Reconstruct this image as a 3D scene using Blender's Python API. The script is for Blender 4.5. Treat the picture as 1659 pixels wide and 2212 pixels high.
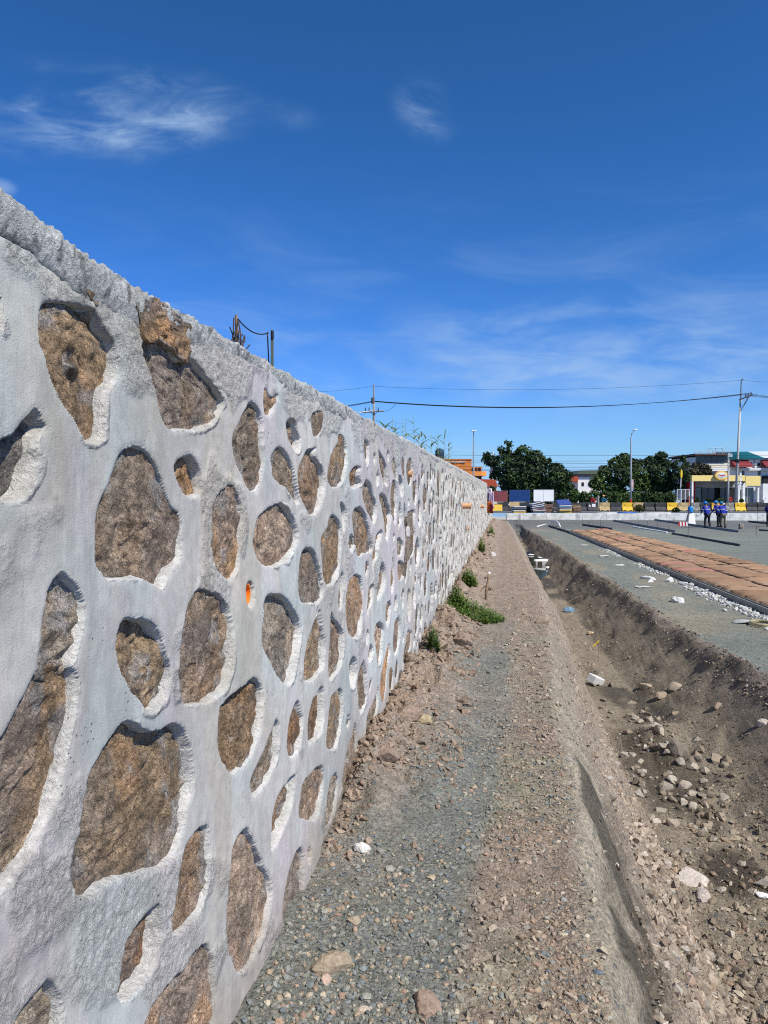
import bpy, bmesh, math, random
import numpy as np
from math import radians, sin, cos, tan, pi, sqrt, atan2
from mathutils import Vector, Matrix

random.seed(7)
RNG = np.random.default_rng(11)
SC = bpy.context.scene
COL = SC.collection
for o in list(bpy.data.objects):
    bpy.data.objects.remove(o)

# ---------------------------------------------------------------- camera
F, CX, CY = 1661.0, 829.5, 1106.0          # photograph measured at 1659 x 2212
YAW, PIT, EYE = radians(9.0), radians(-1.34), 1.62
FW = np.array([-sin(YAW) * cos(PIT), cos(YAW) * cos(PIT), sin(PIT)])
RT = np.array([cos(YAW), sin(YAW), 0.0])
UP = np.cross(RT, FW)
EYEP = np.array([0.0, 0.0, EYE])
cam_d = bpy.data.cameras.new('camera')
cam = bpy.data.objects.new('camera', cam_d)
COL.objects.link(cam)
cam_d.sensor_fit = 'HORIZONTAL'
cam_d.sensor_width = 36.0
cam_d.lens = 36.0 * F / 1659.0
cam_d.clip_start = 0.05
cam_d.clip_end = 6000
cam.location = EYEP
cam.rotation_euler = Matrix((RT, UP, -FW)).transposed().to_euler()
SC.camera = cam

# ---------------------------------------------------------------- light
SUN = np.array([0.60, -0.40, 0.80]); SUN /= np.linalg.norm(SUN)
sun_d = bpy.data.lights.new('sun', 'SUN')
sun_d.energy = 5.0
sun_d.angle = radians(0.53)
sun_d.color = (1.0, 0.95, 0.835)
sun = bpy.data.objects.new('sun', sun_d)
COL.objects.link(sun)
sun.rotation_euler = Vector(SUN).to_track_quat('Z', 'Y').to_euler()
SC.view_settings.view_transform = 'Standard'
SC.view_settings.look = 'None'
SC.view_settings.exposure = 0.15
SC.view_settings.gamma = 1.0
SC.view_settings.use_curve_mapping = False
SC.cycles.max_bounces = 6
SC.cycles.use_denoising = False
SC.cycles.filter_width = 1.1

W = bpy.data.worlds.new('World')
SC.world = W
W.use_nodes = True


class NT:
    """small helper round a node tree"""
    def __init__(self, tree):
        self.t = tree; self.n = tree.nodes; self.l = tree.links

    def new(self, kind, **kw):
        nd = self.n.new(kind)
        for k, v in kw.items():
            setattr(nd, k, v)
        return nd

    def put(self, sock, v):
        if v is None:
            return
        if isinstance(v, bpy.types.NodeSocket):
            self.l.new(v, sock)
        elif isinstance(v, (tuple, list)) and len(v) == 3 and sock.type == 'RGBA':
            sock.default_value = (*v, 1)
        else:
            sock.default_value = v

    def math(self, op, a, b=None, c=None, clamp=False):
        nd = self.new('ShaderNodeMath', operation=op); nd.use_clamp = clamp
        self.put(nd.inputs[0], a); self.put(nd.inputs[1], b); self.put(nd.inputs[2], c)
        return nd.outputs[0]

    def mix(self, f, a, b, blend='MIX'):
        nd = self.new('ShaderNodeMix', data_type='RGBA', blend_type=blend)
        self.put(nd.inputs[0], f); self.put(nd.inputs[6], a); self.put(nd.inputs[7], b)
        return nd.outputs[2]

    def noise(self, vec, scale, detail=4, rough=0.55, dist=0.0, out=0):
        nd = self.new('ShaderNodeTexNoise')
        self.put(nd.inputs['Vector'], vec)
        nd.inputs['Scale'].default_value = scale; nd.inputs['Detail'].default_value = detail
        nd.inputs['Roughness'].default_value = rough; nd.inputs['Distortion'].default_value = dist
        return nd.outputs[out]

    def voro(self, vec, scale, feature='F1', out=0):
        nd = self.new('ShaderNodeTexVoronoi', feature=feature)
        self.put(nd.inputs['Vector'], vec); nd.inputs['Scale'].default_value = scale
        return nd.outputs[out]

    def ramp(self, f, a, b, lo=0.0, hi=1.0):
        nd = self.new('ShaderNodeMapRange'); nd.clamp = True; nd.interpolation_type = 'SMOOTHSTEP'
        self.put(nd.inputs[0], f)
        nd.inputs[1].default_value = a; nd.inputs[2].default_value = b
        nd.inputs[3].default_value = lo; nd.inputs[4].default_value = hi
        return nd.outputs[0]

    def mapping(self, vec, scale=(1, 1, 1), rot=(0, 0, 0), loc=(0, 0, 0)):
        nd = self.new('ShaderNodeMapping'); self.put(nd.inputs[0], vec)
        nd.inputs[1].default_value = loc; nd.inputs[2].default_value = rot; nd.inputs[3].default_value = scale
        return nd.outputs[0]


def ray(px, py):
    return FW + RT * ((px - CX) / F) - UP * ((py - CY) / F)


def dep(px, py, d):
    return EYEP + ray(px, py) * d


def on_z(px, py, z):
    r = ray(px, py)
    return EYEP + r * ((z - EYE) / r[2])


WALLX = -0.82


def on_wall(px, py):
    r = ray(px, py)
    p = EYEP + r * (WALLX / r[0])
    return p[1], p[2]


def az_el(px, py):
    r = ray(px, py); r = r / np.linalg.norm(r)
    return atan2(r[0], r[1]), math.asin(r[2])


# sky: Nishita plus thin procedural cirrus
w = NT(W.node_tree)
w.n.clear()
sky = w.new('ShaderNodeTexSky', sky_type='NISHITA')
sky.sun_disc = False
sky.sun_elevation = math.asin(SUN[2])
sky.sun_rotation = atan2(SUN[0], SUN[1])
sky.altitude = 50
sky.air_density = 1.0
sky.dust_density = 0.35
sky.ozone_density = 3.0
hsv = w.new('ShaderNodeHueSaturation')
hsv.inputs['Saturation'].default_value = 1.22
hsv.inputs['Hue'].default_value = 0.503
hsv.inputs['Value'].default_value = 0.97
w.l.new(sky.outputs[0], hsv.inputs['Color'])
sr = w.new('ShaderNodeSeparateColor'); w.l.new(hsv.outputs[0], sr.inputs[0])
cr_ = w.new('ShaderNodeCombineColor')
for i_, (a_, g_) in enumerate(((.50, 1.0), (.92, 1.0), (1.93, 1.40))):      # deep tropical blue, as the photograph's clear dry air
    q_ = w.math('MULTIPLY', w.math('MINIMUM', sr.outputs[i_], 9.0), 0.1)
    w.l.new(w.math('MULTIPLY', w.math('POWER', q_, g_), 10 * a_), cr_.inputs[i_])
g_out, b_out = cr_.inputs[1].links[0].from_socket, cr_.inputs[2].links[0].from_socket
w.l.new(w.math('MAXIMUM', b_out, w.math('MULTIPLY', g_out, 1.62)), cr_.inputs[2])
SKYC = cr_.outputs[0]
gen = w.new('ShaderNodeTexCoord').outputs['Generated']
sep = w.new('ShaderNodeSeparateXYZ'); w.l.new(gen, sep.inputs[0])
AZ = w.math('ARCTAN2', sep.outputs[0], sep.outputs[1])
EL = w.math('ARCSINE', sep.outputs[2])
comb = w.new('ShaderNodeCombineXYZ'); w.l.new(AZ, comb.inputs[0]); w.l.new(EL, comb.inputs[1])
ang = comb.outputs[0]


def wisp(px, py, wx, wy, tilt, seed, gain, lo=0.42, hi=0.8):
    a0, e0 = az_el(px, py)
    m = w.mapping(ang, loc=(-a0, -e0, 0)); m.node.vector_type = 'POINT'
    r = w.mapping(m, rot=(0, 0, tilt))
    s = w.mapping(r, scale=(1 / wx, 1 / wy, 1))
    ln = w.new('ShaderNodeVectorMath', operation='LENGTH'); w.l.new(s, ln.inputs[0])
    mask = w.ramp(ln.outputs['Value'], 1.0, 0.15)
    n = w.noise(w.mapping(r, scale=(8, 30, 1), loc=(seed, seed * 1.7, seed)), 1.4, 9, 0.62, 0.6)
    n2 = w.noise(w.mapping(r, scale=(5, 13, 1), loc=(seed + 3, seed * 1.3, 0)), 1.5, 5, 0.55, 0.4)
    v = w.math('MULTIPLY', w.ramp(n, lo, hi), w.ramp(n2, 0.3, 0.7))
    return w.math('MULTIPLY', w.math('MULTIPLY', mask, v), gain * .58)


c = wisp(200, 246, 0.24, 0.06, radians(-7), 3.1, 1.4, 0.3, 0.75)
c = w.math('ADD', c, wisp(360, 268, 0.12, 0.035, radians(-8), 6.4, 1.25, 0.3, 0.75))
c = w.math('ADD', c, wisp(918, 238, 0.055, 0.04, radians(24), 9.2, 0.95, 0.3, 0.75))
c = w.math('ADD', c, wisp(600, 246, 0.07, 0.02, radians(6), 2.2, 0.35, 0.3, 0.75))
c = w.math('ADD', c, wisp(2, 404, 0.022, 0.012, 0, 1.2, 0.8, 0.2, 0.6))
c = w.math('ADD', c, wisp(1330, 770, 0.45, 0.10, radians(3), 5.5, 1.0, 0.15, 0.7))
cov = w.noise(w.mapping(ang, scale=(2.2, 9, 1), rot=(0, 0, 0.08), loc=(4.2, 1.3, 0)), 1.7, 8, 0.6, 0.8)
low = w.ramp(EL, 0.42, 0.06)
glob = w.math('MULTIPLY', w.math('MULTIPLY', w.ramp(cov, 0.42, 0.8), low), 0.40)
c = w.math('ADD', c, glob)
c = w.math('MINIMUM', c, 0.85)
SKYC = w.mix(w.ramp(EL, 0.17, 0.0, 0.0, 0.42), SKYC, (4.2, 6.9, 9.9))      # pale low haze all round the horizon
skycol = w.mix(c, SKYC, (4.4, 6.2, 8.7))
bg = w.new('ShaderNodeBackground')
w.l.new(skycol, bg.inputs[0])
bg.inputs[1].default_value = 0.09
wo = w.new('ShaderNodeOutputWorld'); w.l.new(bg.outputs[0], wo.inputs[0])


# ---------------------------------------------------------------- numpy noise
def _h(ix, iy, iz, seed):
    n = (ix.astype(np.int64) * 73856093) ^ (iy.astype(np.int64) * 19349663) ^ (iz.astype(np.int64) * 83492791) ^ (seed * 2654435761 & 0xffffffff)
    n = n & 0xffffffff
    n = ((n ^ (n >> 16)) * 0x45d9f3b) & 0xffffffff
    n = ((n ^ (n >> 16)) * 0x45d9f3b) & 0xffffffff
    n = n ^ (n >> 16)
    return (n & 0xffff) / 32767.5 - 1.0


def vnoise(x, y, z=0.0, seed=0):
    x, y, z = np.broadcast_arrays(np.asarray(x, float), np.asarray(y, float), np.asarray(z, float))
    fx, fy, fz = np.floor(x), np.floor(y), np.floor(z)
    tx, ty, tz = x - fx, y - fy, z - fz
    ix, iy, iz = fx.astype(np.int64), fy.astype(np.int64), fz.astype(np.int64)
    q = lambda t: t * t * t * (t * (t * 6 - 15) + 10)
    tx, ty, tz = q(tx), q(ty), q(tz)
    flat = not np.any(iz != 0) and not np.any(tz)
    def layer(k):
        a = _h(ix, iy, iz + k, seed); b = _h(ix + 1, iy, iz + k, seed)
        c_ = _h(ix, iy + 1, iz + k, seed); d = _h(ix + 1, iy + 1, iz + k, seed)
        return (a + (b - a) * tx) * (1 - ty) + (c_ + (d - c_) * tx) * ty
    l0 = layer(0)
    if flat:
        return l0
    return l0 + (layer(1) - l0) * tz


def fbm(x, y, z=0.0, octv=4, seed=0, gain=0.5):
    s, a, tot = 0.0, 1.0, 0.0
    for i in range(octv):
        k = 2.03 ** i
        s = s + a * vnoise(np.asarray(x) * k + i * 17.3, np.asarray(y) * k - i * 9.1, np.asarray(z) * k, seed + i)
        tot += a; a *= gain
    return s / tot


def sstep(a, b, x):
    t = np.clip((x - a) / (b - a), 0, 1)
    return t * t * (3 - 2 * t)


# ---------------------------------------------------------------- mesh helpers
def np_mesh(name, V, faces, smooth=True, attrs=None):
    """V (n,3); faces (m,k) array of equal length polygons"""
    me = bpy.data.meshes.new(name)
    V = np.ascontiguousarray(V, dtype=np.float32); Fa = np.ascontiguousarray(faces, dtype=np.int32)
    m, k = Fa.shape
    me.vertices.add(len(V)); me.vertices.foreach_set('co', V.ravel())
    me.loops.add(m * k); me.loops.foreach_set('vertex_index', Fa.ravel())
    me.polygons.add(m)
    me.polygons.foreach_set('loop_start', np.arange(0, m * k, k, dtype=np.int32))
    me.polygons.foreach_set('use_smooth', np.full(m, smooth, dtype=bool))
    me.update(calc_edges=True)
    for an, arr in (attrs or {}).items():
        at = me.attributes.new(an, 'FLOAT_COLOR', 'POINT')
        arr = np.asarray(arr, dtype=np.float32)
        if arr.shape[1] == 3:
            arr = np.concatenate([arr, np.ones((len(arr), 1), np.float32)], 1)
        at.data.foreach_set('color', np.ascontiguousarray(arr).ravel())
    return me


def grid_faces(nr, nc):
    i = np.arange(nr * nc).reshape(nr, nc)
    return np.stack([i[:-1, :-1], i[:-1, 1:], i[1:, 1:], i[1:, :-1]], -1).reshape(-1, 4)


def link(name, me, mat=None, parent=None, loc=None):
    o = bpy.data.objects.new(name, me)
    COL.objects.link(o)
    if mat is not None and me is not None:
        if len(me.materials) == 0:
            me.materials.append(mat)
    if parent is not None:
        o.parent = parent
    if loc is not None:
        o.location = loc
    return o


def tag(o, label=None, cat=None, group=None, kind=None):
    if label: o['label'] = label
    if cat: o['category'] = cat
    if group: o['group'] = group
    if kind: o['kind'] = kind
    return o


def empty(name, loc=(0, 0, 0), rz=0.0, label=None, cat=None, group=None):
    o = bpy.data.objects.new(name, None)
    COL.objects.link(o)
    o.empty_display_size = 0.1
    o.location = loc; o.rotation_euler = (0, 0, rz)
    return tag(o, label, cat, group)


class MB:
    def __init__(self):
        self.v = []; self.f = []

    def add(self, verts, faces):
        b = len(self.v)
        self.v += [tuple(p) for p in verts]
        self.f += [tuple(i + b for i in f) for f in faces]
        return self

    def box(self, c, s, rz=0.0, taper=1.0, rx=0.0, ry=0.0):
        M = Matrix.Rotation(rz, 4, 'Z') @ Matrix.Rotation(ry, 4, 'Y') @ Matrix.Rotation(rx, 4, 'X')
        vs = []
        for z in (-.5, .5):
            k = taper if z > 0 else 1.0
            for x, y in ((-.5, -.5), (.5, -.5), (.5, .5), (-.5, .5)):
                p = M @ Vector((x * s[0] * k, y * s[1] * k, z * s[2]))
                vs.append((p.x + c[0], p.y + c[1], p.z + c[2]))
        return self.add(vs, [(3, 2, 1, 0), (4, 5, 6, 7), (0, 1, 5, 4), (1, 2, 6, 5), (2, 3, 7, 6), (3, 0, 4, 7)])

    def tube(self, pts, r, n=8, caps=True):
        pts = [Vector(p) for p in pts]
        rs = r if isinstance(r, (list, tuple)) else [r] * len(pts)
        rings = []
        for i, p in enumerate(pts):
            d = (pts[min(i + 1, len(pts) - 1)] - pts[max(i - 1, 0)])
            d = d.normalized() if d.length > 0 else Vector((0, 0, 1))
            a = d.cross(Vector((0, 0, 1)) if abs(d.z) < .95 else Vector((1, 0, 0))).normalized()
            b = d.cross(a)
            rings.append([p + (a * cos(2 * pi * k / n) + b * sin(2 * pi * k / n)) * rs[i] for k in range(n)])
        vs = [q for ring in rings for q in ring]
        fs = [(i * n + k, i * n + (k + 1) % n, (i + 1) * n + (k + 1) % n, (i + 1) * n + k)
              for i in range(len(pts) - 1) for k in range(n)]
        if caps:
            fs.append(tuple(range(n))[::-1]); fs.append(tuple((len(pts) - 1) * n + k for k in range(n)))
        return self.add(vs, fs)

    def lathe(self, prof, c=(0, 0, 0), n=16, sx=1.0, sy=1.0):
        vs = [(c[0] + r * cos(2 * pi * k / n) * sx, c[1] + r * sin(2 * pi * k / n) * sy, c[2] + z) for r, z in prof for k in range(n)]
        fs = [(i * n + k, i * n + (k + 1) % n, (i + 1) * n + (k + 1) % n, (i + 1) * n + k)
              for i in range(len(prof) - 1) for k in range(n)]
        fs.append(tuple(range(n))[::-1]); fs.append(tuple((len(prof) - 1) * n + k for k in range(n)))
        return self.add(vs, fs)

    def prism(self, poly, y0, y1):
        """polygon in x,z extruded along y"""
        n = len(poly)
        vs = [(x, y0, z) for x, z in poly] + [(x, y1, z) for x, z in poly]
        fs = [tuple(range(n)), tuple(range(n, 2 * n))[::-1]] + [(i, n + i, n + (i + 1) % n, (i + 1) % n) for i in range(n)]
        return self.add(vs, fs)

    def quad(self, a, b, c_, d):
        return self.add([a, b, c_, d], [(0, 1, 2, 3)])

    def build(self, name, mat, parent=None, smooth=False, loc=None, bevel=0.0):
        me = bpy.data.meshes.new(name)
        me.from_pydata([tuple(p) for p in self.v], [], self.f)
        bm = bmesh.new(); bm.from_mesh(me)
        bmesh.ops.recalc_face_normals(bm, faces=bm.faces)
        if bevel:
            bmesh.ops.bevel(bm, geom=list(bm.edges), offset=bevel, segments=1, affect='EDGES')
        bm.to_mesh(me); bm.free()
        if smooth:
            me.polygons.foreach_set('use_smooth', [True] * len(me.polygons))
        return link(name, me, mat, parent, loc)


# ---------------------------------------------------------------- materials
MATS = {}


def mat(name, color, rough=0.85, var=0.12, scale=6.0, bump=0.0, bscale=40.0, spec=0.25, metal=0.0, dirt=0.0, dirtcol=(0.2, 0.16, 0.12), detail=4):
    if name in MATS:
        return MATS[name]
    m = bpy.data.materials.new(name); m.use_nodes = True
    t = NT(m.node_tree); b = t.n['Principled BSDF']
    obj = t.new('ShaderNodeTexCoord').outputs['Object']
    n = t.noise(obj, scale, detail, 0.6)
    k = t.ramp(n, 0.25, 0.75, 1 - var, 1 + var)
    colr = t.mix(1.0, color, None, 'MULTIPLY')
    mixn = colr.node
    cc = t.new('ShaderNodeCombineColor')
    for i in range(3):
        t.l.new(k, cc.inputs[i])
    t.l.new(cc.outputs[0], mixn.inputs[7])
    if dirt:
        dn = t.noise(obj, scale * 0.6, 6, 0.65, 0.5)
        colr = t.mix(t.ramp(dn, 0.62 - dirt * 0.35, 0.78), colr, dirtcol)
    t.l.new(colr, b.inputs['Base Color'])
    b.inputs['Roughness'].default_value = rough
    b.inputs['Specular IOR Level'].default_value = spec
    b.inputs['Metallic'].default_value = metal
    if bump:
        bp = t.new('ShaderNodeBump'); bp.inputs['Strength'].default_value = bump; bp.inputs['Distance'].default_value = 0.01
        t.l.new(t.noise(obj, bscale, 5, 0.65), bp.inputs['Height'])
        t.l.new(bp.outputs[0], b.inputs['Normal'])
    MATS[name] = m
    return m


def mat_attr(name, kind):
    """materials whose base colour comes from the colour attribute 'col' of the mesh"""
    m = bpy.data.materials.new(name); m.use_nodes = True
    t = NT(m.node_tree); b = t.n['Principled BSDF']
    at = t.new('ShaderNodeAttribute'); at.attribute_name = 'col'
    colr = at.outputs['Color']
    pos = t.new('ShaderNodeNewGeometry').outputs['Position']
    b.inputs['Specular IOR Level'].default_value = 0.2
    b.inputs['Roughness'].default_value = 0.92

    def mul(k, colr):
        cc = t.new('ShaderNodeCombineColor')
        for i in range(3):
            t.put(cc.inputs[i], k)
        return t.mix(1.0, colr, cc.outputs[0], 'MULTIPLY')

    def bump(h, dist, nrm=None, strength=1.0):
        bp = t.new('ShaderNodeBump'); bp.inputs['Distance'].default_value = dist; bp.inputs['Strength'].default_value = strength
        t.l.new(h, bp.inputs['Height'])
        if nrm is not None:
            t.l.new(nrm, bp.inputs['Normal'])
        return bp.outputs[0]
    if kind == 'stone':
        fol = t.mapping(pos, scale=(1, 1, 1.0), rot=(0.5, 0, 0))
        n1 = t.noise(pos, 22, 6, 0.68, 0.6)
        n2 = t.noise(t.mapping(fol, scale=(130, 95, 190)), 1.0, 6, 0.75, 1.0)
        n3 = t.noise(pos, 7, 3, 0.5)
        colr = mul(t.ramp(n1, 0.28, 0.72, 0.45, 1.45), colr)
        colr = mul(t.ramp(n2, 0.32, 0.68, 0.42, 1.65), colr)
        grey = t.mix(t.ramp(n3, 0.45, 0.7, 0.0, 0.65), colr, None)
        t.l.new(mul(0.8, t.mix(0.75, colr, (0.20, 0.175, 0.15))), grey.node.inputs[7])
        colr = grey
        v = t.voro(pos, 130)
        fleck = t.math('MULTIPLY', t.ramp(v, 0.32, 0.16), t.ramp(t.noise(pos, 60, 2), 0.5, 0.62))
        colr = t.mix(t.math('MULTIPLY', fleck, 0.75), colr, (0.60, 0.50, 0.39))
        v2 = t.voro(pos, 85)
        dk = t.math('MULTIPLY', t.ramp(v2, 0.35, 0.18), t.ramp(t.noise(pos, 40, 2), 0.55, 0.66))
        colr = t.mix(t.math('MULTIPLY', dk, 0.7), colr, (0.05, 0.038, 0.03))
        nr = bump(n1, 0.032)
        nr = bump(n2, 0.018, nr)
        nr = bump(t.noise(pos, 320, 3, 0.7), 0.0022, nr)
        t.l.new(nr, b.inputs['Normal'])
    elif kind == 'mortar':
        a = at.outputs['Alpha']                     # 0 = trowelled, 1 = crumbly
        n1 = t.noise(pos, 30, 6, 0.65, 0.3)
        n2 = t.noise(t.mapping(pos, scale=(1, 1, 0.35)), 9, 5, 0.6, 0.8)
        colr = mul(t.ramp(n1, 0.25, 0.75, 0.88, 1.1), colr)
        colr = mul(t.ramp(n2, 0.3, 0.7, 0.87, 1.1), colr)
        pit = t.math('MULTIPLY', t.ramp(t.voro(pos, 60), 0.2, 0.07), t.ramp(t.noise(pos, 7, 3), 0.56, 0.66))
        colr = t.mix(t.math('MULTIPLY', pit, 0.7), colr, (0.12, 0.115, 0.11))
        crack = t.voro(t.mix(0.35, pos, t.noise(pos, 9, 4, 0.6, 0, 1)), 4.3, 'DISTANCE_TO_EDGE')
        ck = t.math('MULTIPLY', t.ramp(crack, 0.006, 0.0015), t.ramp(t.noise(pos, 3.1, 2), 0.57, 0.63))
        colr = t.mix(t.math('MULTIPLY', ck, 0.5), colr, (0.12, 0.11, 0.105))
        fine = t.noise(pos, 260, 4, 0.7)
        rough = t.noise(pos, 75, 5, 0.72, 0.4)
        nr = bump(t.noise(pos, 12, 3, 0.5), 0.003)
        nr = bump(fine, 0.0016, nr)
        sc = t.noise(t.mapping(pos, scale=(30, 75, 12), rot=(0.25, 0, 0)), 1.0, 4, 0.6, 0.6)
        nr = bump(sc, 0.0018, nr)
        nr = bump(t.math('MULTIPLY', rough, a), 0.018, nr)
        nr = bump(t.math('MULTIPLY', pit, -1.0), 0.004, nr)
        t.l.new(nr, b.inputs['Normal'])
        b.inputs['Roughness'].default_value = 0.9
    elif kind == 'ground':
        a = at.outputs['Alpha']                     # 1 = dry, 0 = wet
        n1 = t.noise(pos, 55, 6, 0.7, 0.2)
        n2 = t.noise(pos, 6, 5, 0.6, 0.4)
        v = t.new('ShaderNodeTexVoronoi'); v.inputs['Scale'].default_value = 62; t.l.new(pos, v.inputs['Vector'])
        vb = t.new('ShaderNodeTexVoronoi'); vb.inputs['Scale'].default_value = 24; t.l.new(pos, vb.inputs['Vector'])
        sepc = t.new('ShaderNodeSeparateColor'); t.l.new(v.outputs['Color'], sepc.inputs[0])
        sepb = t.new('ShaderNodeSeparateColor'); t.l.new(vb.outputs['Color'], sepb.inputs[0])
        colr = mul(t.ramp(n1, 0.25, 0.75, 0.68, 1.28), colr)
        colr = mul(t.ramp(n2, 0.3, 0.7, 0.86, 1.12), colr)
        colr = mul(t.ramp(sepc.outputs[0], 0.0, 1.0, 0.80, 1.2), colr)
        peb = t.math('MULTIPLY', t.ramp(vb.outputs['Distance'], 0.40, 0.30), t.ramp(sepb.outputs[1], 0.62, 0.70))
        pebc = t.mix(t.ramp(sepb.outputs[2], 0.2, 0.8), (0.13, 0.15, 0.155), (0.36, 0.31, 0.245))
        colr = t.mix(t.math('MULTIPLY', t.math('MULTIPLY', peb, 0.75), a), colr, pebc)
        nr = bump(n1, 0.02)
        nr = bump(t.ramp(v.outputs['Distance'], 0.0, 0.5, 1.0, 0.0), 0.006, nr)
        nr = bump(t.math('MULTIPLY', peb, a), 0.010, nr)
        t.l.new(nr, b.inputs['Normal'])
        t.l.new(t.ramp(a, 0.0, 1.0, 0.62, 0.95), b.inputs['Roughness'])
    elif kind == 'rock':
        n1 = t.noise(pos, 60, 5, 0.65)
        colr = mul(t.ramp(n1, 0.25, 0.75, 0.72, 1.25), colr)
        t.l.new(bump(n1, 0.006), b.inputs['Normal'])
    elif kind in ('leaf', 'blade'):
        colr = mul(t.ramp(t.noise(pos, 2.0, 3), 0.3, 0.7, 0.8, 1.2), colr)
        b.inputs['Roughness'].default_value = 0.55
        b.inputs['Specular IOR Level'].default_value = 0.3
        b.inputs['Subsurface Weight'].default_value = 0.0
        try:
            b.inputs['Transmission Weight'].default_value = 0.0
        except KeyError:
            pass
    t.l.new(colr, b.inputs['Base Color'])
    if kind == 'blade':
        tr = t.new('ShaderNodeBsdfTranslucent'); t.l.new(colr, tr.inputs[0])
        mx = t.new('ShaderNodeMixShader'); mx.inputs[0].default_value = 0.4
        t.l.new(b.outputs[0], mx.inputs[1]); t.l.new(tr.outputs[0], mx.inputs[2])
        t.l.new(mx.outputs[0], t.n['Material Output'].inputs[0])
    return m


M_STONE = mat_attr('rough_brown_stone', 'stone')
M_MORTAR = mat_attr('grey_mortar', 'mortar')
M_GROUND = mat_attr('dirt_and_gravel', 'ground')
M_ROCK = mat_attr('loose_rock', 'rock')
M_LEAF = mat_attr('leaf', 'leaf')
# ================================================================ THE STONE WALL
WALL_H, WALL_STEP, WALL_END, LOW_H = 2.075, 34.6, 48.6, 0.74

CROPS = {'A': (0, 700, 1.508), 'B': (0, 1850, 1.508), 'C': (0, 2832, 1.3825), 'D': (500, 1000, 2.074),
         'E': (1200, 1700, 2.764), 'G': (900, 2300, 2.2117), 'F': (1200, 2400, 2.764), 'S': (900, 1500, 1.58)}
OCH, BRN, GRB, PNK, DRK, ORG, RUS = ((.345, .245, .155), (.315, .235, .168), (.31, .26, .205), (.385, .285, .212),
                                     (.20, .165, .135), (.52, .32, .175), (.30, .175, .10))
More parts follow.
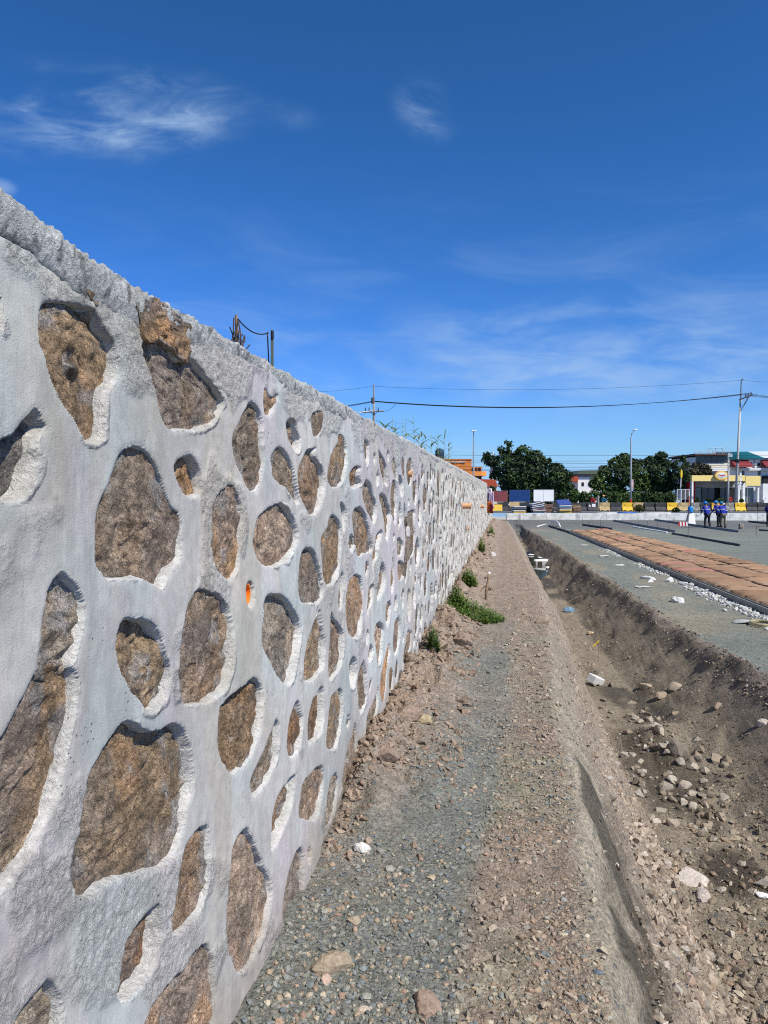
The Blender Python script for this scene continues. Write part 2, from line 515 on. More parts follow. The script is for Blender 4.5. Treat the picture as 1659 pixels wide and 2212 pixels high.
# outline of each opening in the mortar, colour of its stone, how far the stone sits back (m)
TRACED = [
 ('A', OCH, .055, [(290,745),(400,750),(500,765),(590,790),(640,900),(690,1000),(710,1120),(690,1200),(640,1290),(615,1420),(600,1560),(520,1570),(450,1470),(390,1380),(340,1280),(300,1170),(265,1040),(240,980),(250,870)]),
 ('A', OCH, -.010, [(828,755),(940,738),(1056,846),(1135,890),(1125,1000),(1105,1090),(1020,1010),(950,950),(880,970),(850,860),(825,790)]),
 ('A', BRN, .050, [(868,975),(950,960),(1020,1020),(1090,1090),(1150,1080),(1220,1160),(1330,1320),(1300,1420),(1220,1490),(1100,1500),(990,1480),(950,1400),(930,1290),(900,1150),(870,1050)]),
 ('A', BRN, .008, [(530,600),(580,620),(605,680),(590,740),(555,700),(520,640)]),
 ('A', DRK, .060, [(-60,1640),(60,1520),(190,1385),(255,1440),(270,1500),(215,1590),(205,1700),(150,1880),(70,1930),(-20,1900)]),
 ('A', DRK, .05, [(-60,720),(0,690),(20,760),(20,880),(0,930),(-60,900)]),
 ('B', BRN, .050, [(640,80),(700,-80),(790,-150),(880,-80),(950,50),(1010,200),(1080,290),(1085,480),(1060,560),(1010,620),(960,720),(920,700),(830,650),(660,655),(600,590),(570,540),(560,320),(590,180)]),
 ('A', OCH, .060, [(1035,1720),(1070,1670),(1130,1650),(1190,1720),(1210,1800),(1210,1870),(1150,1900),(1100,1870),(1060,1810)]),
 ('D', BRN, .050, [(870,1530),(900,1430),(960,1300),(1015,1210),(1080,1260),(1110,1360),(1120,1500),(1130,1700),(1100,1880),(1050,1940),(1000,1890),(950,1790),(890,1660)]),
 ('D', PNK, .070, [(1315,1370),(1370,1345),(1400,1420),(1425,1520),(1415,1610),(1390,1625),(1340,1530),(1315,1440)]),
 ('D', GRB, .040, [(1180,1650),(1220,1580),(1290,1600),(1340,1700),(1370,1830),(1400,2030),(1350,2010),(1290,1910),(1200,1830),(1185,1740)]),
 ('D', BRN, .015, [(1520,1310),(1600,1300),(1600,1400),(1570,1480),(1520,1470)]),
 ('D', PNK, .035, [(1130,1090),(1170,1160),(1240,1150),(1220,1240),(1180,1320),(1130,1300),(1120,1190)]),
 ('E', BRN, .050, [(20,200),(120,170),(110,260),(190,400),(215,560),(200,700),(120,900),(70,920),(0,830),(-70,650),(-80,450),(-20,280)]),
 ('E', OCH, .035, [(250,420),(290,250),(370,110),(380,30),(440,50),(470,200),(460,400),(440,500),(400,570),(340,620),(280,600),(235,530)]),
 ('E', RUS, .055, [(495,450),(550,370),(595,385),(585,460),(600,580),(520,620),(490,560)]),
 ('E', BRN, .045, [(620,600),(650,520),(700,560),(740,680),(770,800),(770,930),(745,1010),(690,900),(640,800),(615,700)]),
 ('E', PNK, .035, [(790,200),(830,240),(880,370),(895,560),(870,590),(830,480),(800,340)]),
 ('E', BRN, .030, [(930,600),(950,520),(980,560),(995,700),(990,900),(970,1020),(940,930),(922,750)]),
 ('E', GRB, .035, [(950,310),(975,280),(990,380),(1000,520),(975,500),(955,420)]),
 ('E', OCH, .045, [(800,700),(840,665),(890,740),(930,880),(920,1000),(890,1190),(860,1120),(850,950),(825,800)]),
 ('E', GRB, .060, [(390,790),(410,760),(440,800),(455,900),(450,1000),(420,1080),(405,980),(400,860)]),
 ('E', BRN, .035, [(515,900),(570,815),(640,870),(680,1000),(710,1130),(730,1300),(650,1330),(600,1360),(560,1300),(535,1150),(520,1000)]),
 ('E', OCH, .035, [(170,1150),(230,1050),(250,950),(315,895),(370,960),(400,1080),(385,1300),(370,1500),(330,1610),(250,1690),(200,1620),(175,1450),(165,1280)]),
 ('E', GRB, .050, [(475,1150),(500,1105),(530,1150),(540,1250),(500,1310),(475,1250)]),
 ('E', OCH, .050, [(770,1120),(820,1060),(830,1130),(800,1230),(790,1350),(750,1450),(735,1510),(735,1350),(755,1220)]),
 ('E', PNK, .032, [(-75,1400),(-40,1290),(20,1265),(90,1310),(140,1450),(175,1620),(180,1780),(140,1870),(60,1880),(-30,1850),(-75,1750),(-85,1600)]),
 ('E', PNK, .032, [(445,1750),(480,1620),(560,1550),(620,1590),(640,1750),(630,1950),(605,2150),(575,2230),(500,2240),(455,2150),(440,1950)]),
 ('E', BRN, .045, [(820,1440),(850,1430),(870,1550),(860,1700),(810,1820),(785,1830),(795,1650)]),
 ('E', GRB, .050, [(700,1720),(740,1655),(755,1700),(740,1850),(690,1990),(675,1950),(690,1830)]),
 ('E', OCH, .040, [(930,1430),(950,1355),(965,1500),(960,1700),(940,1780),(920,1650)]),
 ('E', BRN, .040, [(875,1900),(905,1835),(935,1900),(920,2050),(885,2130),(868,2030)]),
 ('E', DRK, .055, [(1015,480),(1040,480),(1065,560),(1060,680),(1040,710),(1020,600)]),
 ('E', GRB, .030, [(1110,880),(1190,850),(1195,960),(1190,1140),(1150,1080),(1120,980)]),
 ('E', GRB, .030, [(1085,1220),(1125,1140),(1180,1220),(1180,1330),(1120,1420),(1080,1400)]),
 ('E', GRB, .045, [(1000,1160),(1060,1190),(1065,1290),(1040,1350),(1000,1340)]),
 ('E', PNK, .040, [(1005,1410),(1075,1440),(1078,1570),(1040,1620),(1010,1600)]),
 ('E', GRB, .050, [(390,1540),(420,1560),(425,1700),(390,1900),(360,1930),(355,1780)]),
 ('E', DRK, .050, [(1020,760),(1045,860),(1045,990),(1010,1060),(1002,950)]),
 ('E', DRK, .050, [(1068,770),(1085,800),(1100,920),(1085,1040),(1066,960)]),
 ('E', DRK, .050, [(1170,545),(1205,560),(1200,680),(1175,740),(1168,640)]),
 ('G', GRB, .055, [(300,170),(340,80),(420,80),(500,130),(570,230),(630,350),(630,480),(600,640),(570,800),(520,880),(430,810),(380,720),(300,560),(290,400),(300,260)]),
 ('G', OCH, .045, [(655,640),(690,480),(730,330),(780,220),(795,300),(820,430),(830,560),(825,720),(760,810),(700,850),(655,830),(655,740)]),
 ('G', PNK, .042, [(880,260),(920,310),(990,410),(990,560),(970,720),(920,800),(875,830),(860,700),(875,480)]),
 ('G', DRK, .065, [(1040,690),(1070,625),(1100,650),(1110,780),(1090,900),(1055,900),(1040,800)]),
 ('G', BRN, .040, [(1125,800),(1150,700),(1180,680),(1200,850),(1205,1020),(1160,1135),(1130,1050),(1120,920)]),
 ('G', OCH, .042, [(-110,1150),(-90,1040),(0,960),(100,880),(210,820),(270,880),(290,1000),(275,1180),(250,1350),(190,1520),(100,1610),(20,1650),(-60,1560),(-110,1400)]),
 ('G', GRB, .050, [(400,1190),(430,1240),(430,1400),(420,1540),(340,1700),(250,1830),(205,1850),(180,1730),(230,1600),(290,1460),(340,1330),(380,1230)]),
 ('G', RUS, .040, [(575,1050),(605,1020),(620,1080),(640,1180),(620,1380),(580,1490),(530,1500),(505,1400),(515,1250),(540,1130)]),
 ('G', RUS, .060, [(740,990),(790,900),(815,910),(825,1050),(820,1200),(790,1330),(720,1400),(685,1370),(690,1200),(710,1090)]),
 ('G', OCH, .038, [(895,970),(950,915),(985,940),(995,1100),(970,1300),(930,1430),(880,1440),(850,1390),(860,1200),(880,1050)]),
 ('G', PNK, .040, [(640,1740),(720,1640),(800,1580),(825,1620),(830,1750),(810,1900),(770,2040),(690,2060),(620,2020),(620,1860)]),
 ('G', GRB, .050, [(890,1690),(940,1645),(970,1700),(960,1850),(930,2000),(880,2090),(840,2080),(850,1900),(870,1780)]),
 ('G', BRN, .065, [(460,1780),(560,1660),(575,1700),(560,1850),(530,2000),(480,2150),(420,2280),(375,2300),(380,2050),(410,1900)]),
 ('G', PNK, .035, [(1095,1210),(1115,1300),(1115,1500),(1090,1650),(1040,1740),(1005,1760),(1020,1550),(1050,1400),(1085,1260)]),
 ('G', GRB, .040, [(1260,1020),(1305,900),(1310,1030),(1270,1200),(1215,1290),(1205,1180)]),
 ('F', PNK, .045, [(770,190),(810,130),(850,190),(845,350),(830,560),(790,600),(770,450),(760,300)]),
 ('F', ORG, .030, [(900,400),(920,380),(925,500),(890,800),(860,1000),(835,970),(820,800),(850,600)]),
 ('F', PNK, .055, [(700,420),(720,370),(745,430),(740,520),(700,590),(688,530)]),
 ('F', GRB, .045, [(1130,260),(1155,240),(1150,420),(1100,590),(1075,560),(1080,440)]),
 ('F', GRB, .045, [(565,1810),(590,1850),(585,2000),(560,2080),(540,2000),(545,1900)]),
 ('B', GRB, .045, [(225,1185),(240,960),(270,790),(320,640),(380,605),(450,690),(500,800),(500,900),(480,1010),(450,1100),(400,1205),(300,1225)]),
 ('B', OCH, .050, [(222,1195),(320,1178),(405,1165),(450,1230),(455,1400),(410,1600),(360,1840),(240,2157),(142,2331),(0,2517),(-200,2620),(-330,2300),(-170,1800),(0,1570),(110,1380)]),
 ('B', OCH, .048, [(690,1030),(725,900),(830,880),(910,930),(960,1080),(1010,1180),(990,1330),(930,1410),(880,1430),(810,1360),(740,1240),(700,1120)]),
 ('B', BRN, .042, [(1065,1000),(1090,870),(1140,750),(1190,710),(1290,730),(1350,810),(1370,920),(1370,1080),(1360,1200),(1300,1330),(1200,1390),(1100,1400),(1060,1320),(1060,1150)]),
 ('B', ORG, .040, [(1285,190),(1330,130),(1390,100),(1430,150),(1450,240),(1440,420),(1410,600),(1370,660),(1310,620),(1280,540),(1275,350)]),
 ('S', PNK, .042, [(170,980),(200,850),(300,765),(360,780),(400,850),(425,970),(400,1060),(330,1140),(250,1150),(190,1100),(168,1030)]),
 ('C', OCH, .052, [(385,880),(375,800),(430,560),(480,300),(540,180),(620,80),(700,10),(820,60),(940,30),(1000,90),(1040,250),(1050,380),(1020,480),(1000,620),(960,740),(900,800),(780,830),(660,870),(560,920),(490,970),(430,950)]),
 ('C', BRN, .045, [(1110,570),(1135,600),(1140,760),(1130,920),(1080,1060),(1000,1150),(935,1185),(945,1040),(975,880),(1000,740),(1050,630)]),
 ('C', PNK, .045, [(1270,680),(1330,598),(1380,660),(1430,780),(1480,890),(1480,1000),(1440,1180),(1390,1310),(1320,1385),(1260,1290),(1240,1180),(1240,960),(1250,800)]),
 ('C', RUS, .070, [(870,1005),(885,1080),(880,1220),(850,1350),(790,1450),(720,1530),(650,1500),(670,1350),(700,1200),(750,1110),(820,1030)]),
 ('C', PNK, .045, [(1060,1260),(1120,1225),(1160,1270),(1170,1400),(1170,1700),(1100,1800),(800,1800),(790,1700),(850,1550),(920,1450),(1000,1360)]),
 ('C', GRB, .055, [(200,1480),(260,1410),(310,1450),(350,1540),(355,1700),(300,1800),(60,1800),(100,1620)]),
 ('C', PNK, .040, [(1580,790),(1630,690),(1650,760),(1645,900),(1620,1080),(1570,1120),(1540,1090),(1545,950)]),
]


def closed_spline(P, n):
    P = np.asarray(P, float); m = len(P)
    out = []
    per = max(2, int(math.ceil(n / m)))
    for i in range(m):
        p0, p1, p2, p3 = P[i - 1], P[i], P[(i + 1) % m], P[(i + 2) % m]
        for k in range(per):
            u = k / per
            out.append(0.5 * (2 * p1 + (p2 - p0) * u + (2 * p0 - 5 * p1 + 4 * p2 - p3) * u * u + (3 * p1 - p0 - 3 * p2 + p3) * u ** 3))
    return np.array(out)


def seg_dist(Q, P):
    """signed distance of points Q (n,2) to closed polygon P, positive inside"""
    best = np.full(len(Q), 1e9); ins = np.zeros(len(Q), bool)
    for i in range(len(P)):
        a, b = P[i], P[(i + 1) % len(P)]
        ab = b - a; L = ab @ ab + 1e-12
        t = np.clip(((Q - a) @ ab) / L, 0, 1)
        dx = Q - a - t[:, None] * ab
        best = np.minimum(best, (dx * dx).sum(1))
        cr = (a[1] > Q[:, 1]) != (b[1] > Q[:, 1])
        xx = a[0] + (Q[:, 1] - a[1]) * ab[0] / (ab[1] if abs(ab[1]) > 1e-9 else 1e-9)
        ins ^= cr & (Q[:, 0] < xx)
    return np.where(ins, 1, -1) * np.sqrt(best)


HOLES = []          # dict(P, col, d, traced)
for cr, colr, dst, pts in TRACED:
    ox, oy, sc_ = CROPS[cr]
    q = [on_wall((ox + x / sc_) / 1.8228, (oy + y / sc_) / 1.8228) for x, y in pts]
    HOLES.append(dict(P=closed_spline(q, 48), col=colr, d=dst, traced=True))
PIPE_SH = on_wall(540, 1283)
PIPES = [(PIPE_SH[0], PIPE_SH[1], 0.036, 0.0), (*on_wall(664, 1848), 0.03, 0.0), (*on_wall(1000, 1093), 0.055, 0.16),
         (*on_wall(1038, 1094), 0.055, 0.12), (*on_wall(885, 1024), 0.03, 0.02), (17.0, 0.86, .04, .03)]
ang_ = np.linspace(0, 2 * pi, 24, endpoint=False)
for s_, h_, r_, out in PIPES:
    HOLES.append(dict(P=np.stack([s_ + cos(.3) * r_ * 1.25 * np.cos(ang_), h_ + r_ * 1.3 * np.sin(ang_)], 1), col=None, d=0, traced=True))

# further along the wall: rubble stones packed with mortar between, aspect a little wider than tall
out_pts = np.concatenate([h['P'] for h in HOLES])
C = []
cs = np.zeros((0, 3))
ASP = 1.28


def try_circle(s_, h_, r, top):
    global cs
    if h_ + r > top or h_ - r < -0.12:
        return False
    if -1.0 < s_ < 6.3:
        d = np.hypot((out_pts[:, 0] - s_) / ASP, out_pts[:, 1] - h_)
        if d.min() < r + 0.04:
            return False
        for hh in HOLES:
            if hh['traced'] and abs(hh['P'][:, 0].mean() - s_) < 0.6 and seg_dist(np.array([[s_, h_]]), hh['P'])[0] > 0:
                return False
    if len(cs):
        d = np.hypot((cs[:, 0] - s_) / ASP, cs[:, 1] - h_) - cs[:, 2]
        if d.min() < r + 0.027:
            return False
    cs = np.concatenate([cs, [[s_, h_, r]]])
    return True


for r_lo, r_hi, n in ((.125, .165, 900), (.10, .125, 1600), (.08, .10, 2600), (.06, .08, 3600), (.035, .06, 5200)):
    for _ in range(n):
        s_ = RNG.uniform(5.0 if r_lo > .08 else 3.0, WALL_END - .2) if RNG.random() > .06 else RNG.uniform(-1.5, 1.0)
        top = (WALL_H if s_ < WALL_STEP - .2 else LOW_H) - 0.11
        try_circle(s_, RNG.uniform(-.05, top), RNG.uniform(r_lo, r_hi), top)
pal = [OCH, BRN, BRN, GRB, GRB, PNK, PNK, DRK, RUS]
for s_, h_, r in cs:
    k = 12
    a = np.linspace(0, 2 * pi, k, endpoint=False) + RNG.uniform(0, 1)
    rr = r * (1 + RNG.uniform(-.16, .10, k)); rot = RNG.uniform(-.5, .5); el = RNG.uniform(.85, 1.12)
    x, y = rr * np.cos(a) * el, rr * np.sin(a) / el
    q = np.stack([s_ + ASP * (x * cos(rot) - y * sin(rot)), h_ + (x * sin(rot) + y * cos(rot))], 1)
    colr = np.array(pal[RNG.integers(len(pal))])
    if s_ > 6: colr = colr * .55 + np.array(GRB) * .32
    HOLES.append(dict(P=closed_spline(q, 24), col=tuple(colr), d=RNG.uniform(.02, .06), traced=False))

wall = empty('stone_wall', (0, 0, 0), label='long rubble stone wall with thick grey mortar along the dirt path', cat='wall')


def mortar_grid(S, Hrow):
    """height field of the mortar face over columns S and rows Hrow; returns x offset, colour, alpha"""
    nr, nc = len(Hrow), len(S)
    SS, HH = np.meshgrid(S, Hrow)
    X = 0.014 * fbm(SS * 1.3, HH * 1.9, 0, 2, 5) + 0.0035 * fbm(SS * 6, HH * 5, 0, 2, 9)
    patch = fbm(SS * 2.3, HH * 2.6, 0, 4, 31) - .06
    rough = sstep(.16, .34, patch + .55 * sstep(WALL_H - .26, WALL_H - .03, HH))
    trow = fbm(SS * 13, HH * 4 + 2 * fbm(SS * 1.1, HH * 1.1, 0, 2, 3), 0, 3, 12)
    X += 0.0016 * trow
    hole = np.zeros_like(X); near = np.full_like(X, -1.0)
    for h in HOLES:
        P = h['P']; lo = P.min(0) - .06; hi = P.max(0) + .06
        c0, c1 = np.searchsorted(S, (lo[0], hi[0])); r0, r1 = np.searchsorted(Hrow, (lo[1], hi[1]))
        if c1 - c0 < 1 or r1 - r0 < 1: continue
        sub = np.s_[r0:r1, c0:c1]
        Q = np.stack([SS[sub].ravel(), HH[sub].ravel()], 1)
        d = seg_dist(Q, P).reshape(r1 - r0, c1 - c0)
        wob = fbm(SS[sub] * 15, HH[sub] * 15, 0, 3, 77, .42)
        d = d + 0.008 * wob
        c = P.mean(0); dv = Q - c; dv /= (np.linalg.norm(dv, axis=1, keepdims=True) + 1e-6)
        bias = np.clip(dv @ np.array([.66, -.75]), 0, 1).reshape(d.shape)
        wdt = .007 + .011 * bias * (0.6 + 0.6 * (fbm(SS[sub] * 6, HH[sub] * 6, 0, 2, 41) + .3))
        wdt = np.maximum(wdt, np.where(SS[sub] < 8, .0052 * SS[sub], .012))
        depth = .050 * np.clip(d / wdt, 0, 1) ** .8
        X[sub] -= depth + .002 * sstep(-.012, 0.0, d)
        hole[sub] = np.maximum(hole[sub], sstep(-.004, .006, d))
        near[sub] = np.maximum(near[sub], d - .015 * (1 - bias) )
    rim = sstep(-.014, .0, near + .022 * fbm(SS * 12, HH * 12, 0, 3, 55))
    rim = rim * sstep(-.25, .25, fbm(SS * 3.3, HH * 3.3, 0, 2, 58))
    rough = np.clip(np.maximum(rough * .9, rim * .8), 0, 1)
    rough = np.maximum(rough, hole)
    crumb = fbm(SS * 55, HH * 55, 0, 4, 66)
    X += rough * (1 - .8 * hole) * (.0055 * crumb + .005 * np.abs(fbm(SS * 24, HH * 24, 0, 3, 67)))
    base = np.array([.455, .438, .405])
    tint = fbm(SS * 1.9 + 7, HH * 1.2, 0, 4, 81); tint2 = fbm(SS * 2.6, HH * 1.7 + 9, 0, 4, 82)
    Cc = np.ones(X.shape + (3,)) * base
    lil = sstep(-.05, .38, tint)[..., None]; cy = sstep(.0, .40, tint2)[..., None]
    Cc = Cc * (1 - .6 * lil) + .6 * lil * np.array([.485, .425, .45])
    Cc = Cc * (1 - .75 * cy) + .75 * cy * np.array([.42, .455, .43])
    Cc *= (1 + .26 * fbm(SS * .8, HH * .9, 0, 3, 83))[..., None]
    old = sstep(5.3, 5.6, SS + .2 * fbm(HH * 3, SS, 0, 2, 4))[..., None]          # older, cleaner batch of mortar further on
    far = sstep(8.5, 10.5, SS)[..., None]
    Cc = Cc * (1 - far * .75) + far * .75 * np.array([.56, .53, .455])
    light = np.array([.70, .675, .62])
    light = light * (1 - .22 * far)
    rr = np.clip(np.maximum(hole, rim * .55) + rough * .32, 0, 1)[..., None]
    Cc = Cc * (1 - .80 * rr) + .80 * rr * light
    stain = sstep(.18, .48, fbm(SS * 3.4, HH * .9, 0, 4, 90))[..., None]
    Cc = Cc * (1 - .42 * stain) + .42 * stain * np.array([.42, .36, .275])
    dirt = (sstep(.30, -.02, HH + .12 * fbm(SS * 3, HH * 2, 0, 3, 91)))[..., None]
    Cc = Cc * (1 - .55 * dirt) + .55 * dirt * np.array([.33, .27, .205])
    return X, Cc, rough


parts_v, parts_f, parts_c, base_i = [], [], [], 0


def add_grid(S, Hrow):
    global base_i
    X, Cc, al = mortar_grid(S, Hrow)
    SS, HH = np.meshgrid(S, Hrow)
    V = np.stack([WALLX + X, SS, HH], -1).reshape(-1, 3)
    parts_v.append(V); parts_f.append(grid_faces(len(Hrow), len(S)) + base_i)
    parts_c.append(np.concatenate([Cc, al[..., None]], -1).reshape(-1, 4)); base_i += len(V)


def log_cols(a, b, k):
    out = [a]
    while out[-1] < b:
        out.append(out[-1] + k * out[-1])
    return np.array(out)


S_near = np.concatenate([np.arange(-2.0, 0.9, .03), log_cols(.9, 8.0, .0031)])
S_mid = np.concatenate([[S_near[-1]], np.arange(S_near[-1] + .03, WALL_STEP, .034)])
S_low = np.arange(S_mid[-1], WALL_END, .08)
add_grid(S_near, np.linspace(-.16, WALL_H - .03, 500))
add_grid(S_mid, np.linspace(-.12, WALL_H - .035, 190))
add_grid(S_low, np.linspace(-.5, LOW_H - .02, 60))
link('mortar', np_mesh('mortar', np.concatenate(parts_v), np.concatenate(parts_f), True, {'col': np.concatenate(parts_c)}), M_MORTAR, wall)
core = MB()
core.box((WALLX - .24, (WALL_STEP - 2) / 2, WALL_H / 2 - .25), (.28, WALL_STEP + 2, WALL_H + .4))
core.box((WALLX - .24, (WALL_STEP + WALL_END) / 2, LOW_H / 2 - .3), (.28, WALL_END - WALL_STEP, LOW_H + .5))
co = core.build('wall_core', M_MORTAR, wall)
at = co.data.attributes.new('col', 'FLOAT_COLOR', 'POINT')
at.data.foreach_set('color', np.tile([.45, .45, .44, 1.0], len(co.data.vertices)))

# rough concrete coping along the top
cap_v, cap_f, cap_c, cb = [], [], [], 0
for S, nrow, top in ((S_near, 64, WALL_H), (S_mid, 26, WALL_H), (S_low, 14, LOW_H)):
    prof = np.array([[-.03, -.085], [-.003, -.060], [.001, -.040], [.002, -.018], [-.003, -.003], [-.024, .006], [-.16, .008], [-.30, .0], [-.39, -.02], [-.40, -.20]])
    acc = np.concatenate([[0], np.cumsum(np.linalg.norm(np.diff(prof, axis=0), axis=1) * np.array([1, 1, 1, 1, 1, 1, .5, .35, .3, .2]
                                                                                                  [:len(prof) - 1]))])
    u = np.linspace(0, acc[-1], nrow)
    px_, pz_ = np.interp(u, acc, prof[:, 0]), np.interp(u, acc, prof[:, 1])
    SS, PX = np.meshgrid(S, px_); _, PZ = np.meshgrid(S, pz_); _, UU = np.meshgrid(S, u)
    drop = .034 * fbm(SS * 1.6, 0, 0, 4, 101) + .018 * fbm(SS * 8, 0, 0, 3, 102)
    low = sstep(-.005, -.04, PZ)
    PZ = PZ + low * drop
    n1 = fbm(SS * 34, UU * 40, 0, 4, 103); n2 = fbm(SS * 95, UU * 95, 0, 3, 104); n3 = fbm(SS * 5, UU * 9, 0, 3, 105)
    k = np.where(UU < acc[-1] * .72, 1.0, .4)
    PXd = PX + k * (.006 * n1 + .006 * n2 + .003 * n3) * sstep(-.085, -.05, PZ + .0) - .004 * sstep(-.03, -.08, PZ)
    PZd = PZ + top + .022 * sstep(2.2, 1.2, SS) + .032 * sstep(1.46, 1.14, SS) + k * sstep(-.08, -.01, PZ) * (.007 * n1 + .006 * n2 + .013 * n3) + .006 * fbm(SS * .9, 0, 0, 2, 106)
    V = np.stack([WALLX + PXd, SS, PZd], -1).reshape(-1, 3)
    base = np.array([.50, .51, .49]) * (1 + .2 * n1 + .12 * fbm(SS * 3, UU * 6, 0, 3, 107))[..., None]
    warm = sstep(.1, .5, fbm(SS * 14, UU * 20, 0, 3, 108))[..., None] * sstep(-.05, .0, PZ)[..., None]
    base = base * (1 - .5 * warm) + .5 * warm * np.array([.50, .42, .34])
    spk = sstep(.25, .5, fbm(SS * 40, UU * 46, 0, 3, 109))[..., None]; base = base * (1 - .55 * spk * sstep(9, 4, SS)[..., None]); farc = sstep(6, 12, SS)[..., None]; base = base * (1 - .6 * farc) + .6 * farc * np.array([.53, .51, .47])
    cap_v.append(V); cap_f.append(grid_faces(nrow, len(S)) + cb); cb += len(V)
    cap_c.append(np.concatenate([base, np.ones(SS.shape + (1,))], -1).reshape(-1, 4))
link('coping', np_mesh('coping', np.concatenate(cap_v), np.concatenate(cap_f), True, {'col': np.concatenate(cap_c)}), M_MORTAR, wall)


def stone_mesh(h, nseg, nring, seed):
    P = h['P']; n = len(P)
    idx = np.linspace(0, n, nseg, endpoint=False).astype(int)
    P = P[idx]; c = P.mean(0)
    size = np.sqrt(np.ptp(P[:, 0]) * np.ptp(P[:, 1]))
    rg = np.random.default_rng(seed)
    rs = np.concatenate([np.linspace(0.04, 1, nring) ** .85, [1.02]])
    V = []
    dirs = P - c; dirs = dirs * (1 + .013 / (np.linalg.norm(dirs, axis=1, keepdims=True) + .02))
    for r in rs:
        V.append(c + dirs * r)
    Q = np.concatenate(V + [c[None]])
    rel = Q - c
    hgt = np.full(len(Q), 1e3)
    for k in range(4):
        tl = rg.normal(0, .16, 2)
        hgt = np.minimum(hgt, rg.uniform(0, .012) + rel @ tl)
    hgt = np.clip(hgt * .8, -.004, .012)
    rr = np.concatenate([np.repeat(rs, nseg), [0]])
    hgt -= .003 * rr ** 4
    o = seed * 3.7
    nz = .011 * fbm(Q[:, 0] * 9 + o, Q[:, 1] * 9, 0, 3, 201) + .009 * fbm(Q[:, 0] * 34, Q[:, 1] * 44 + o, 0, 4, 202)
    nz -= .011 * np.abs(fbm(Q[:, 0] * 17 + Q[:, 1] * 9 + o, Q[:, 1] * 26, 0, 3, 203))
    X = -(float(np.interp(h['d'], [.02, .03, .04, .05, .06, .07], [.002, .004, .007, .013, .024, .032])) if h['d'] > 0 else h['d']) + hgt + nz
    if h['d'] >= 0:
        X = np.minimum(X, -.004)
    X[len(rs) * nseg - nseg:len(rs) * nseg] = -.10
    V3 = np.stack([X, Q[:, 0] - c[0], Q[:, 1] - c[1]], 1)
    tri = []
    m = len(rs)
    i = np.arange(nseg); j = (i + 1) % nseg
    quads = np.concatenate([np.stack([k * nseg + i, k * nseg + j, (k + 1) * nseg + j, (k + 1) * nseg + i], 1) for k in range(m - 1)])
    tris = np.concatenate([quads[:, [0, 1, 2]], quads[:, [0, 2, 3]], np.stack([np.full(nseg, m * nseg), j, i], 1)])[:, ::-1]
    base = np.array(h['col']) * np.array([1.02, 1.0, .96]) * (1 + rg.normal(0, .055) * np.array([1.0, .12, -.9])) * (1.34 if h['traced'] else 1.0) * (1 + .10 * rg.normal())
    rust = sstep(.05, .5, fbm(Q[:, 0] * 6 + o, Q[:, 1] * 6, 0, 3, 210))[:, None]
    grey = sstep(.05, .5, fbm(Q[:, 0] * 5, Q[:, 1] * 5 + o, 0, 3, 211))[:, None]
    cc = base * (1 - .35 * rust) + .35 * rust * base * np.array([1.15, .86, .62])
    cc = cc * (1 - .6 * grey) + .6 * grey * (np.array([.36, .31, .275]) if seed % 3 else np.array([.40, .30, .24]))
    mort = sstep(.15, .42, fbm(Q[:, 0] * 16 + o, Q[:, 1] * 16, 0, 4, 212) + .55 * rr ** 5 - .18)[:, None]      # smeared cement near the rim
    cc = cc * (1 - .7 * mort) + .7 * mort * np.array([.47, .45, .42])
    return V3, tris, cc, c


stones = [h for h in HOLES if h['col'] is not None]


def shows(h):
    P = h['P']; a = np.ptp(P[:, 0]) * np.ptp(P[:, 1]); s_ = max(P[:, 0].mean(), 1.0)
    return -a / s_ ** 3 if P[:, 0].max() > 1.05 else 0


stones.sort(key=shows)
fv, ff, fc, fb = [], [], [], 0
for i, h in enumerate(stones):
    s_ = h['P'][:, 0].mean()
    size = np.ptp(h['P'][:, 0])
    if h['traced'] and h['P'][:, 0].max() > 1.1:
        ns, nrg = (len(h['P']), 30) if s_ < 2.6 and size > .2 else (min(len(h['P']), 40), 14)
    elif s_ < 9: ns, nrg = 20, 6
    else: ns, nrg = 12, 3
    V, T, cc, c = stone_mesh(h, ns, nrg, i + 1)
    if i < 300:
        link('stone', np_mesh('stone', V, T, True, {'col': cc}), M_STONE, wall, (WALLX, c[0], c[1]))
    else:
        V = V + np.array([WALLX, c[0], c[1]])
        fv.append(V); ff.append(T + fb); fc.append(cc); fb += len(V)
if fv:
    tag(link('distant_stones', np_mesh('distant_stones', np.concatenate(fv), np.concatenate(ff), True, {'col': np.concatenate(fc)}), M_STONE, wall), kind='stuff')

M_PIPE = mat('orange_plastic', (.85, .22, .02), .45, .08, 20, spec=.4)
M_PIPE2 = mat('faded_orange_plastic', (.62, .34, .17), .6, .1, 20)
for k, (s_, h_, r_, out) in enumerate(PIPES):
    b = MB(); n = 20
    vs, fs = [], []
    a = [2 * pi * q / n for q in range(n)]
    for rad, x in ((r_, -.16), (r_, out + .002), (r_ * .86, out + .002), (r_ * .86, -.045)):
        vs += [(WALLX + x - (0.012 if out == 0 else 0), s_ + rad * cos(t), h_ + rad * sin(t)) for t in a]
    for ring in range(3):
        fs += [(ring * n + q, ring * n + (q + 1) % n, (ring + 1) * n + (q + 1) % n, (ring + 1) * n + q) for q in range(n)]
    fs.append(tuple(3 * n + q for q in range(n)))
    b.add(vs, fs)
    b.build('weep_pipe', M_PIPE if k < 2 else M_PIPE2, wall, smooth=False)

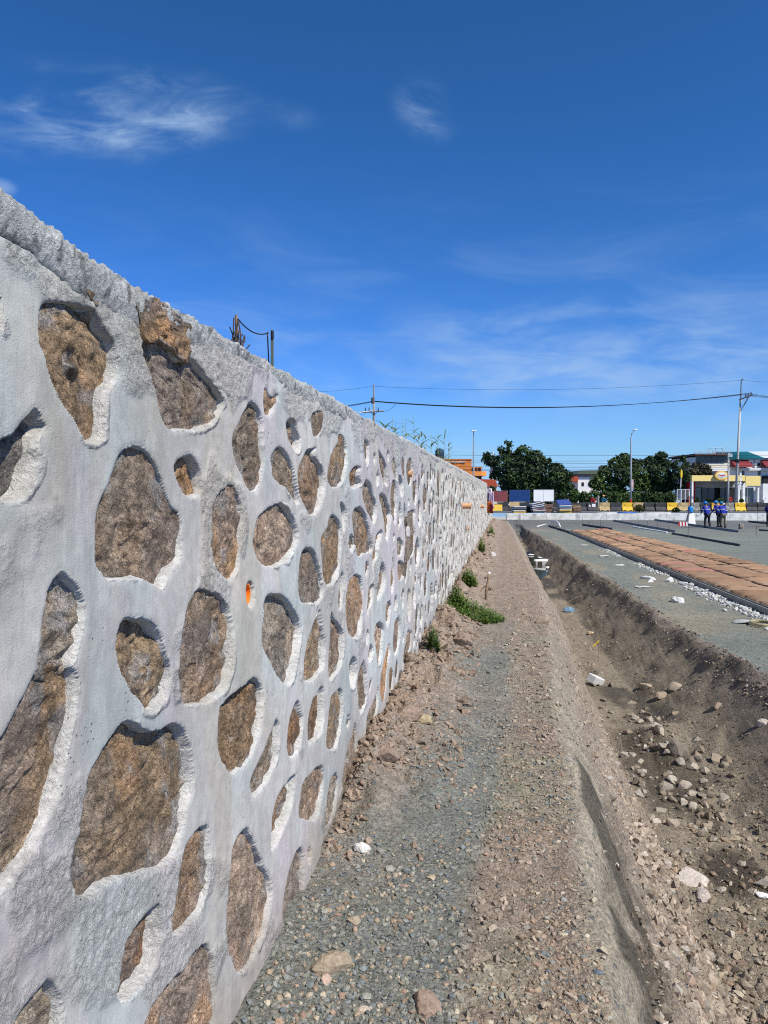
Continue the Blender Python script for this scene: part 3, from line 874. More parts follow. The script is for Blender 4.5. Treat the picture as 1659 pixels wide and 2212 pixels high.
# ================================================================ GROUND
YK = np.array([-3, 2.4, 4.5, 6.6, 10.6, 13.4, 23, 33, 45, 60.])
CRL = np.array([.34, .35, .40, .43, .58, .60, .47, .36, .15, -.3])
CRR = np.interp(YK, [0, 6, 10, 14.5, 19, 33, 50, 63], [3.5, 3.35, 3.15, 2.76, 2.6, 2.3, 1.5, .5])
FTR = np.interp(YK, [0, 6.6, 9, 11.8, 20, 30, 50], [2.2, 2.16, 2.14, 1.85, 1.80, 1.55, .95])
FTL = np.interp(YK, [0, 4, 7, 10, 18, 30, 50], [1.30, 1.30, 1.28, 1.25, 1.2, 1.0, .6])
SUB = -.68
ZBOT = -1.36


def crest_l(y): return np.interp(y, YK, CRL)
def crest_r(y): return np.interp(y, YK, CRR)
def foot_l(y): return np.interp(y, YK, FTL)
def foot_r(y): return np.interp(y, YK, FTR)


def terrain(x, y, fine=True):
    x, y = np.broadcast_arrays(np.asarray(x, float), np.asarray(y, float))
    wx = x + .09 * fbm(x * 1.1, y * 1.1, 0, 3, 301) + .055 * fbm(x * 4.5, y * 4.5, 0, 4, 302)
    cl, cr, fl, fr = crest_l(y), crest_r(y), foot_l(y), foot_r(y)
    z = np.zeros_like(x)
    # left bank: cut face, then a talus of rubble
    t1 = np.clip((wx - cl + .04) / .36, 0, 1); t1 = .5 * t1 + .5 * sstep(0, 1, t1); t2 = np.clip((wx - cl - .22) / np.maximum(fl - cl - .22, .1), 0, 1)
    z = z - .46 * t1 - (-.46 - ZBOT) * t2
    z = z + .17 * np.exp(-((x - 1.85) / .42) ** 2 - ((y - 9.3) / 1.1) ** 2) * (1 + .7 * fbm(x * 4, y * 4, 0, 3, 311))
    t3 = sstep(0, 1, (wx - fr) / np.maximum(cr - fr, .2)) * .35 + .65 * np.clip((wx - fr) / np.maximum(cr - fr, .2), 0, 1)
    z = np.where(wx > fr - .02, z + (SUB - ZBOT) * t3, z)
    path = sstep(cl - .02, cl - .25, x)
    # soil heaped against the wall foot, tyre ruts in the wet soil of the crest
    z = z + path * (.13 * sstep(-.12, -.72, x) * sstep(3.2, 4.4, y) * np.maximum(.1, 1 + 1.6 * fbm(x * 4.2, y * 3.0, 0, 4, 303)))
    rut = sstep(cl - .62, cl - .40, x) * sstep(cl - .02, cl - .14, x)
    z = z + rut * .017 * np.sin(y * 46 + 3 * fbm(x * 3, y * 1.5, 0, 2, 304)) * (0.5 + .5 * fbm(x * 2, y * 1.3, 0, 2, 305))
    ridge = np.exp(-((x - cr + .05) / .16) ** 2) * sstep(2, 6, y) * sstep(40, 25, y)
    z = z + ridge * .13 * (.6 + fbm(x * 2.2, y * 1.4, 0, 4, 306))
    far = sstep(46, 60, y)
    z = z * (1 - far) + far * SUB
    off = sstep(cr, cr + .5, x)
    bank = sstep(cl, cl + .3, x) * (1 - off)
    lump = .03 * bank + .012 * path + .012 * off
    z = z + lump * fbm(x * 2.0, y * 2.0, 0, 4, 307)
    if fine:
        a = .018 * bank + .010 * path + .005 * off
        smooth = np.exp(-((x - cl - .08) / .10) ** 2) * sstep(9, 6, y)
        z = z + a * (1 - .7 * smooth) * fbm(x * 11, y * 11, 0, 4, 308) + .4 * a * (1 - .8 * smooth) * np.abs(fbm(x * 31, y * 31, 0, 3, 309))
    z = z * 1.0
    return z


def ground_colour(x, y):
    cl, cr, fl, fr = crest_l(y), crest_r(y), foot_l(y), foot_r(y)
    n1 = fbm(x * 1.3, y * .7, 0, 4, 320); n2 = fbm(x * 3.1, y * 2.2, 0, 4, 321); n3 = fbm(x * .5, y * .35, 0, 3, 322)
    wob = .22 * n1 + .10 * n2
    blue = np.array([.215, .218, .186]); soil = np.array([.33, .25, .188]); beige = np.array([.36, .31, .23])
    bankc = np.array([.25, .21, .155]); dark = np.array([.155, .130, .110]); sub = np.array([.205, .222, .188]); tan = np.array([.30, .265, .19])
    talus = np.array([.34, .275, .205])

    def L(a, b, t): return a * (1 - t[..., None]) + b * t[..., None]
    C_ = np.ones(x.shape + (3,)) * blue
    C_ = L(C_, soil, sstep(-.30, -.62, x + wob * .9) * sstep(2.6, 4.8, y + n2))
    C_ = L(C_, L(np.ones_like(C_) * soil, tan, sstep(-.2, .4, n2)), sstep(cl - .50, cl - .36, x + wob * .5) * .85)
    C_ = L(C_, soil * 1.02, sstep(6.0, 9.5, y + 3 * n3 - 1.5 * (x + .3)) * .85)
    C_ = L(C_, beige, sstep(cl - .12, cl - .02, x + wob * .2) * (.25 + .75 * sstep(9, 6, y)))
    C_ = L(C_, talus, sstep(cl + .12, cl + .26, x + wob * .25))
    C_ = L(C_, talus * np.array([.80, .82, .80]), sstep(fl - .2, fl + .25, x + wob * .6))
    C_ = L(C_, bankc, sstep(fr - .22, fr + .12, x + wob * .8))
    C_ = L(C_, dark, sstep(fr + .35 * (cr - fr), fr + .65 * (cr - fr), x + wob) * sstep(14, 8, y + 4 * n3) * .9)
    ridge = np.exp(-((x - cr + .05) / .20) ** 2)
    C_ = L(C_, dark * 1.05, ridge * sstep(-.3, .25, n2) * sstep(24, 15, y) * .9)
    far = sstep(16, 22, y)
    wetb = sstep(-.15, .35, fbm(x * .9, y * .8 + x * 1.4, 0, 3, 324)) * sstep(fr, fr + .25, x) * sstep(cr + .1, cr - .35, x) * far
    C_ = L(C_, dark, wetb * .8)
    subm = sstep(cr + .0, cr + .30, x + wob * .8)
    C_ = L(C_, L(np.ones_like(C_) * sub, tan, sstep(.02, .42, n3 + .3 * n1) * sstep(cr + 2.6, cr + .6, x) * .9), subm)
    C_ = L(C_, np.ones(3) * np.array([.155, .16, .152]), sstep(46, 58, y))
    streak = fbm(x * .35, y * 1.6, 0, 4, 325)
    C_ = C_ * (1 + subm * .16 * streak)[..., None]
    # wet patches where seepage has soaked the cut face and the trench floor
    dc = x - cl
    w1b = np.zeros_like(x)
    for cx_, cy_, rx_, ry_ in ((.24, 2.5, .17, .46), (.17, 3.15, .13, .40), (.24, 3.75, .13, .32), (.13, 4.15, .10, .42), (.10, 4.9, .08, .38)):
        w1b = np.maximum(w1b, sstep(1.0, .75, np.hypot((dc - cx_ + .10 * (y - cy_)) / rx_, (y - cy_) / ry_) + .35 * fbm(x * 9, y * 5, 0, 4, 336)))
    w1 = sstep(.02, .07, x - cl - .03 + .06 * fbm(y * 2.6, x * 3, 0, 4, 330)) * sstep(.44, .34, x - cl + .10 * n2)
    w1 = w1 * sstep(-.12, .06, fbm(y * 1.5 - x * 2.2 + 2, x * 5 + y * .5, 0, 4, 331) + .10) * sstep(5.6, 4.6, y)
    dk8 = sstep(1.1, .6, np.hypot((x - 1.7) / .45, (y - 8.4) / .9) + .4 * n2)
    w2 = sstep(.12, .42, fbm(x * 1.5 + 5, y * .75, 0, 4, 332) + .10) * sstep(fl - .1, fl + .3, x) * sstep(fr + .35, fr + .1, x)
    pud = sstep(1, .55, np.hypot((x - 1.80) / .30, (y - 6.35) / .55) + .25 * n2)
    w3 = sstep(0, .3, n1 + .1) * sstep(19, 24, y) * sstep(42, 36, y) * sstep(fl - .1, fl + .1, x) * sstep(fr + .1, fr - .1, x)
    wet = np.clip(np.maximum(np.maximum(np.maximum(np.maximum(w1 * .5, dk8 * .8), w1b), w2 * .9), np.maximum(pud, w3)), 0, 1)
    C_ = L(C_, C_ * np.array([.32, .32, .31]), wet)
    C_ = C_ * (1 + .12 * fbm(x * 7, y * 7, 0, 3, 333))[..., None]
    return C_, 1 - wet


ys = [-3.0, -2, -1, 0, .6, 1.0]
while ys[-1] < 70:
    ys.append(ys[-1] + max(.011, .0062 * ys[-1] ** 1.28))
xs = [-.95]
while xs[-1] < 300:
    x_ = xs[-1]
    xs.append(x_ + (.0115 if x_ < 1.5 else .016 if x_ < 3.7 else min(8, .03 + .16 * (x_ - 3.6))))
XS, YS = np.meshgrid(np.array(xs), np.array(ys))
ZS = terrain(XS, YS)
Cg, dry = ground_colour(XS, YS)
gv = np.stack([XS, YS, ZS], -1).reshape(-1, 3)
gc = np.concatenate([Cg, dry[..., None]], -1).reshape(-1, 4)
ground = link('ground', np_mesh('ground', gv, grid_faces(len(ys), len(xs)), True, {'col': gc}), M_GROUND)
tag(ground, kind='structure')
print('ground quads', len(ys) * len(xs))


def sheet(name, x0, x1, y0, y1, z, m):
    b = MB(); b.quad((x0, y0, z), (x1, y0, z), (x1, y1, z), (x0, y1, z))
    return tag(b.build(name, m), kind='structure')


M_ROAD = mat('old_asphalt', (.12, .125, .125), .9, .2, .4, .3, 8)
M_EARTH = mat('dry_earth', (.17, .14, .10), .95, .3, .3, .3, 6)
def zat(px, py, d): return dep(px, py, d)[2]


# filled ground behind the wall, and the far country to the horizon
sheet('backfill', -120, WALLX - .40, -3, WALL_STEP, WALL_H - .18, M_EARTH)
sheet('backfill', -120, WALLX - .40, WALL_STEP, 71.4, LOW_H - .35, M_EARTH)
sheet('land', -3000, 3000, 112, 5000, -.16, M_EARTH)

# ---------------------------------------------------------------- loose stones
def ico(sub):
    bm = bmesh.new(); bmesh.ops.create_icosphere(bm, subdivisions=sub, radius=1)
    V = np.array([v.co[:] for v in bm.verts]); Fc = np.array([[v.index for v in f.verts] for f in bm.faces]); bm.free()
    return V, Fc


ICO1, ICO2, ICO3, ICO4 = ico(1), ico(2), ico(3), ico(4)


def rock_variants(icov, n, seed, amp=.34, cuts=5):
    V, Fc = icov; out = []
    for k in range(n):
        r = 1 + amp * fbm(V[:, 0] * 1.1 + k * 5, V[:, 1] * 1.1, V[:, 2] * 1.1 + seed, 3, seed + k)
        q = V * r[:, None]
        rg = np.random.default_rng(seed * 31 + k)
        for _ in range(cuts):                                    # flat broken faces
            nrm = rg.normal(size=3); nrm /= np.linalg.norm(nrm); lim = rg.uniform(.56, .85)
            dd = q @ nrm; q = q - np.maximum(dd - lim, 0)[:, None] * nrm * .9
        out.append(q)
    return out, Fc


def hull_rock(seed, npt):
    rg = np.random.default_rng(seed)
    p = rg.normal(size=(npt, 3)); p /= np.linalg.norm(p, axis=1, keepdims=True); p *= rg.uniform(.75, 1.15, (npt, 1))
    bm = bmesh.new()
    for q in p: bm.verts.new(q)
    r = bmesh.ops.convex_hull(bm, input=list(bm.verts))
    bmesh.ops.delete(bm, geom=[v for v in bm.verts if not v.link_faces], context='VERTS')
    bmesh.ops.triangulate(bm, faces=bm.faces)
    bm.verts.index_update()
    V = np.array([v.co[:] for v in bm.verts]); Fc = np.array([[v.index for v in f.verts] for f in bm.faces]); bm.free()
    return V, Fc


def scatter(name, pos, size, col, label, cat, icov=ICO1, seed=1, flat=.62, smooth=False, m=None):
    if icov is None:                                           # angular broken stone
        vs, fs, cs_, b0 = [], [], [], 0
        rg = np.random.default_rng(seed); pick = rg.integers(0, 14, len(pos))
        for k in range(14):
            V, Fc = hull_rock(seed * 50 + k, 11); w_ = np.nonzero(pick == k)[0]
            if not len(w_): continue
            n = len(w_); ang = rg.uniform(0, 2 * pi, n)
            VV = V[None] * (np.stack([rg.uniform(.75, 1.3, n), rg.uniform(.6, 1.0, n), rg.uniform(flat * .7, flat * 1.3, n)], 1) * size[w_][:, None])[:, None, :]
            tl = rg.normal(0, .35, n); ct, st = np.cos(tl)[:, None], np.sin(tl)[:, None]
            VV = np.stack([VV[..., 0] * ct - VV[..., 2] * st, VV[..., 1], VV[..., 0] * st + VV[..., 2] * ct], -1)
            ca, sa = np.cos(ang)[:, None], np.sin(ang)[:, None]
            VV = np.stack([VV[..., 0] * ca - VV[..., 1] * sa, VV[..., 0] * sa + VV[..., 1] * ca, VV[..., 2]], -1) + pos[w_][:, None, :]
            vs.append(VV.reshape(-1, 3)); fs.append((Fc[None] + (np.arange(n) * len(V))[:, None, None]).reshape(-1, 3) + b0); b0 += n * len(V)
            cs_.append(np.repeat(col[w_], len(V), 0))
        o = link(name, np_mesh(name, np.concatenate(vs), np.concatenate(fs), False, {'col': np.concatenate(cs_)}), m or M_ROCK)
        return tag(o, label, cat, kind='stuff')
    var, Fc = rock_variants(icov, 10, seed)
    n = len(pos); rg = np.random.default_rng(seed)
    ang = rg.uniform(0, 2 * pi, (n, 2)); pick = rg.integers(0, 10, n)
    VV = np.stack(var)[pick]                                   # n, v, 3
    sc3 = np.stack([rg.uniform(.75, 1.25, n), rg.uniform(.65, 1.0, n), rg.uniform(flat * .75, flat * 1.25, n)], 1) * size[:, None]
    VV = VV * sc3[:, None, :]
    ca, sa = np.cos(ang[:, 0]), np.sin(ang[:, 0])
    tl = (ang[:, 1] - pi) * .12; ct, st = np.cos(tl), np.sin(tl)
    y2 = VV[..., 1] * ct[:, None] - VV[..., 2] * st[:, None]; z2 = VV[..., 1] * st[:, None] + VV[..., 2] * ct[:, None]
    x3 = VV[..., 0] * ca[:, None] - y2 * sa[:, None]; y3 = VV[..., 0] * sa[:, None] + y2 * ca[:, None]
    VV = np.stack([x3, y3, z2], -1) + pos[:, None, :]
    nv = VV.shape[1]
    FF = (Fc[None] + (np.arange(n) * nv)[:, None, None]).reshape(-1, 3)
    CC = np.repeat(col, nv, 0)
    o = link(name, np_mesh(name, VV.reshape(-1, 3), FF, smooth, {'col': CC}), m or M_ROCK)
    return tag(o, label, cat, kind='stuff')


def put(x, y, size, sink=.42):
    return np.stack([x, y, terrain(x, y) + size * (.5 - sink)], 1)


def ysample(n, y0, y1, p=1.6):
    u = RNG.random(n); a, b = y0 ** (1 - p), y1 ** (1 - p)
    return (a + (b - a) * u) ** (1 / (1 - p))


C_BLU = np.array([[.185, .20, .195], [.225, .23, .205], [.15, .165, .165], [.28, .27, .225], [.23, .225, .18]])
C_TAN = np.array([[.36, .29, .20], [.31, .24, .165], [.42, .36, .27], [.27, .20, .14], [.33, .23, .165]])
C_PAL = np.array([[.40, .34, .265], [.46, .40, .32], [.34, .28, .21], [.29, .23, .17], [.50, .45, .37]])
C_DRK = np.array([[.115, .094, .078], [.15, .12, .095], [.09, .075, .064], [.19, .15, .115]])


def cols(n, *sets):
    s = np.concatenate(sets)
    return s[RNG.integers(0, len(s), n)] * RNG.uniform(.78, 1.2, (n, 1))


# blue grey gravel of the path
n = 20000
y = ysample(n, 1.9, 15, 1.75); x = RNG.uniform(-.80, .42, n)
keep = (x < crest_l(y) - .02) & (fbm(x * 2.1, y * 1.6, 0, 3, 351) + .35 * (RNG.random(n) - .2) > -.18); x, y = x[keep], y[keep]; n = len(x)
sz = .0035 + .013 * RNG.random(n) ** 4 + .016 * RNG.random(n) * (RNG.random(n) > .975)
tanp = (x > crest_l(y) - .46) | ((x < -.5) & (y > 3.6)) | (y > 8)
cg = np.where(((RNG.random(n) < .72) ^ tanp)[:, None], cols(n, C_BLU), cols(n, C_TAN))
scatter('gravel', put(x, y, sz), sz, cg, 'blue grey and tan gravel strewn over the path beside the wall', 'gravel', ICO1, 3)
# crumbs of the same soil lying on the churned strip, the crest and the slope
n = 13000
y = ysample(n, 2.2, 22, 1.75); x = RNG.uniform(-.35, 1.0, n)
keep = (x > crest_l(y) - .52) & (x < crest_l(y) + .5) & ~((np.abs(x - crest_l(y) - .12) < .16) & (y < 5.5) & (RNG.random(n) > .08)); x, y = x[keep], y[keep]; n = len(x)
sz = .003 + .020 * RNG.random(n) ** 6 * np.clip(y / 5, .8, 1.5)
gcol, _ = ground_colour(x, y)
scatter('soil_crumbs', put(x, y, sz), sz, gcol * RNG.uniform(.75, 1.3, (n, 1)), 'pinkish brown soil crumbs over the churned strip beside the trench', 'soil clods', None, 14, flat=.8)
# dense bank of rubble piled low on the near slope
n = 3600
y = 2.4 + 4.2 * RNG.random(n) ** 1.3; x = crest_l(y) + .40 + np.abs(RNG.normal(.32, .26, n))
keep = (x < 1.75) & (fbm(x * 2.4, y * 1.6, 0, 3, 362) + .6 * (RNG.random(n) - .45) > -.12); x, y = x[keep], y[keep]; n = len(x)
sz = .008 + .040 * RNG.random(n) ** 3
gcol, _ = ground_colour(x, y)
cg = np.where((RNG.random(n) < .6)[:, None], gcol * RNG.uniform(.75, 1.35, (n, 1)), cols(n, C_PAL, C_TAN) * .85)
scatter('piled_rubble', put(x, y, sz, .3), sz, cg, 'broken pale rubble piled low on the near slope of the trench', 'rubble', None, 16, flat=.8)
# pale rubble down the left slope and on the trench floor
n = 16000
y = ysample(n, 2.6, 26, 1.9); x = RNG.uniform(.5, 2.3, n)
cl_, fr_ = crest_l(y), foot_r(y)
keep = (x > cl_ + .17) & (x < fr_ + .3) & (fbm(x * 1.5, y * 1.2, 0, 3, 352) + .8 * (RNG.random(n) - .45) > -.1); x, y = x[keep], y[keep]; n = len(x)
clus = np.clip(1.0 + 1.2 * fbm(x * 1.6, y * 1.3, 0, 2, 353), .35, 1.8)
sz = (.006 + .028 * RNG.random(n) ** 4) * clus
gcol, _ = ground_colour(x, y)
cg = np.where((RNG.random(n) < .6)[:, None], gcol * RNG.uniform(.7, 1.35, (n, 1)), cols(n, C_PAL, C_TAN, C_TAN) * .85)
scatter('rubble', put(x, y, sz), sz, cg, 'pale broken rubble spilling down the trench slope and floor', 'rubble', None, 5, flat=.75)
# clods on the dark right bank and its crest
n = 9000
y = ysample(n, 3.5, 30, 1.6); u = RNG.random(n) ** .8
x = foot_r(y) - .1 + u * (crest_r(y) - foot_r(y) + .35)
rid = np.abs(x - crest_r(y) + .04) < .17 + .1 * RNG.random(n)
keep = (fbm(x * 1.9, y * 1.5, 0, 3, 354) + .7 * (RNG.random(n) - .4) > -.1) | rid; x, y, rid = x[keep], y[keep], rid[keep]; n = len(x)
sz = (.006 + .018 * RNG.random(n) ** 3) + rid * (.02 * RNG.random(n) ** 2) * (y < 22)
cg = np.where((RNG.random(n) < .25)[:, None], cols(n, C_PAL) * .8, cols(n, C_DRK, C_DRK, C_TAN * .6))
scatter('bank_clods', put(x, y, sz), sz, cg, 'dark crumbled clods along the far bank of the trench', 'soil clods', None, 7, flat=.8)
# brown soil clods heaped at the foot of the wall
n = 7000
y = ysample(n, 3.3, 24, 1.35); x = -.80 + .55 * RNG.random(n) ** 1.7
keep = (fbm(x * 2.2, y * 1.1, 0, 3, 355) + .5 * (RNG.random(n) - .4) > -.05); x, y = x[keep], y[keep]; n = len(x)
sz = (.005 + .034 * RNG.random(n) ** 5) * np.clip(y / 5, .7, 1.3)
scatter('wall_foot_clods', put(x, y, sz), sz, cols(n, np.array([[.285, .205, .15], [.25, .185, .135], [.30, .225, .165], [.21, .165, .125]])), 'reddish brown soil clods heaped against the foot of the wall', 'soil clods', None, 9, flat=.8)
# stones on the graded ground
n = 4200
y = ysample(n, 8, 45, 1.5); x = crest_r(y) + .25 + RNG.random(n) * 4.5
sz = .006 + .02 * RNG.random(n) ** 4
scatter('graded_ground_stones', put(x, y, sz), sz, cols(n, C_BLU, C_TAN), 'small stones scattered on the graded grey ground', 'gravel', ICO1, 10)

# ================================================================ FAR SIDE: KERB WALL, BARRIERS, BUILDINGS
def at(px, py, d):
    p = dep(px, py, d); return (float(p[0]), float(p[1]), float(p[2]))


def upx(d): return d / F


def gz(px, d, z):
    """point on height z in the pixel column px at depth d"""
    p = dep(px, 1067, d); return (float(p[0]), float(p[1]), z)


class Local:
    """builds in a frame facing the camera side of the road: X to the right, Y away, Z up (metres), placed by pixel columns"""
    def __init__(self, px0, d, z0):
        self.px0, self.d, self.z0 = px0, d, z0
        self.u = upx(d)
        self.loc = gz(px0, d, z0)

    def x(self, px): return (px - self.px0) * self.u
    def z(self, py): return float(dep(self.px0, py, self.d)[2]) - self.z0
    def root(self, name, label, cat, group=None): return empty(name, self.loc, YAW, label, cat, group)

    def slab(self, b, x0, y0, x1, y1, ya, yb):
        """box from pixel corner to pixel corner, depth from ya to yb metres"""
        X0, X1, Z0, Z1 = self.x(x0), self.x(x1), self.z(y1), self.z(y0)
        return b.box(((X0 + X1) / 2, (ya + yb) / 2, (Z0 + Z1) / 2), (abs(X1 - X0), abs(yb - ya), abs(Z1 - Z0)))


ROADZ = -.10
# raised road behind the kerb, one sheet
rb = MB()
pA, pB, pC, pD = gz(930, 69.35, ROADZ), gz(2300, 69.35, ROADZ), gz(2300, 108, ROADZ), gz(700, 108, ROADZ)
rb.quad(pA, pB, pC, pD)
tag(rb.build('road', M_ROAD), kind='structure')
vb = MB()
vb.quad(gz(400, 107.9, ROADZ - .02), gz(2500, 107.9, ROADZ - .02), gz(2500, 260, ROADZ - .02), gz(400, 260, ROADZ - .02))
tag(vb.build('verge', M_EARTH), kind='structure')

M_KERB = mat('stained_concrete', (.62, .60, .54), .9, .22, 2.2, .25, 30, dirt=.3, dirtcol=(.22, .20, .175))
kl = Local(1094, 69.0, SUB)
kr = kl.root('kerb_wall', 'low pale concrete kerb wall running behind the workers', 'wall')
edges = [1094, 1130, 1181, 1246, 1310, 1376, 1440, 1505, 1571, 1636, 1702, 1768, 1834]
for a_, b_ in zip(edges[:-1], edges[1:]):
    m_ = MB()
    x0, x1 = kl.x(a_) + .012, kl.x(b_) - .012
    m_.prism([(-.12, -.3), (.30, -.3), (.30, .50), (.26, .545), (-.06, .545), (-.09, .50)], x0, x1)
    m_.v = [(y, x, z) for x, y, z in m_.v]
    m_.build('kerb_segment', M_KERB, kr)
m_ = MB(); m_.box((kl.x(1076), .1, .0), (kl.x(1093) - kl.x(1060), .4, .50)); m_.build('low_kerb_segment', M_KERB, kr)

# scraps lying on the kerb
M_WHITE = mat('white_paint', (.78, .78, .76), .6, .05)
M_BLUE = mat('blue_plastic', (.02, .12, .45), .4, .08)
M_STEEL = mat('grey_steel', (.24, .25, .26), .5, .15, 8, metal=.4)
M_BLACK = mat('black_rubber', (.02, .02, .022), .6, .2)
for nm, m, x0, x1, y_, r_, lab in (('pipe', M_BLUE, 1335, 1375, 1108.6, .06, 'blue pipe lying on top of the concrete kerb wall'),
                                   ('pipe', M_WHITE, 1290, 1332, 1108.4, .045, 'white pipe lying on the kerb wall left of the blue pipe'),
                                   ('pipe', M_WHITE, 1384, 1450, 1109.0, .045, 'long white pipe lying on the kerb wall right of the blue pipe')):
    p0, p1 = Vector(gz(x0, 69.15, SUB + .545 + r_)), Vector(gz(x1, 69.15, SUB + .545 + r_))
    o = MB().tube([p0, (p0 + p1) / 2, p1], r_, 10).build(nm, m, smooth=True)
    tag(o, lab, 'pipe')

# ---- jersey barriers along the road edge
M_BY = mat('yellow_plastic', (.72, .45, .03), .5, .12, 3, dirt=.12, dirtcol=(.35, .22, .06))
M_BYF = mat('faded_yellow_plastic', (.48, .36, .17), .7, .25, 3, dirt=.55, dirtcol=(.22, .17, .11))
M_BYG = mat('worn_yellow_plastic', (.62, .38, .05), .6, .2, 3, dirt=.40, dirtcol=(.42, .10, .03))
M_BK = mat('black_plastic', (.035, .038, .040), .55, .3, 3, dirt=.22, dirtcol=(.18, .17, .16))
M_BG = mat('dirty_grey_plastic', (.25, .24, .21), .8, .35, 3, dirt=.5, dirtcol=(.10, .095, .09))
M_HOLE = mat('dark_cap', (.06, .05, .04), .7, .1)
M_PAPER = mat('white_paper', (.80, .79, .76), .8, .04)
bar_px = [(1088, 'k'), (1111, 'k'), (1134, 'k'), (1203, 'k'), (1226, 'k'), (1256.5, 'k'), (1280, 'kp'), (1305.8, 'yf'),
          (1330, 'k'), (1355.2, 'y'), (1379, 'yf2'), (1403, 'k'), (1427, 'k'), (1452, 'y'), (1476.5, 'yf3'), (1503, 'g'), (1524, 'k'), (1548, 'yg'),
          (1578, 'g2'), (1599, 'y'), (1624, 'k'), (1648, 'k'), (1671, 'k')]
bl = {'y': (M_BY, 'bright yellow plastic road barrier'), 'yf': (M_BYF, 'faded tan road barrier left of the black one below the lamp post'),
      'yf2': (M_BYF, 'faded yellow road barrier behind the bushy weed'), 'yf3': (M_BYF, 'grimy road barrier with a yellow upper edge beside the white fence'),
      'g': (M_BG, 'dirty mottled grey road barrier below the shop pillar'), 'g2': (M_BG, 'dirty grey road barrier behind the pair of workers'),
      'yg': (M_BYG, 'yellow road barrier smeared with orange paint left of the pair of workers'),
      'kp': (M_BK, 'black road barrier with white sheets stuck on it'), 'k': (M_BK, 'black plastic road barrier in the row along the road edge')}
klab = {1088: 'black road barrier beside the stepped end of the wall', 1111: 'black road barrier behind the leaning tan board', 1134: 'black road barrier behind the piles of black tyres',
        1203: 'black road barrier in the gap left of the tilted blue panel', 1226: 'black road barrier behind the tilted blue panel', 1256.5: 'black road barrier between the brown pile and the barrier with white sheets',
        1330: 'black road barrier between a tan one and a bright yellow one', 1403: 'black road barrier just right of the bushy weed', 1427: 'black road barrier just left of the bright yellow one by the fence',
        1524: 'black road barrier behind the left blue worker', 1624: 'black road barrier just right of the rightmost yellow one', 1648: 'second black road barrier right of the rightmost yellow one', 1671: 'black road barrier cut by the right edge'}
ylab = iter(['bright yellow road barrier just left of the lamp post base', 'bright yellow road barrier left of the white fence',
             'bright yellow road barrier right of the pair of workers', 'bright yellow road barrier at the right end of the row'])
BW, BH = 1.06, .84
bprof = [(-.26, 0), (-.26, .10), (-.20, .16), (-.10, .42), (-.075, BH - .03), (-.05, BH), (.05, BH), (.075, BH - .03), (.10, .42), (.20, .16), (.26, .10), (.26, 0)]
proto_b = {}
for i, (px, k) in enumerate(bar_px):
    d = 79.5 - 2.5 * (px - 1088) / 600
    m, lab = bl[k]
    if k == 'y': lab = next(ylab)
    if k == 'k': lab = klab[px]
    w_ = BW * (1 + .02 * sin(i * 3.1))
    root = empty('road_barrier', gz(px, d, ROADZ + .002), YAW + .04 * sin(i * 5.3), lab, 'barrier', 'road barriers lined up along the road edge')
    key = m.name
    if key not in proto_b:
        q = MB(); q.prism(bprof, -BW / 2, BW / 2); q.v = [(y, x, z) for x, y, z in q.v]
        body = q.build('barrier_body', m, root)
        cap = MB().tube([(-.25, -.085, .60), (-.25, -.115, .60)], .055, 12).build('filler_cap', M_HOLE, root)
        proto_b[key] = [body, cap] + [MB().box((fx, -.262, .055), (.22, .02, .085)).build('fork_slot', M_HOLE, root) for fx in (-.30, .30)]
    else:
        for src in proto_b[key]:
            cpy = src.copy(); COL.objects.link(cpy); cpy.parent = root
    if k == 'kp':
        for sx, sz, sw in ((-.30, .52, .20), (.10, .56, .36)):
            MB().box((sx, -.108, sz), (sw, .01, sw * .85), rx=0, ry=.5 if sx < 0 else 0).build('paper_sheet', M_PAPER, root)
for px in (1079.3,):
    o = MB().box((0, 0, 0), (.42, .012, .36), ry=.35).build('paper_notice', M_PAPER, loc=at(1103.5, 1066 + 23.0, 78.6))
    o.rotation_euler = (0, 0, YAW); tag(o, 'small white square sheet stuck on a black barrier beside the wall end', 'notice')

# ---- hoarding panels above the barriers
M_MAROON = mat('maroon_panel', (.22, .055, .06), .6, .15, 2)
M_NAVY = mat('navy_panel', (.012, .045, .165), .5, .12, 2)
M_WPAN = mat('white_panel', (.82, .82, .80), .5, .04, 2)
M_FRAME = mat('panel_frame', (.20, .13, .12), .6, .1)
for nm, mm, fm, x0, x1, y0, y1, lab in (('hoarding_panel', M_MAROON, M_FRAME, 1062, 1096.6, 1060, 1083.8, 'maroon double hoarding panel beside the far end of the wall'),
                                       ('hoarding_panel', M_NAVY, mat('navy_frame', (.06, .12, .26), .5, .1), 1101, 1144.8, 1058.4, 1083.4, 'navy blue double hoarding panel left of the white one'),
                                       ('hoarding_panel', M_WPAN, mat('white_frame', (.66, .67, .66), .5, .06), 1152.6, 1196.6, 1057.8, 1083, 'white double hoarding panel behind the stacked frames')):
    L_ = Local((x0 + x1) / 2, 82.5, ROADZ)
    rt_ = L_.root(nm, lab, 'hoarding')
    xm = (x0 + x1) / 2
    for a_, b_ in ((x0 + .7, xm - .25), (xm + .25, x1 - .7)):
        q = MB(); L_.slab(q, a_, y0 + .8, b_, y1 - .8, -.02, .02); q.build('panel', mm, rt_)
    for a_ in (x0, xm - .35, x1 - .7):
        q = MB(); L_.slab(q, a_, y0, a_ + .7, y1, -.035, .035); q.build('upright', fm, rt_)
    for b_ in (y0, y1 - .75):
        q = MB(); L_.slab(q, x0 + .7, b_, x1 - .7, b_ + .75, -.032, .032); q.build('rail', fm, rt_)
    for a_ in (x0 + 1, x1 - 1):
        q = MB(); q.box((L_.x(a_), .06, L_.z(y1) / 2), (.08, .06, L_.z(y1))); q.build('post', M_STEEL, rt_)

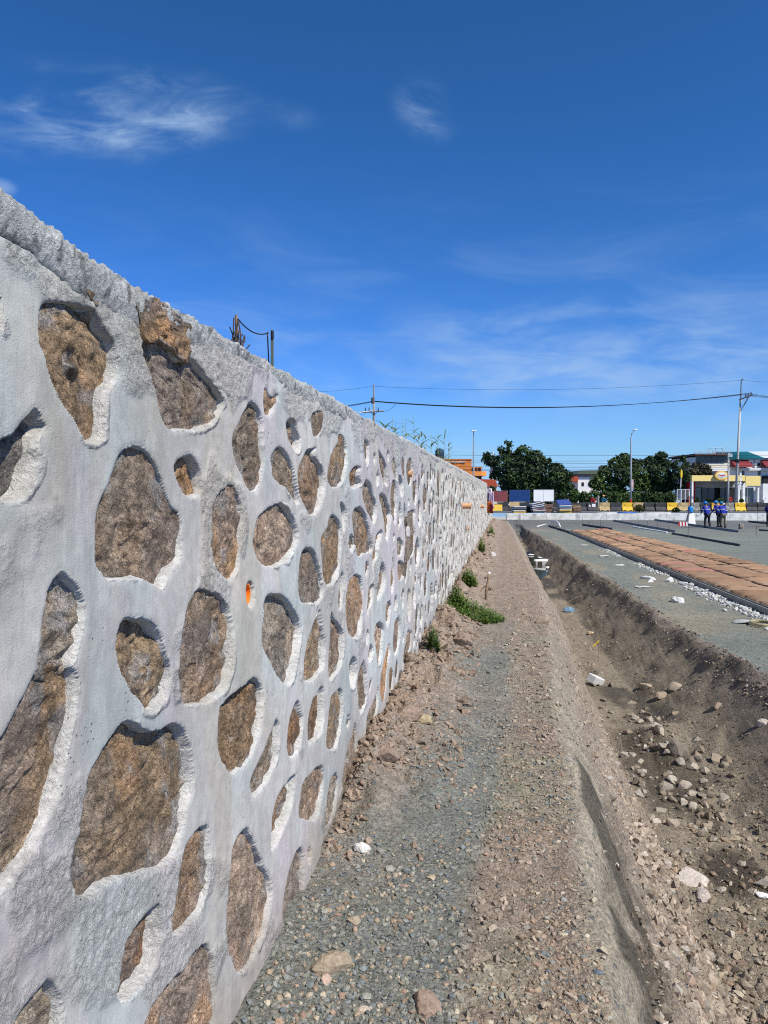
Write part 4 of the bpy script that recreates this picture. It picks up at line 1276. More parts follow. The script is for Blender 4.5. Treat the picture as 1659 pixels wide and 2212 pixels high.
# ---- stacks of frames and boards on the kerb
M_BROWN = mat('brown_board', (.20, .12, .085), .8, .25, 5)
M_TANB = mat('tan_board', (.42, .30, .15), .8, .2, 5)
M_GREYB = mat('dark_grey_board', (.09, .085, .085), .7, .2, 5)
M_YEL = mat('yellow_board', (.70, .45, .06), .6, .1)
M_BLUEP = mat('blue_board', (.05, .08, .26), .5, .1)


ORD = ['topmost', 'second from the top', 'third from the top', 'fourth from the top', 'fifth from the top', 'sixth from the top', 'seventh from the top', 'eighth from the top', 'ninth from the top', 'tenth from the top', 'lowest']


def stack(xc, d, ybase_z, wid, dep_, items, tilt, labf, grp, drift=0.0):
    z = ybase_z
    for j, (m, h, framed) in enumerate(items):
        q = MB()
        q.box((0, 0, 0), (wid, dep_, h))
        base = gz(xc, d, z + h / 2)
        o = q.build('board' if not framed else 'framed_panel', m)
        if framed:
            MB().box((0, 0, h / 2 + .004), (wid - .22, dep_ - .22, .012)).build('panel_sheet', M_NAVY, o)
        o.location = (base[0] + random.uniform(-.05, .05) + drift * j, base[1] + random.uniform(-.06, .06), base[2])
        o.rotation_euler = (random.uniform(-.01, .01), -tilt * (j / len(items) if tilt > .05 else 1), YAW + random.uniform(-.06, .06))
        lab = labf(j, len(items))
        if len(lab) < 1 or lab[0] == '#':
            lab = ORD[len(items) - 1 - j] + lab[1:]
        tag(o, lab, 'panel' if framed else 'board', grp)
        z += h + .022


KT = SUB + .545
stack(1121.5, 70.6, KT + .05, 1.12, 1.1, [(M_YEL, .07, 0), (M_TANB, .06, 0), (M_WHITE, .05, 0), (M_GREYB, .09, 0), (M_WHITE, .05, 0), (M_GREYB, .07, 0), (M_WHITE, .06, 1)], .02,
      lambda j, n: ['yellow board at the bottom of the stack below the navy panel', 'tan board second from the bottom below the navy panel', 'white board low in the stack below the navy panel',
                    'dark board in the middle of the stack below the navy panel', 'white board above the dark middle one below the navy panel', 'dark board just under the white frame below the navy panel',
                    'white framed panel topping the stack below the navy panel'][j], 'boards stacked below the navy panel')
stack(1163.5, 70.6, KT + .05, 1.12, 1.2, [(M_WHITE, .05, 0), (M_GREYB, .09, 0), (M_WHITE, .05, 0), (M_MAROON, .06, 0), (M_WHITE, .05, 0), (M_GREYB, .10, 0), (M_WHITE, .05, 0), (M_BLUEP, .07, 0), (M_WHITE, .05, 0), (M_GREYB, .09, 0), (M_WHITE, .06, 1)], .26,
      lambda j, n: 'slanting white framed panel topping the tallest stack' if j == n - 1 else {0: 'lowest white board of the tall slanting stack', 3: 'maroon board in the tall slanting stack', 7: 'blue board in the tall slanting stack'}.get(
          j, '# board in the tall slanting stack'), 'boards in the tall slanting stack', drift=-.022)
stack(1219.5, 70.6, KT + .05, 1.14, 1.2, [(M_YEL, .06, 0), (M_TANB, .05, 0), (M_YEL, .05, 0), (M_TANB, .06, 0), (M_WHITE, .05, 0), (M_GREYB, .06, 0), (M_WHITE, .05, 0), (mat('teal_board', (.10, .28, .30), .6, .1), .05, 0), (M_WHITE, .05, 0)], .02,
      lambda j, n: {0: 'lowest yellow board of the stack under the blue panel', 2: 'upper yellow board of the stack under the blue panel', 4: 'lowest white board of the stack under the blue panel', 5: 'dark board between white ones under the blue panel',
                    7: 'teal board in the stack under the blue panel'}.get(j, '# board, tan, in the stack under the blue panel' if j in (1, 3) else '# board, white, in the stack under the blue panel'), 'boards stacked under the blue panel')
o = MB().box((0, 0, 0), (1.15, 1.25, .09)).build('framed_panel', M_BLUEP, loc=gz(1217.5, 70.8, KT + .98))
o.rotation_euler = (.35, -.06, YAW); tag(o, 'blue panel lying tilted on top of the right hand stack', 'panel')
stack(1184.5, 71.4, KT + .03, .78, .9, [(M_BROWN, .11, 0)] * 6, .02, lambda j, n: '# brown board in the pile right of the tall slanting stack', 'brown boards beside the tall stack')
stack(1245.0, 71.2, KT + .03, .72, .9, [(M_BROWN, .10, 0), (M_BROWN, .10, 0), (M_BROWN, .10, 0), (M_BROWN, .10, 0), (M_TANB, .10, 0), (M_BROWN, .10, 0)], .02,
      lambda j, n: 'tan board in the pile right of the blue panel' if j == 4 else '# brown board in the pile right of the blue panel', 'brown boards beside the blue panel')
o = MB().box((0, 0, 0), (.92, .05, .48)).build('leaning_board', M_TANB, loc=gz(1111.5, 72.2, KT + .78))
o.rotation_euler = (-.3, 0, YAW); tag(o, 'pale tan board leaning behind the stack below the navy panel', 'board')
for k, px in enumerate((1139, 1146)):
    for j in range(3):
        b = MB().lathe([(.17, -.10), (.36, -.10), (.40, -.04), (.40, .04), (.36, .10), (.17, .10)], (0, 0, 0), 18)
        g_ = gz(px, 71.6 + k * .9, KT + .1 + .205 * j)
        o = b.build('tyre', M_BLACK, loc=g_); tag(o, ('bottom', 'middle', 'top')[j] + ' black tyre of the ' + ('left' if k == 0 else 'right') + ' pile between two board stacks', 'tyre', 'black tyres piled on the kerb')
b = MB(); b.box((-.1, .1, .35), (.95, .05, .62), rx=-.3)
o = b.build('signboard', M_YEL, loc=gz(1077, 74, KT + .08)); o.rotation_euler = (0, 0, YAW); tag(o, 'yellow board lying against the barrier at the wall end', 'board')

# bundle of coloured cloth hung at the stepped end of the wall
cb = empty('cloth_bundle', (WALLX + .06, 35.3, LOW_H + .02), 0, 'purple white and orange cloths hung at the stepped end of the wall', 'cloth')
for m, x_, z_, w_, h_, yy in ((mat('purple_cloth', (.13, .04, .12), .9, .3, 12), -.02, .62, .36, .55, 0), (mat('lilac_cloth', (.50, .40, .52), .9, .3, 12), .10, .60, .26, .75, -.10),
                              (mat('white_cloth', (.72, .68, .72), .9, .2, 12), -.03, 1.0, .36, .26, .03), (mat('orange_cloth', (.48, .12, .03), .9, .2, 12), .02, .27, .28, .52, -.16), (mat('red_cloth', (.20, .025, .03), .9, .2, 12), .12, .22, .14, .42, -.20)):
    b = MB(); n = 9; rows = 6
    vs = []
    for r in range(rows):
        for c_ in range(n):
            t = c_ / (n - 1) - .5
            vs.append((x_ + t * w_ * (1 - .25 * abs(r / rows - .5)), yy + .05 * sin(c_ * 2.4 + r * .6), z_ + h_ * (.5 - r / (rows - 1)) - .05 * abs(t)))
    b.add(vs, [(r * n + c_, r * n + c_ + 1, (r + 1) * n + c_ + 1, (r + 1) * n + c_) for r in range(rows - 1) for c_ in range(n - 1)])
    o = b.build('cloth', m, cb, smooth=True)
    md = o.modifiers.new('thick', 'SOLIDIFY'); md.thickness = .02
MB().tube([(.0, .02, -.1), (.0, .02, 1.2)], .025, 8).build('pole', M_STEEL, cb)

# ================================================================ BUILDINGS
M_ORG = mat('orange_render', (.62, .21, .05), .85, .07, .5, .1, 8)
M_ORGL = mat('bright_orange_render', (.78, .28, .07), .85, .05, .5)
M_RTILE = mat('red_roof_sheet', (.40, .075, .035), .7, .12, 1)
M_CREAM = mat('cream_render', (.72, .66, .52), .85, .08, .6)
M_WWALL = mat('white_render', (.80, .79, .76), .85, .06, .5, dirt=.1, dirtcol=(.5, .48, .44))
M_GLASS = mat('dark_glass', (.012, .016, .02), .12, .1, 2, spec=.6)
M_GLASS2 = mat('grey_glass', (.12, .15, .155), .15, .1, 2, spec=.6)
M_DARK = mat('dark_recess', (.02, .022, .022), .8, .2)
M_BRNW = mat('brown_fascia', (.13, .075, .06), .8, .15)
M_TEAL = mat('teal_roof_sheet', (.015, .15, .17), .5, .08, 1)
M_MARN = mat('maroon_awning', (.23, .035, .04), .8, .1)
M_YELW = mat('pale_yellow_render', (.86, .67, .25), .8, .05, .6)
M_GREYW = mat('grey_render', (.35, .35, .34), .85, .1)
M_GREEN = mat('green_roof_sheet', (.10, .13, .09), .6, .1)
M_REDW = mat('red_wall', (.42, .012, .015), .7, .08)


def part(L_, root, name, m, x0, y0, x1, y1, ya, yb, parent=None):
    q = MB(); L_.slab(q, x0, y0, x1, y1, ya, yb)
    return q.build(name, m, parent or root)


def text(name, body, m, parent, width, height, loc, extr=.04):
    cu = bpy.data.curves.new(name, 'FONT'); cu.body = body; cu.extrude = extr; cu.align_x = 'CENTER'; cu.align_y = 'CENTER'
    t_ = bpy.data.objects.new(name, cu); COL.objects.link(t_)
    bpy.context.view_layer.update()
    me = bpy.data.meshes.new_from_object(t_.evaluated_get(bpy.context.evaluated_depsgraph_get()))
    bpy.data.objects.remove(t_); bpy.data.curves.remove(cu)
    co_ = np.empty(len(me.vertices) * 3, np.float32); me.vertices.foreach_get('co', co_); co_ = co_.reshape(-1, 3)
    sp = np.ptp(co_, axis=0); mid = (co_.max(0) + co_.min(0)) / 2
    co_ = (co_ - mid) * np.array([width / sp[0], height / sp[1], 1])
    co_ = co_[:, [0, 2, 1]] * np.array([1, -1, 1])
    me.vertices.foreach_set('co', co_.ravel()); me.update()
    me.materials.clear()
    return link(name, me, m, parent, loc)


# orange commercial block beyond the wall end
L_ = Local(985, 140, ROADZ)
ob = L_.root('orange_building', 'orange commercial block with white rooftop lettering beyond the wall', 'building')
part(L_, ob, 'wall', M_ORG, 905, 993.5, 1018.4, 1088, 0, 12)
part(L_, ob, 'parapet', mat('orange_parapet', (.50, .17, .05), .85, .06), 904.6, 991.4, 1018.8, 993.4, -.12, 12.1)
part(L_, ob, 'side_wing', M_DARK, 1018.5, 1010, 1042, 1088, 1.2, 11)
part(L_, ob, 'wing_roof', M_ORGL, 1018.5, 1008.6, 1043.2, 1010, .2, 11.2)
q = MB(); rx_ = [(L_.x(1018.5), 0)] + [(L_.x(1040) + 1.0 * sin(a), 1.0 - 1.0 * cos(a)) for a in np.linspace(0, pi / 2, 7)] + [(L_.x(1040) + 1, 8), (L_.x(1018.5), 8)]
zz0, zz1 = L_.z(1027.8), L_.z(1018.2)
q.add([(x, y, z) for z in (zz0, zz1) for x, y in rx_], [tuple(range(len(rx_)))[::-1], tuple(range(len(rx_), 2 * len(rx_)))] + [(i, (i + 1) % len(rx_), len(rx_) + (i + 1) % len(rx_), len(rx_) + i) for i in range(len(rx_))])
q.build('balcony', M_ORGL, ob)
for (x0, x1) in ((1021.5, 1024.8), (1026, 1030.2), (1032, 1036.5)):
    for (y0, y1) in ((1011, 1017.2), (1028.8, 1035)):
        wf = part(L_, ob, 'window', M_CREAM, x0 - .4, y0 - .3, x1 + .4, y1 + .3, 1.10, 1.18)
        part(L_, ob, 'pane', M_GLASS, x0, y0, x1, y1, 1.05, 1.09, wf)
for px in (1025.3, 1031, 1039.5): part(L_, ob, 'column', M_ORGL, px - .5, 1010.2, px + .5, 1018, .25, .6)
text('lettering', 'ADION SQUARE', M_WHITE, ob, 58 * L_.u, 5.0 * L_.u, (L_.x(975.5), -.10, L_.z(998.4)), .08)
for (x0, x1) in ((960, 968), (984, 992)): part(L_, ob, 'window', M_BRNW, x0, 1026, x1, 1031, -.03, .05)
q = MB().lathe([(.75, 0), (.85, .12), (.85, 1.5), (.70, 1.75), (.2, 1.95), (.15, 2.0)], (0, 0, 0), 18)
o = q.build('water_tank', mat('dark_blue_tank', (.02, .045, .09), .4, .1), smooth=True, loc=(gz(949.6, 145, 0)[0], gz(949.6, 145, 0)[1], zat(949.6, 991.4, 145)))
tag(o, 'dark blue round water tank on the orange building roof', 'water tank')

# low red roofed house below it
L_ = Local(1046, 122, ROADZ)
rh = L_.root('red_roof_house', 'low house with a bright red sheet roof left of the big tree', 'house')
q = MB(); q.prism([(L_.x(1020), L_.z(1051)), (L_.x(1076), L_.z(1051)), (L_.x(1070), L_.z(1036)), (L_.x(1026), L_.z(1034.5))], 0, 6); q.build('roof', M_RTILE, rh)
part(L_, rh, 'wall', M_CREAM, 1023, 1051.2, 1074, 1088, .4, 5.6)
part(L_, rh, 'gable', M_BRNW, 1019, 1035, 1033, 1050, -.5, -.05)
for px in (1050, 1062): part(L_, rh, 'window', M_GLASS, px, 1056, px + 5, 1064, .34, .38)
q = MB().lathe([(.55, 0), (.5, 1.6), (.3, 2.6), (.34, 2.7), (.05, 4.6)], (0, 0, 0), 10)
o = q.build('white_spire', M_WWALL, loc=gz(1064.5, 124, zat(1064.5, 1038, 124))); tag(o, 'small white pointed spire showing at the left edge of the big tree', 'spire')

# pale house with green roof seen between the trees
L_ = Local(1266, 128, ROADZ)
gh = L_.root('green_roof_house', 'white house with a grey green roof seen between the tree groups', 'house')
q = MB(); q.prism([(L_.x(1242.5), L_.z(1024.5)), (L_.x(1300), L_.z(1024.5)), (L_.x(1290), L_.z(1016)), (L_.x(1252), L_.z(1016.6))], -.6, 6); q.build('roof', M_GREEN, gh)
part(L_, gh, 'upper_wall', mat('mauve_render', (.30, .24, .25), .85, .08), 1248, 1024.8, 1298, 1030, 0, 5.5)
part(L_, gh, 'wall', M_WWALL, 1248, 1030.2, 1298, 1088, -.05, 5.5)
part(L_, gh, 'lean_to', M_RTILE, 1233.5, 1029, 1247.5, 1040, -.4, 3)
for px in (1256, 1270, 1283): part(L_, gh, 'window', M_GLASS, px, 1042, px + 5, 1050, -.10, -.06)

# ---- yellow shop
L_ = Local(1568, 92, ROADZ)
sh = L_.root('yellow_shop', 'single storey shop with a pale yellow fascia and an oval sign', 'shop')
part(L_, sh, 'fascia', M_YELW, 1494.2, 1026.8, 1609.6, 1039.2, 0, .5)
part(L_, sh, 'end_fascia', M_YELW, 1609.8, 1028, 1642.3, 1049.6, -.04, 1.6)
part(L_, sh, 'canopy', M_GREYW, 1497.8, 1039.4, 1608, 1040.6, .1, 3.4)
part(L_, sh, 'bulkhead', M_GREYW, 1498, 1040.8, 1607, 1052, 2.4, 3.2)
part(L_, sh, 'back_wall', M_DARK, 1498, 1052.2, 1642, 1100, 3.2, 3.6)
part(L_, sh, 'pillar', M_WWALL, 1494.3, 1039.4, 1498, 1100, .02, .5)
part(L_, sh, 'red_wall', M_REDW, 1498.2, 1041, 1513.6, 1100, 1.6, 2.3)
for x0, x1 in ((1515.5, 1534), (1536, 1549), (1551, 1564), (1577, 1586), (1587, 1598)):
    df = part(L_, sh, 'door', M_GREYW, x0, 1052.5, x1, 1096, 2.7, 2.76)
    part(L_, sh, 'pane', M_GLASS if 1530 < x0 < 1560 else M_GLASS2, x0 + .8, 1053.5, x1 - .8, 1095, 2.62, 2.69, df)
for px0, px1, yt in ((1594.5, 1598.6, 1044), (1604.6, 1609.3, 1042)):
    q = MB(); x0, x1 = L_.x(px0), L_.x(px1); zb, zt = L_.z(1100), L_.z(yt); w_ = x1 - x0; rr = w_ * 1.6
    pts = [(x0, zb), (x1, zb), (x1, zt - .1)]
    arc = [(x0 + rr - rr * cos(a), zt - rr + rr * sin(a)) for a in np.linspace(0, pi / 2, 6)]
    q.prism([(x0, zb), (x1, zb), (x1, zt - w_), (x1 + w_ * .9, zt - w_ * .15), (x1 + w_ * .9, zt)] + arc[::-1], -.02, .4)
    q.build('arched_pillar', M_WWALL, sh)
for x0, x1 in ((1611.5, 1622), (1623, 1635)):
    df = part(L_, sh, 'door', M_GREYW, x0, 1053, x1, 1090, .8, .86)
    part(L_, sh, 'pane', M_GLASS2, x0 + .8, 1054, x1 - .8, 1089.5, .72, .79, df)
part(L_, sh, 'end_pillar', M_WWALL, 1637.4, 1050, 1641, 1100, .1, .6)
part(L_, sh, 'step', M_WWALL, 1498.2, 1086.4, 1637, 1089.5, -.7, .0)
q = MB()
def oval(b, rx, rz, y0, y1, n=32):
    vs = [(rx * cos(2 * pi * k / n), y, rz * sin(2 * pi * k / n)) for y in (y0, y1) for k in range(n)]
    b.add(vs, [tuple(range(n)), tuple(range(n, 2 * n))[::-1]] + [(k, n + k, n + (k + 1) % n, (k + 1) % n) for k in range(n)])
    return b
sg = oval(MB(), 14.4 * L_.u, 10 * L_.u, 0, .3).build('oval_sign', mat('sign_ochre', (.72, .43, .10), .5, .06), sh); sg.location = (L_.x(1556), -.34, L_.z(1027.2))
s1 = oval(MB(), 12.4 * L_.u, 8.3 * L_.u, -.02, -.004).build('sign_ring', M_YELW, sg)
s2 = oval(MB(), 9.4 * L_.u, 6.0 * L_.u, -.04, -.024).build('sign_face', M_WHITE, sg)
M_SRED = mat('sign_red', (.45, .03, .03), .6, .05)
for k, (x_, z_, w_, h_) in enumerate(((-6.3, .5, 1.6, 4.2), (-3.6, -.2, 2.2, 2.6), (-.8, -.2, 2.0, 2.6), (1.9, -.2, 2.0, 2.6), (4.4, .5, 1.2, 4.2), (6.6, -.2, 1.8, 2.6))):
    MB().box((x_ * L_.u, -.05, z_ * L_.u), (w_ * L_.u, .015, h_ * L_.u), ry=.15 * (-1) ** k).build('sign_mark', M_SRED, sg)
MB().box((0, -.05, -3.4 * L_.u), (9 * L_.u, .015, 1.1 * L_.u)).build('sign_mark', mat('sign_grey', (.3, .3, .3), .6, .05), sg)
# potted plants and chairs on the shop front are a dark green strip of shrubs
# ---- grey building behind, with roof railing
L_ = Local(1540, 106, ROADZ)
gb = L_.root('grey_building', 'building with a dark glazed upper floor and roof railing behind the shop', 'building')
part(L_, gb, 'lower_wall', M_GREYW, 1510, 1018, 1572, 1090, .6, 9)
part(L_, gb, 'parapet', M_CREAM, 1517, 1000.6, 1573.4, 1011.5, -.2, 9)
part(L_, gb, 'ledge', M_WWALL, 1532, 1011.7, 1573, 1017.8, -.4, 9)
part(L_, gb, 'side_wall', M_WWALL, 1494.6, 988, 1502.5, 1004, .1, 8)
part(L_, gb, 'upper_wall', M_DARK, 1502.7, 984.6, 1573, 1000.4, .5, 9)
part(L_, gb, 'roof_slab', M_BRNW, 1495, 980.6, 1573.4, 984.4, -.9, 9.2)
for k in range(6):
    x0 = 1503.5 + k * 11.6
    fr_ = part(L_, gb, 'window', mat('pale_frame', (.5, .5, .5), .6, .05), x0, 985.2, x0 + 11.2, 1000.0, .42, .47)
    part(L_, gb, 'pane', M_GLASS, x0 + .5, 985.8, x0 + 10.7, 999.4, .36, .41, fr_)
M_RAIL = mat('pale_rail', (.42, .44, .46), .5, .08)
for px in np.arange(1496, 1574, 12.8):
    q = MB().tube([(L_.x(px), -.7, L_.z(980.6)), (L_.x(px), -.7, L_.z(974.2))], .035, 6); q.build('railing_post', M_RAIL, gb)
for py in (974.2, 977.4):
    MB().tube([(L_.x(1496), -.7, L_.z(py)), (L_.x(1574), -.7, L_.z(py))], .03, 6).build('railing_bar', M_RAIL, gb)
for px in (1534, 1548.5, 1563): MB().tube([(L_.x(px), .5, L_.z(980.6)), (L_.x(px), .5, L_.z(967))], .05, 6).build('frame_post', M_RAIL, gb)
MB().tube([(L_.x(1534), .5, L_.z(967.4)), (L_.x(1563), .5, L_.z(967.4))], .05, 6).build('frame_bar', M_RAIL, gb)
MB().tube([(L_.x(1540), .4, L_.z(974)), (L_.x(1548.5), .4, L_.z(981))], .05, 6).build('frame_bar', M_RAIL, gb)

# ---- white building with teal roof and maroon awnings
L_ = Local(1615, 108, ROADZ)
tb = L_.root('white_building', 'white building with teal sheet roof and maroon awnings at the right edge', 'building')
part(L_, tb, 'wall', M_WWALL, 1573.8, 992, 1705, 1090, 0, 9)
q = MB(); q.add([(L_.x(1574), -.6, L_.z(992)), (L_.x(1646.5), -.6, L_.z(991)), (L_.x(1649.5), 5, L_.z(971.4)), (L_.x(1580), 5, L_.z(972.4)),
                 (L_.x(1574), 9, L_.z(992)), (L_.x(1646.5), 9, L_.z(991))], [(0, 1, 2, 3), (3, 2, 5, 4), (0, 3, 4), (1, 5, 2), (0, 4, 5, 1)]); q.build('roof', M_TEAL, tb)
for k in range(17):
    t_ = (k + .5) / 17; x0, x1 = L_.x(1574 + 72.5 * t_), L_.x(1580 + 69.5 * t_)
    MB().tube([(x0, -.62, L_.z(991.6)), (x1, 4.98, L_.z(972))], .05, 4).build('roof_rib', M_TEAL, tb)
q = MB(); q.add([(L_.x(1647), -.6, L_.z(990)), (L_.x(1705), -.6, L_.z(989)), (L_.x(1705), 5, L_.z(970.5)), (L_.x(1650), 5, L_.z(971.3)), (L_.x(1647), 9, L_.z(990)), (L_.x(1705), 9, L_.z(989))],
                [(0, 1, 2, 3), (3, 2, 5, 4), (0, 3, 4), (1, 5, 2), (0, 4, 5, 1)]); q.build('white_roof', mat('pale_roof_sheet', (.62, .64, .63), .5, .06), tb)
for x0, x1 in ((1577, 1615.5), (1642, 1690)):
    q = MB(); q.prism([(0, L_.z(993.6)), (0, L_.z(1009)), (-1.7, L_.z(1009.4)), (-1.6, L_.z(1008))], L_.x(x0), L_.x(x1)); q.v = [(y, x, z) for x, y, z in q.v]; q.build('awning', M_MARN, tb)
for x0, x1, y0, y1 in ((1617, 1623.5, 1000, 1007), (1635, 1640.5, 1001, 1007.5), (1602.5, 1607, 1017.5, 1027), (1637, 1642, 1017, 1027), (1590, 1594, 1017.5, 1027)):
    wf = part(L_, tb, 'window', M_GREYW, x0 - .4, y0 - .4, x1 + .4, y1 + .4, -.05, -.01)
    part(L_, tb, 'pane', M_GLASS, x0, y0, x1, y1, -.10, -.055, wf)
part(L_, tb, 'ledge', M_WWALL, 1594, 1011.8, 1700, 1016.6, -.9, -.02)
part(L_, tb, 'shutter', M_DARK, 1643.5, 1027.6, 1700, 1044.6, -.7, -.3)
part(L_, tb, 'lower_wall', M_WWALL, 1639, 1045, 1705, 1092, -1.2, -.05)
part(L_, tb, 'downpipe', M_GREYW, 1627.5, 994, 1629, 1011.5, -.25, -.05)

# white railing fence, tall yellow sign
L_ = Local(1476, 88, ROADZ)
fe = L_.root('white_fence', 'white metal railing panel standing left of the yellow shop', 'fence')
for px in (1462.6, 1471.5, 1480.2, 1488.5): part(L_, fe, 'post', M_WHITE, px - .55, 1056.5, px + .55, 1091, -.04, .04)
for py in (1056.8, 1077.5): part(L_, fe, 'rail', M_WHITE, 1462, py, 1489, py + .8, -.06, -.042)
for px in np.arange(1464.4, 1488, 1.75): part(L_, fe, 'bar', M_RAIL, px, 1057.8, px + .35, 1077.4, -.02, .02)
part(L_, fe, 'plinth', M_WWALL, 1459, 1081, 1466, 1095, -.3, .3)
L_ = Local(1470.5, 93, ROADZ)
ys_ = L_.root('yellow_sign', 'narrow yellow oval sign on a thin post beside the trees', 'sign')
q = MB(); oval(q, 2.1 * L_.u, 10 * L_.u, -.12, .12); o = q.build('sign_board', mat('sign_yellow', (.82, .58, .05), .5, .05), ys_); o.location = (L_.x(1471.2), 0, L_.z(1023.5))
MB().tube([(L_.x(1469.2), 0, 0), (L_.x(1470.6), 0, L_.z(1032))], [.07, .06], 8).build('post', M_WHITE, ys_)

# ================================================================ POLES AND WIRES
M_GALV = mat('galvanised_steel', (.42, .44, .45), .45, .1, 2, metal=.3)
M_CONC = mat('pole_concrete', (.50, .48, .44), .85, .1, 1.2, .1, 20, dirt=.2, dirtcol=(.28, .26, .23))
M_WOOD = mat('weathered_pole', (.30, .26, .23), .9, .2, 2)
M_WIRE = mat('black_cable', (.02, .022, .026), .6, .05)
M_RED = mat('red_paint', (.50, .03, .03), .6, .08)
M_GRN = mat('green_paint', (.03, .14, .07), .6, .08)
for px, ytop, hx, lab in ((1022.8, 931.5, 1023.6, 'street lamp rising behind the far end of the stone wall'), (1362.3, 928.5, 1368.6, 'street lamp with a side arm among the trees right of centre')):
    L_ = Local(px, 86, ROADZ)
    lr = L_.root('street_lamp', lab, 'street lamp', 'street lamps along the road')
    zt = L_.z(ytop)
    sgn = 1 if px > 1200 else -.25
    MB().tube([(0, 0, 0), (0, 0, zt * .55), (0, 0, zt - .9), (0.06 * sgn, 0, zt - .45), (.26 * sgn, 0, zt - .15), (.5 * sgn, 0, zt - .02)] if sgn > 0 else
              [(0, 0, 0), (0, 0, zt * .55), (0, 0, zt - .7), (-.02, -.15, zt - .3), (-.05, -.6, zt - .05)], [.12, .095, .07, .06, .055, .05] if sgn > 0 else [.12, .095, .07, .06, .05], 10).build('pole', M_GALV, lr, smooth=True)
    if sgn > 0: MB().box((.46, 0, zt + .02), (.42, .22, .12), ry=-.12).build('lamp_head', M_WHITE, lr)
    else: MB().box((-.05, -.75, zt - .02), (.55, .5, .12)).build('lamp_head', M_WHITE, lr)
    if sgn > 0:
        MB().tube([(0, 0, .0), (0, 0, .55)], .135, 12).build('green_band', M_GRN, lr)
        MB().tube([(0, 0, .56), (0, 0, 1.1)], .135, 12).build('red_band', M_RED, lr)
        MB().box((.16, -.02, L_.z(1046)), (.28, .02, 21 * L_.u)).build('banner', mat('faded_banner', (.55, .38, .40), .8, .25, 3), lr)

# right hand utility pole
L_ = Local(1588.6, 86, ROADZ)
up_ = L_.root('utility_pole', 'tall concrete utility pole with a crossarm in front of the shop', 'utility pole', 'utility poles carrying the cables')
MB().tube([(L_.x(1588.5), 0, 0), (L_.x(1593), 0, L_.z(980)), (L_.x(1597.6), 0, L_.z(862))], [.15, .13, .10], 14).build('pole', M_CONC, up_, smooth=True)
MB().tube([(L_.x(1597.6), 0, L_.z(864)), (L_.x(1598.8), 0, L_.z(823)), (L_.x(1599.4), -.05, L_.z(821)), (L_.x(1602), -.1, L_.z(820))], .07, 8).build('top_extension', M_STEEL, up_)
MB().tube([(L_.x(1592.5), -.15, L_.z(864.5)), (L_.x(1616), -.9, L_.z(855.5))], .09, 8).build('crossarm', M_STEEL, up_)
for px, py in ((1604, 860), (1609.5, 858), (1615.5, 855.8)):
    MB().tube([(L_.x(px), -.5, L_.z(py)), (L_.x(px), -.5, L_.z(py - 7))], [.07, .05], 8).build('insulator', M_WIRE, up_)
for px, py in ((1609, 858.5), (1612, 857.5)): MB().tube([(L_.x(px), -.55, L_.z(py)), (L_.x(1597), -.1, L_.z(889))], .035, 6).build('brace', M_STEEL, up_)
MB().box((L_.x(1597.4), -.22, L_.z(1040)), (3.2 * L_.u, .06, 66 * L_.u * .55)).build('notice_board', M_WPAN, up_)
MB().lathe([(.22, -.16), (.34, -.1), (.34, .1), (.22, .16)], (L_.x(1590), -.2, L_.z(995.3)), 14).build('cable_coil', M_WIRE, up_)
L_ = Local(1573, 85, ROADZ)
wp = L_.root('white_pole', 'shorter pale pole standing between the oval sign and the utility pole', 'utility pole')
MB().tube([(0, 0, 0), (0, 0, L_.z(979))], [.11, .085], 12).build('pole', M_CONC, wp, smooth=True)
MB().box((.1, -.1, L_.z(984)), (.5, .2, .35)).build('junction_box', M_GALV, wp)
# left hand pole behind the wall
L_ = Local(807.5, 88, ROADZ)
lp = L_.root('utility_pole', 'weathered utility pole rising behind the middle of the stone wall', 'utility pole', 'utility poles carrying the cables')
MB().tube([(0, 0, 0), (0, 0, L_.z(900)), (0, 0, L_.z(866))], [.16, .13, .11], 12).build('pole', M_WOOD, lp, smooth=True)
MB().tube([(L_.x(807.7), 0, L_.z(868)), (L_.x(807.4), 0, L_.z(834)), (L_.x(807.9), 0, L_.z(830))], [.085, .07, .03], 8).build('top_extension', M_WOOD, lp)
MB().tube([(L_.x(778), -.4, L_.z(892)), (L_.x(829), -.2, L_.z(888.5))], .09, 8).build('crossarm', M_STEEL, lp)
MB().tube([(L_.x(776), -.9, L_.z(893.8)), (L_.x(805), -.3, L_.z(888.5))], .07, 8).build('crossarm', M_STEEL, lp)
for px in (789.5, 797.5, 817): MB().tube([(L_.x(px), -.3, L_.z(890)), (L_.x(px), -.3, L_.z(881.5))], [.07, .05], 8).build('insulator', M_WIRE, lp)
MB().lathe([(.13, 0), (.20, .1), (.20, .6), (.13, .7)], (L_.x(805.5), -.35, L_.z(873)), 14).build('transformer', M_GREYB, lp)
for sx in (798, 816): MB().tube([(L_.x(sx), -.3, L_.z(889.6)), (L_.x(807.5), -.1, L_.z(898))], .03, 6).build('brace', M_STEEL, lp)


def wire(p0, p1, sag, r, lab, n=24, grp='overhead cables'):
    p0, p1 = Vector(p0), Vector(p1)
    pts = [p0.lerp(p1, k / n) - Vector((0, 0, sag * 4 * (k / n) * (1 - k / n))) for k in range(n + 1)]
    o = MB().tube(pts, r, 5, caps=False).build('overhead_cable', M_WIRE, smooth=True)
    return tag(o, lab, 'cable', grp)


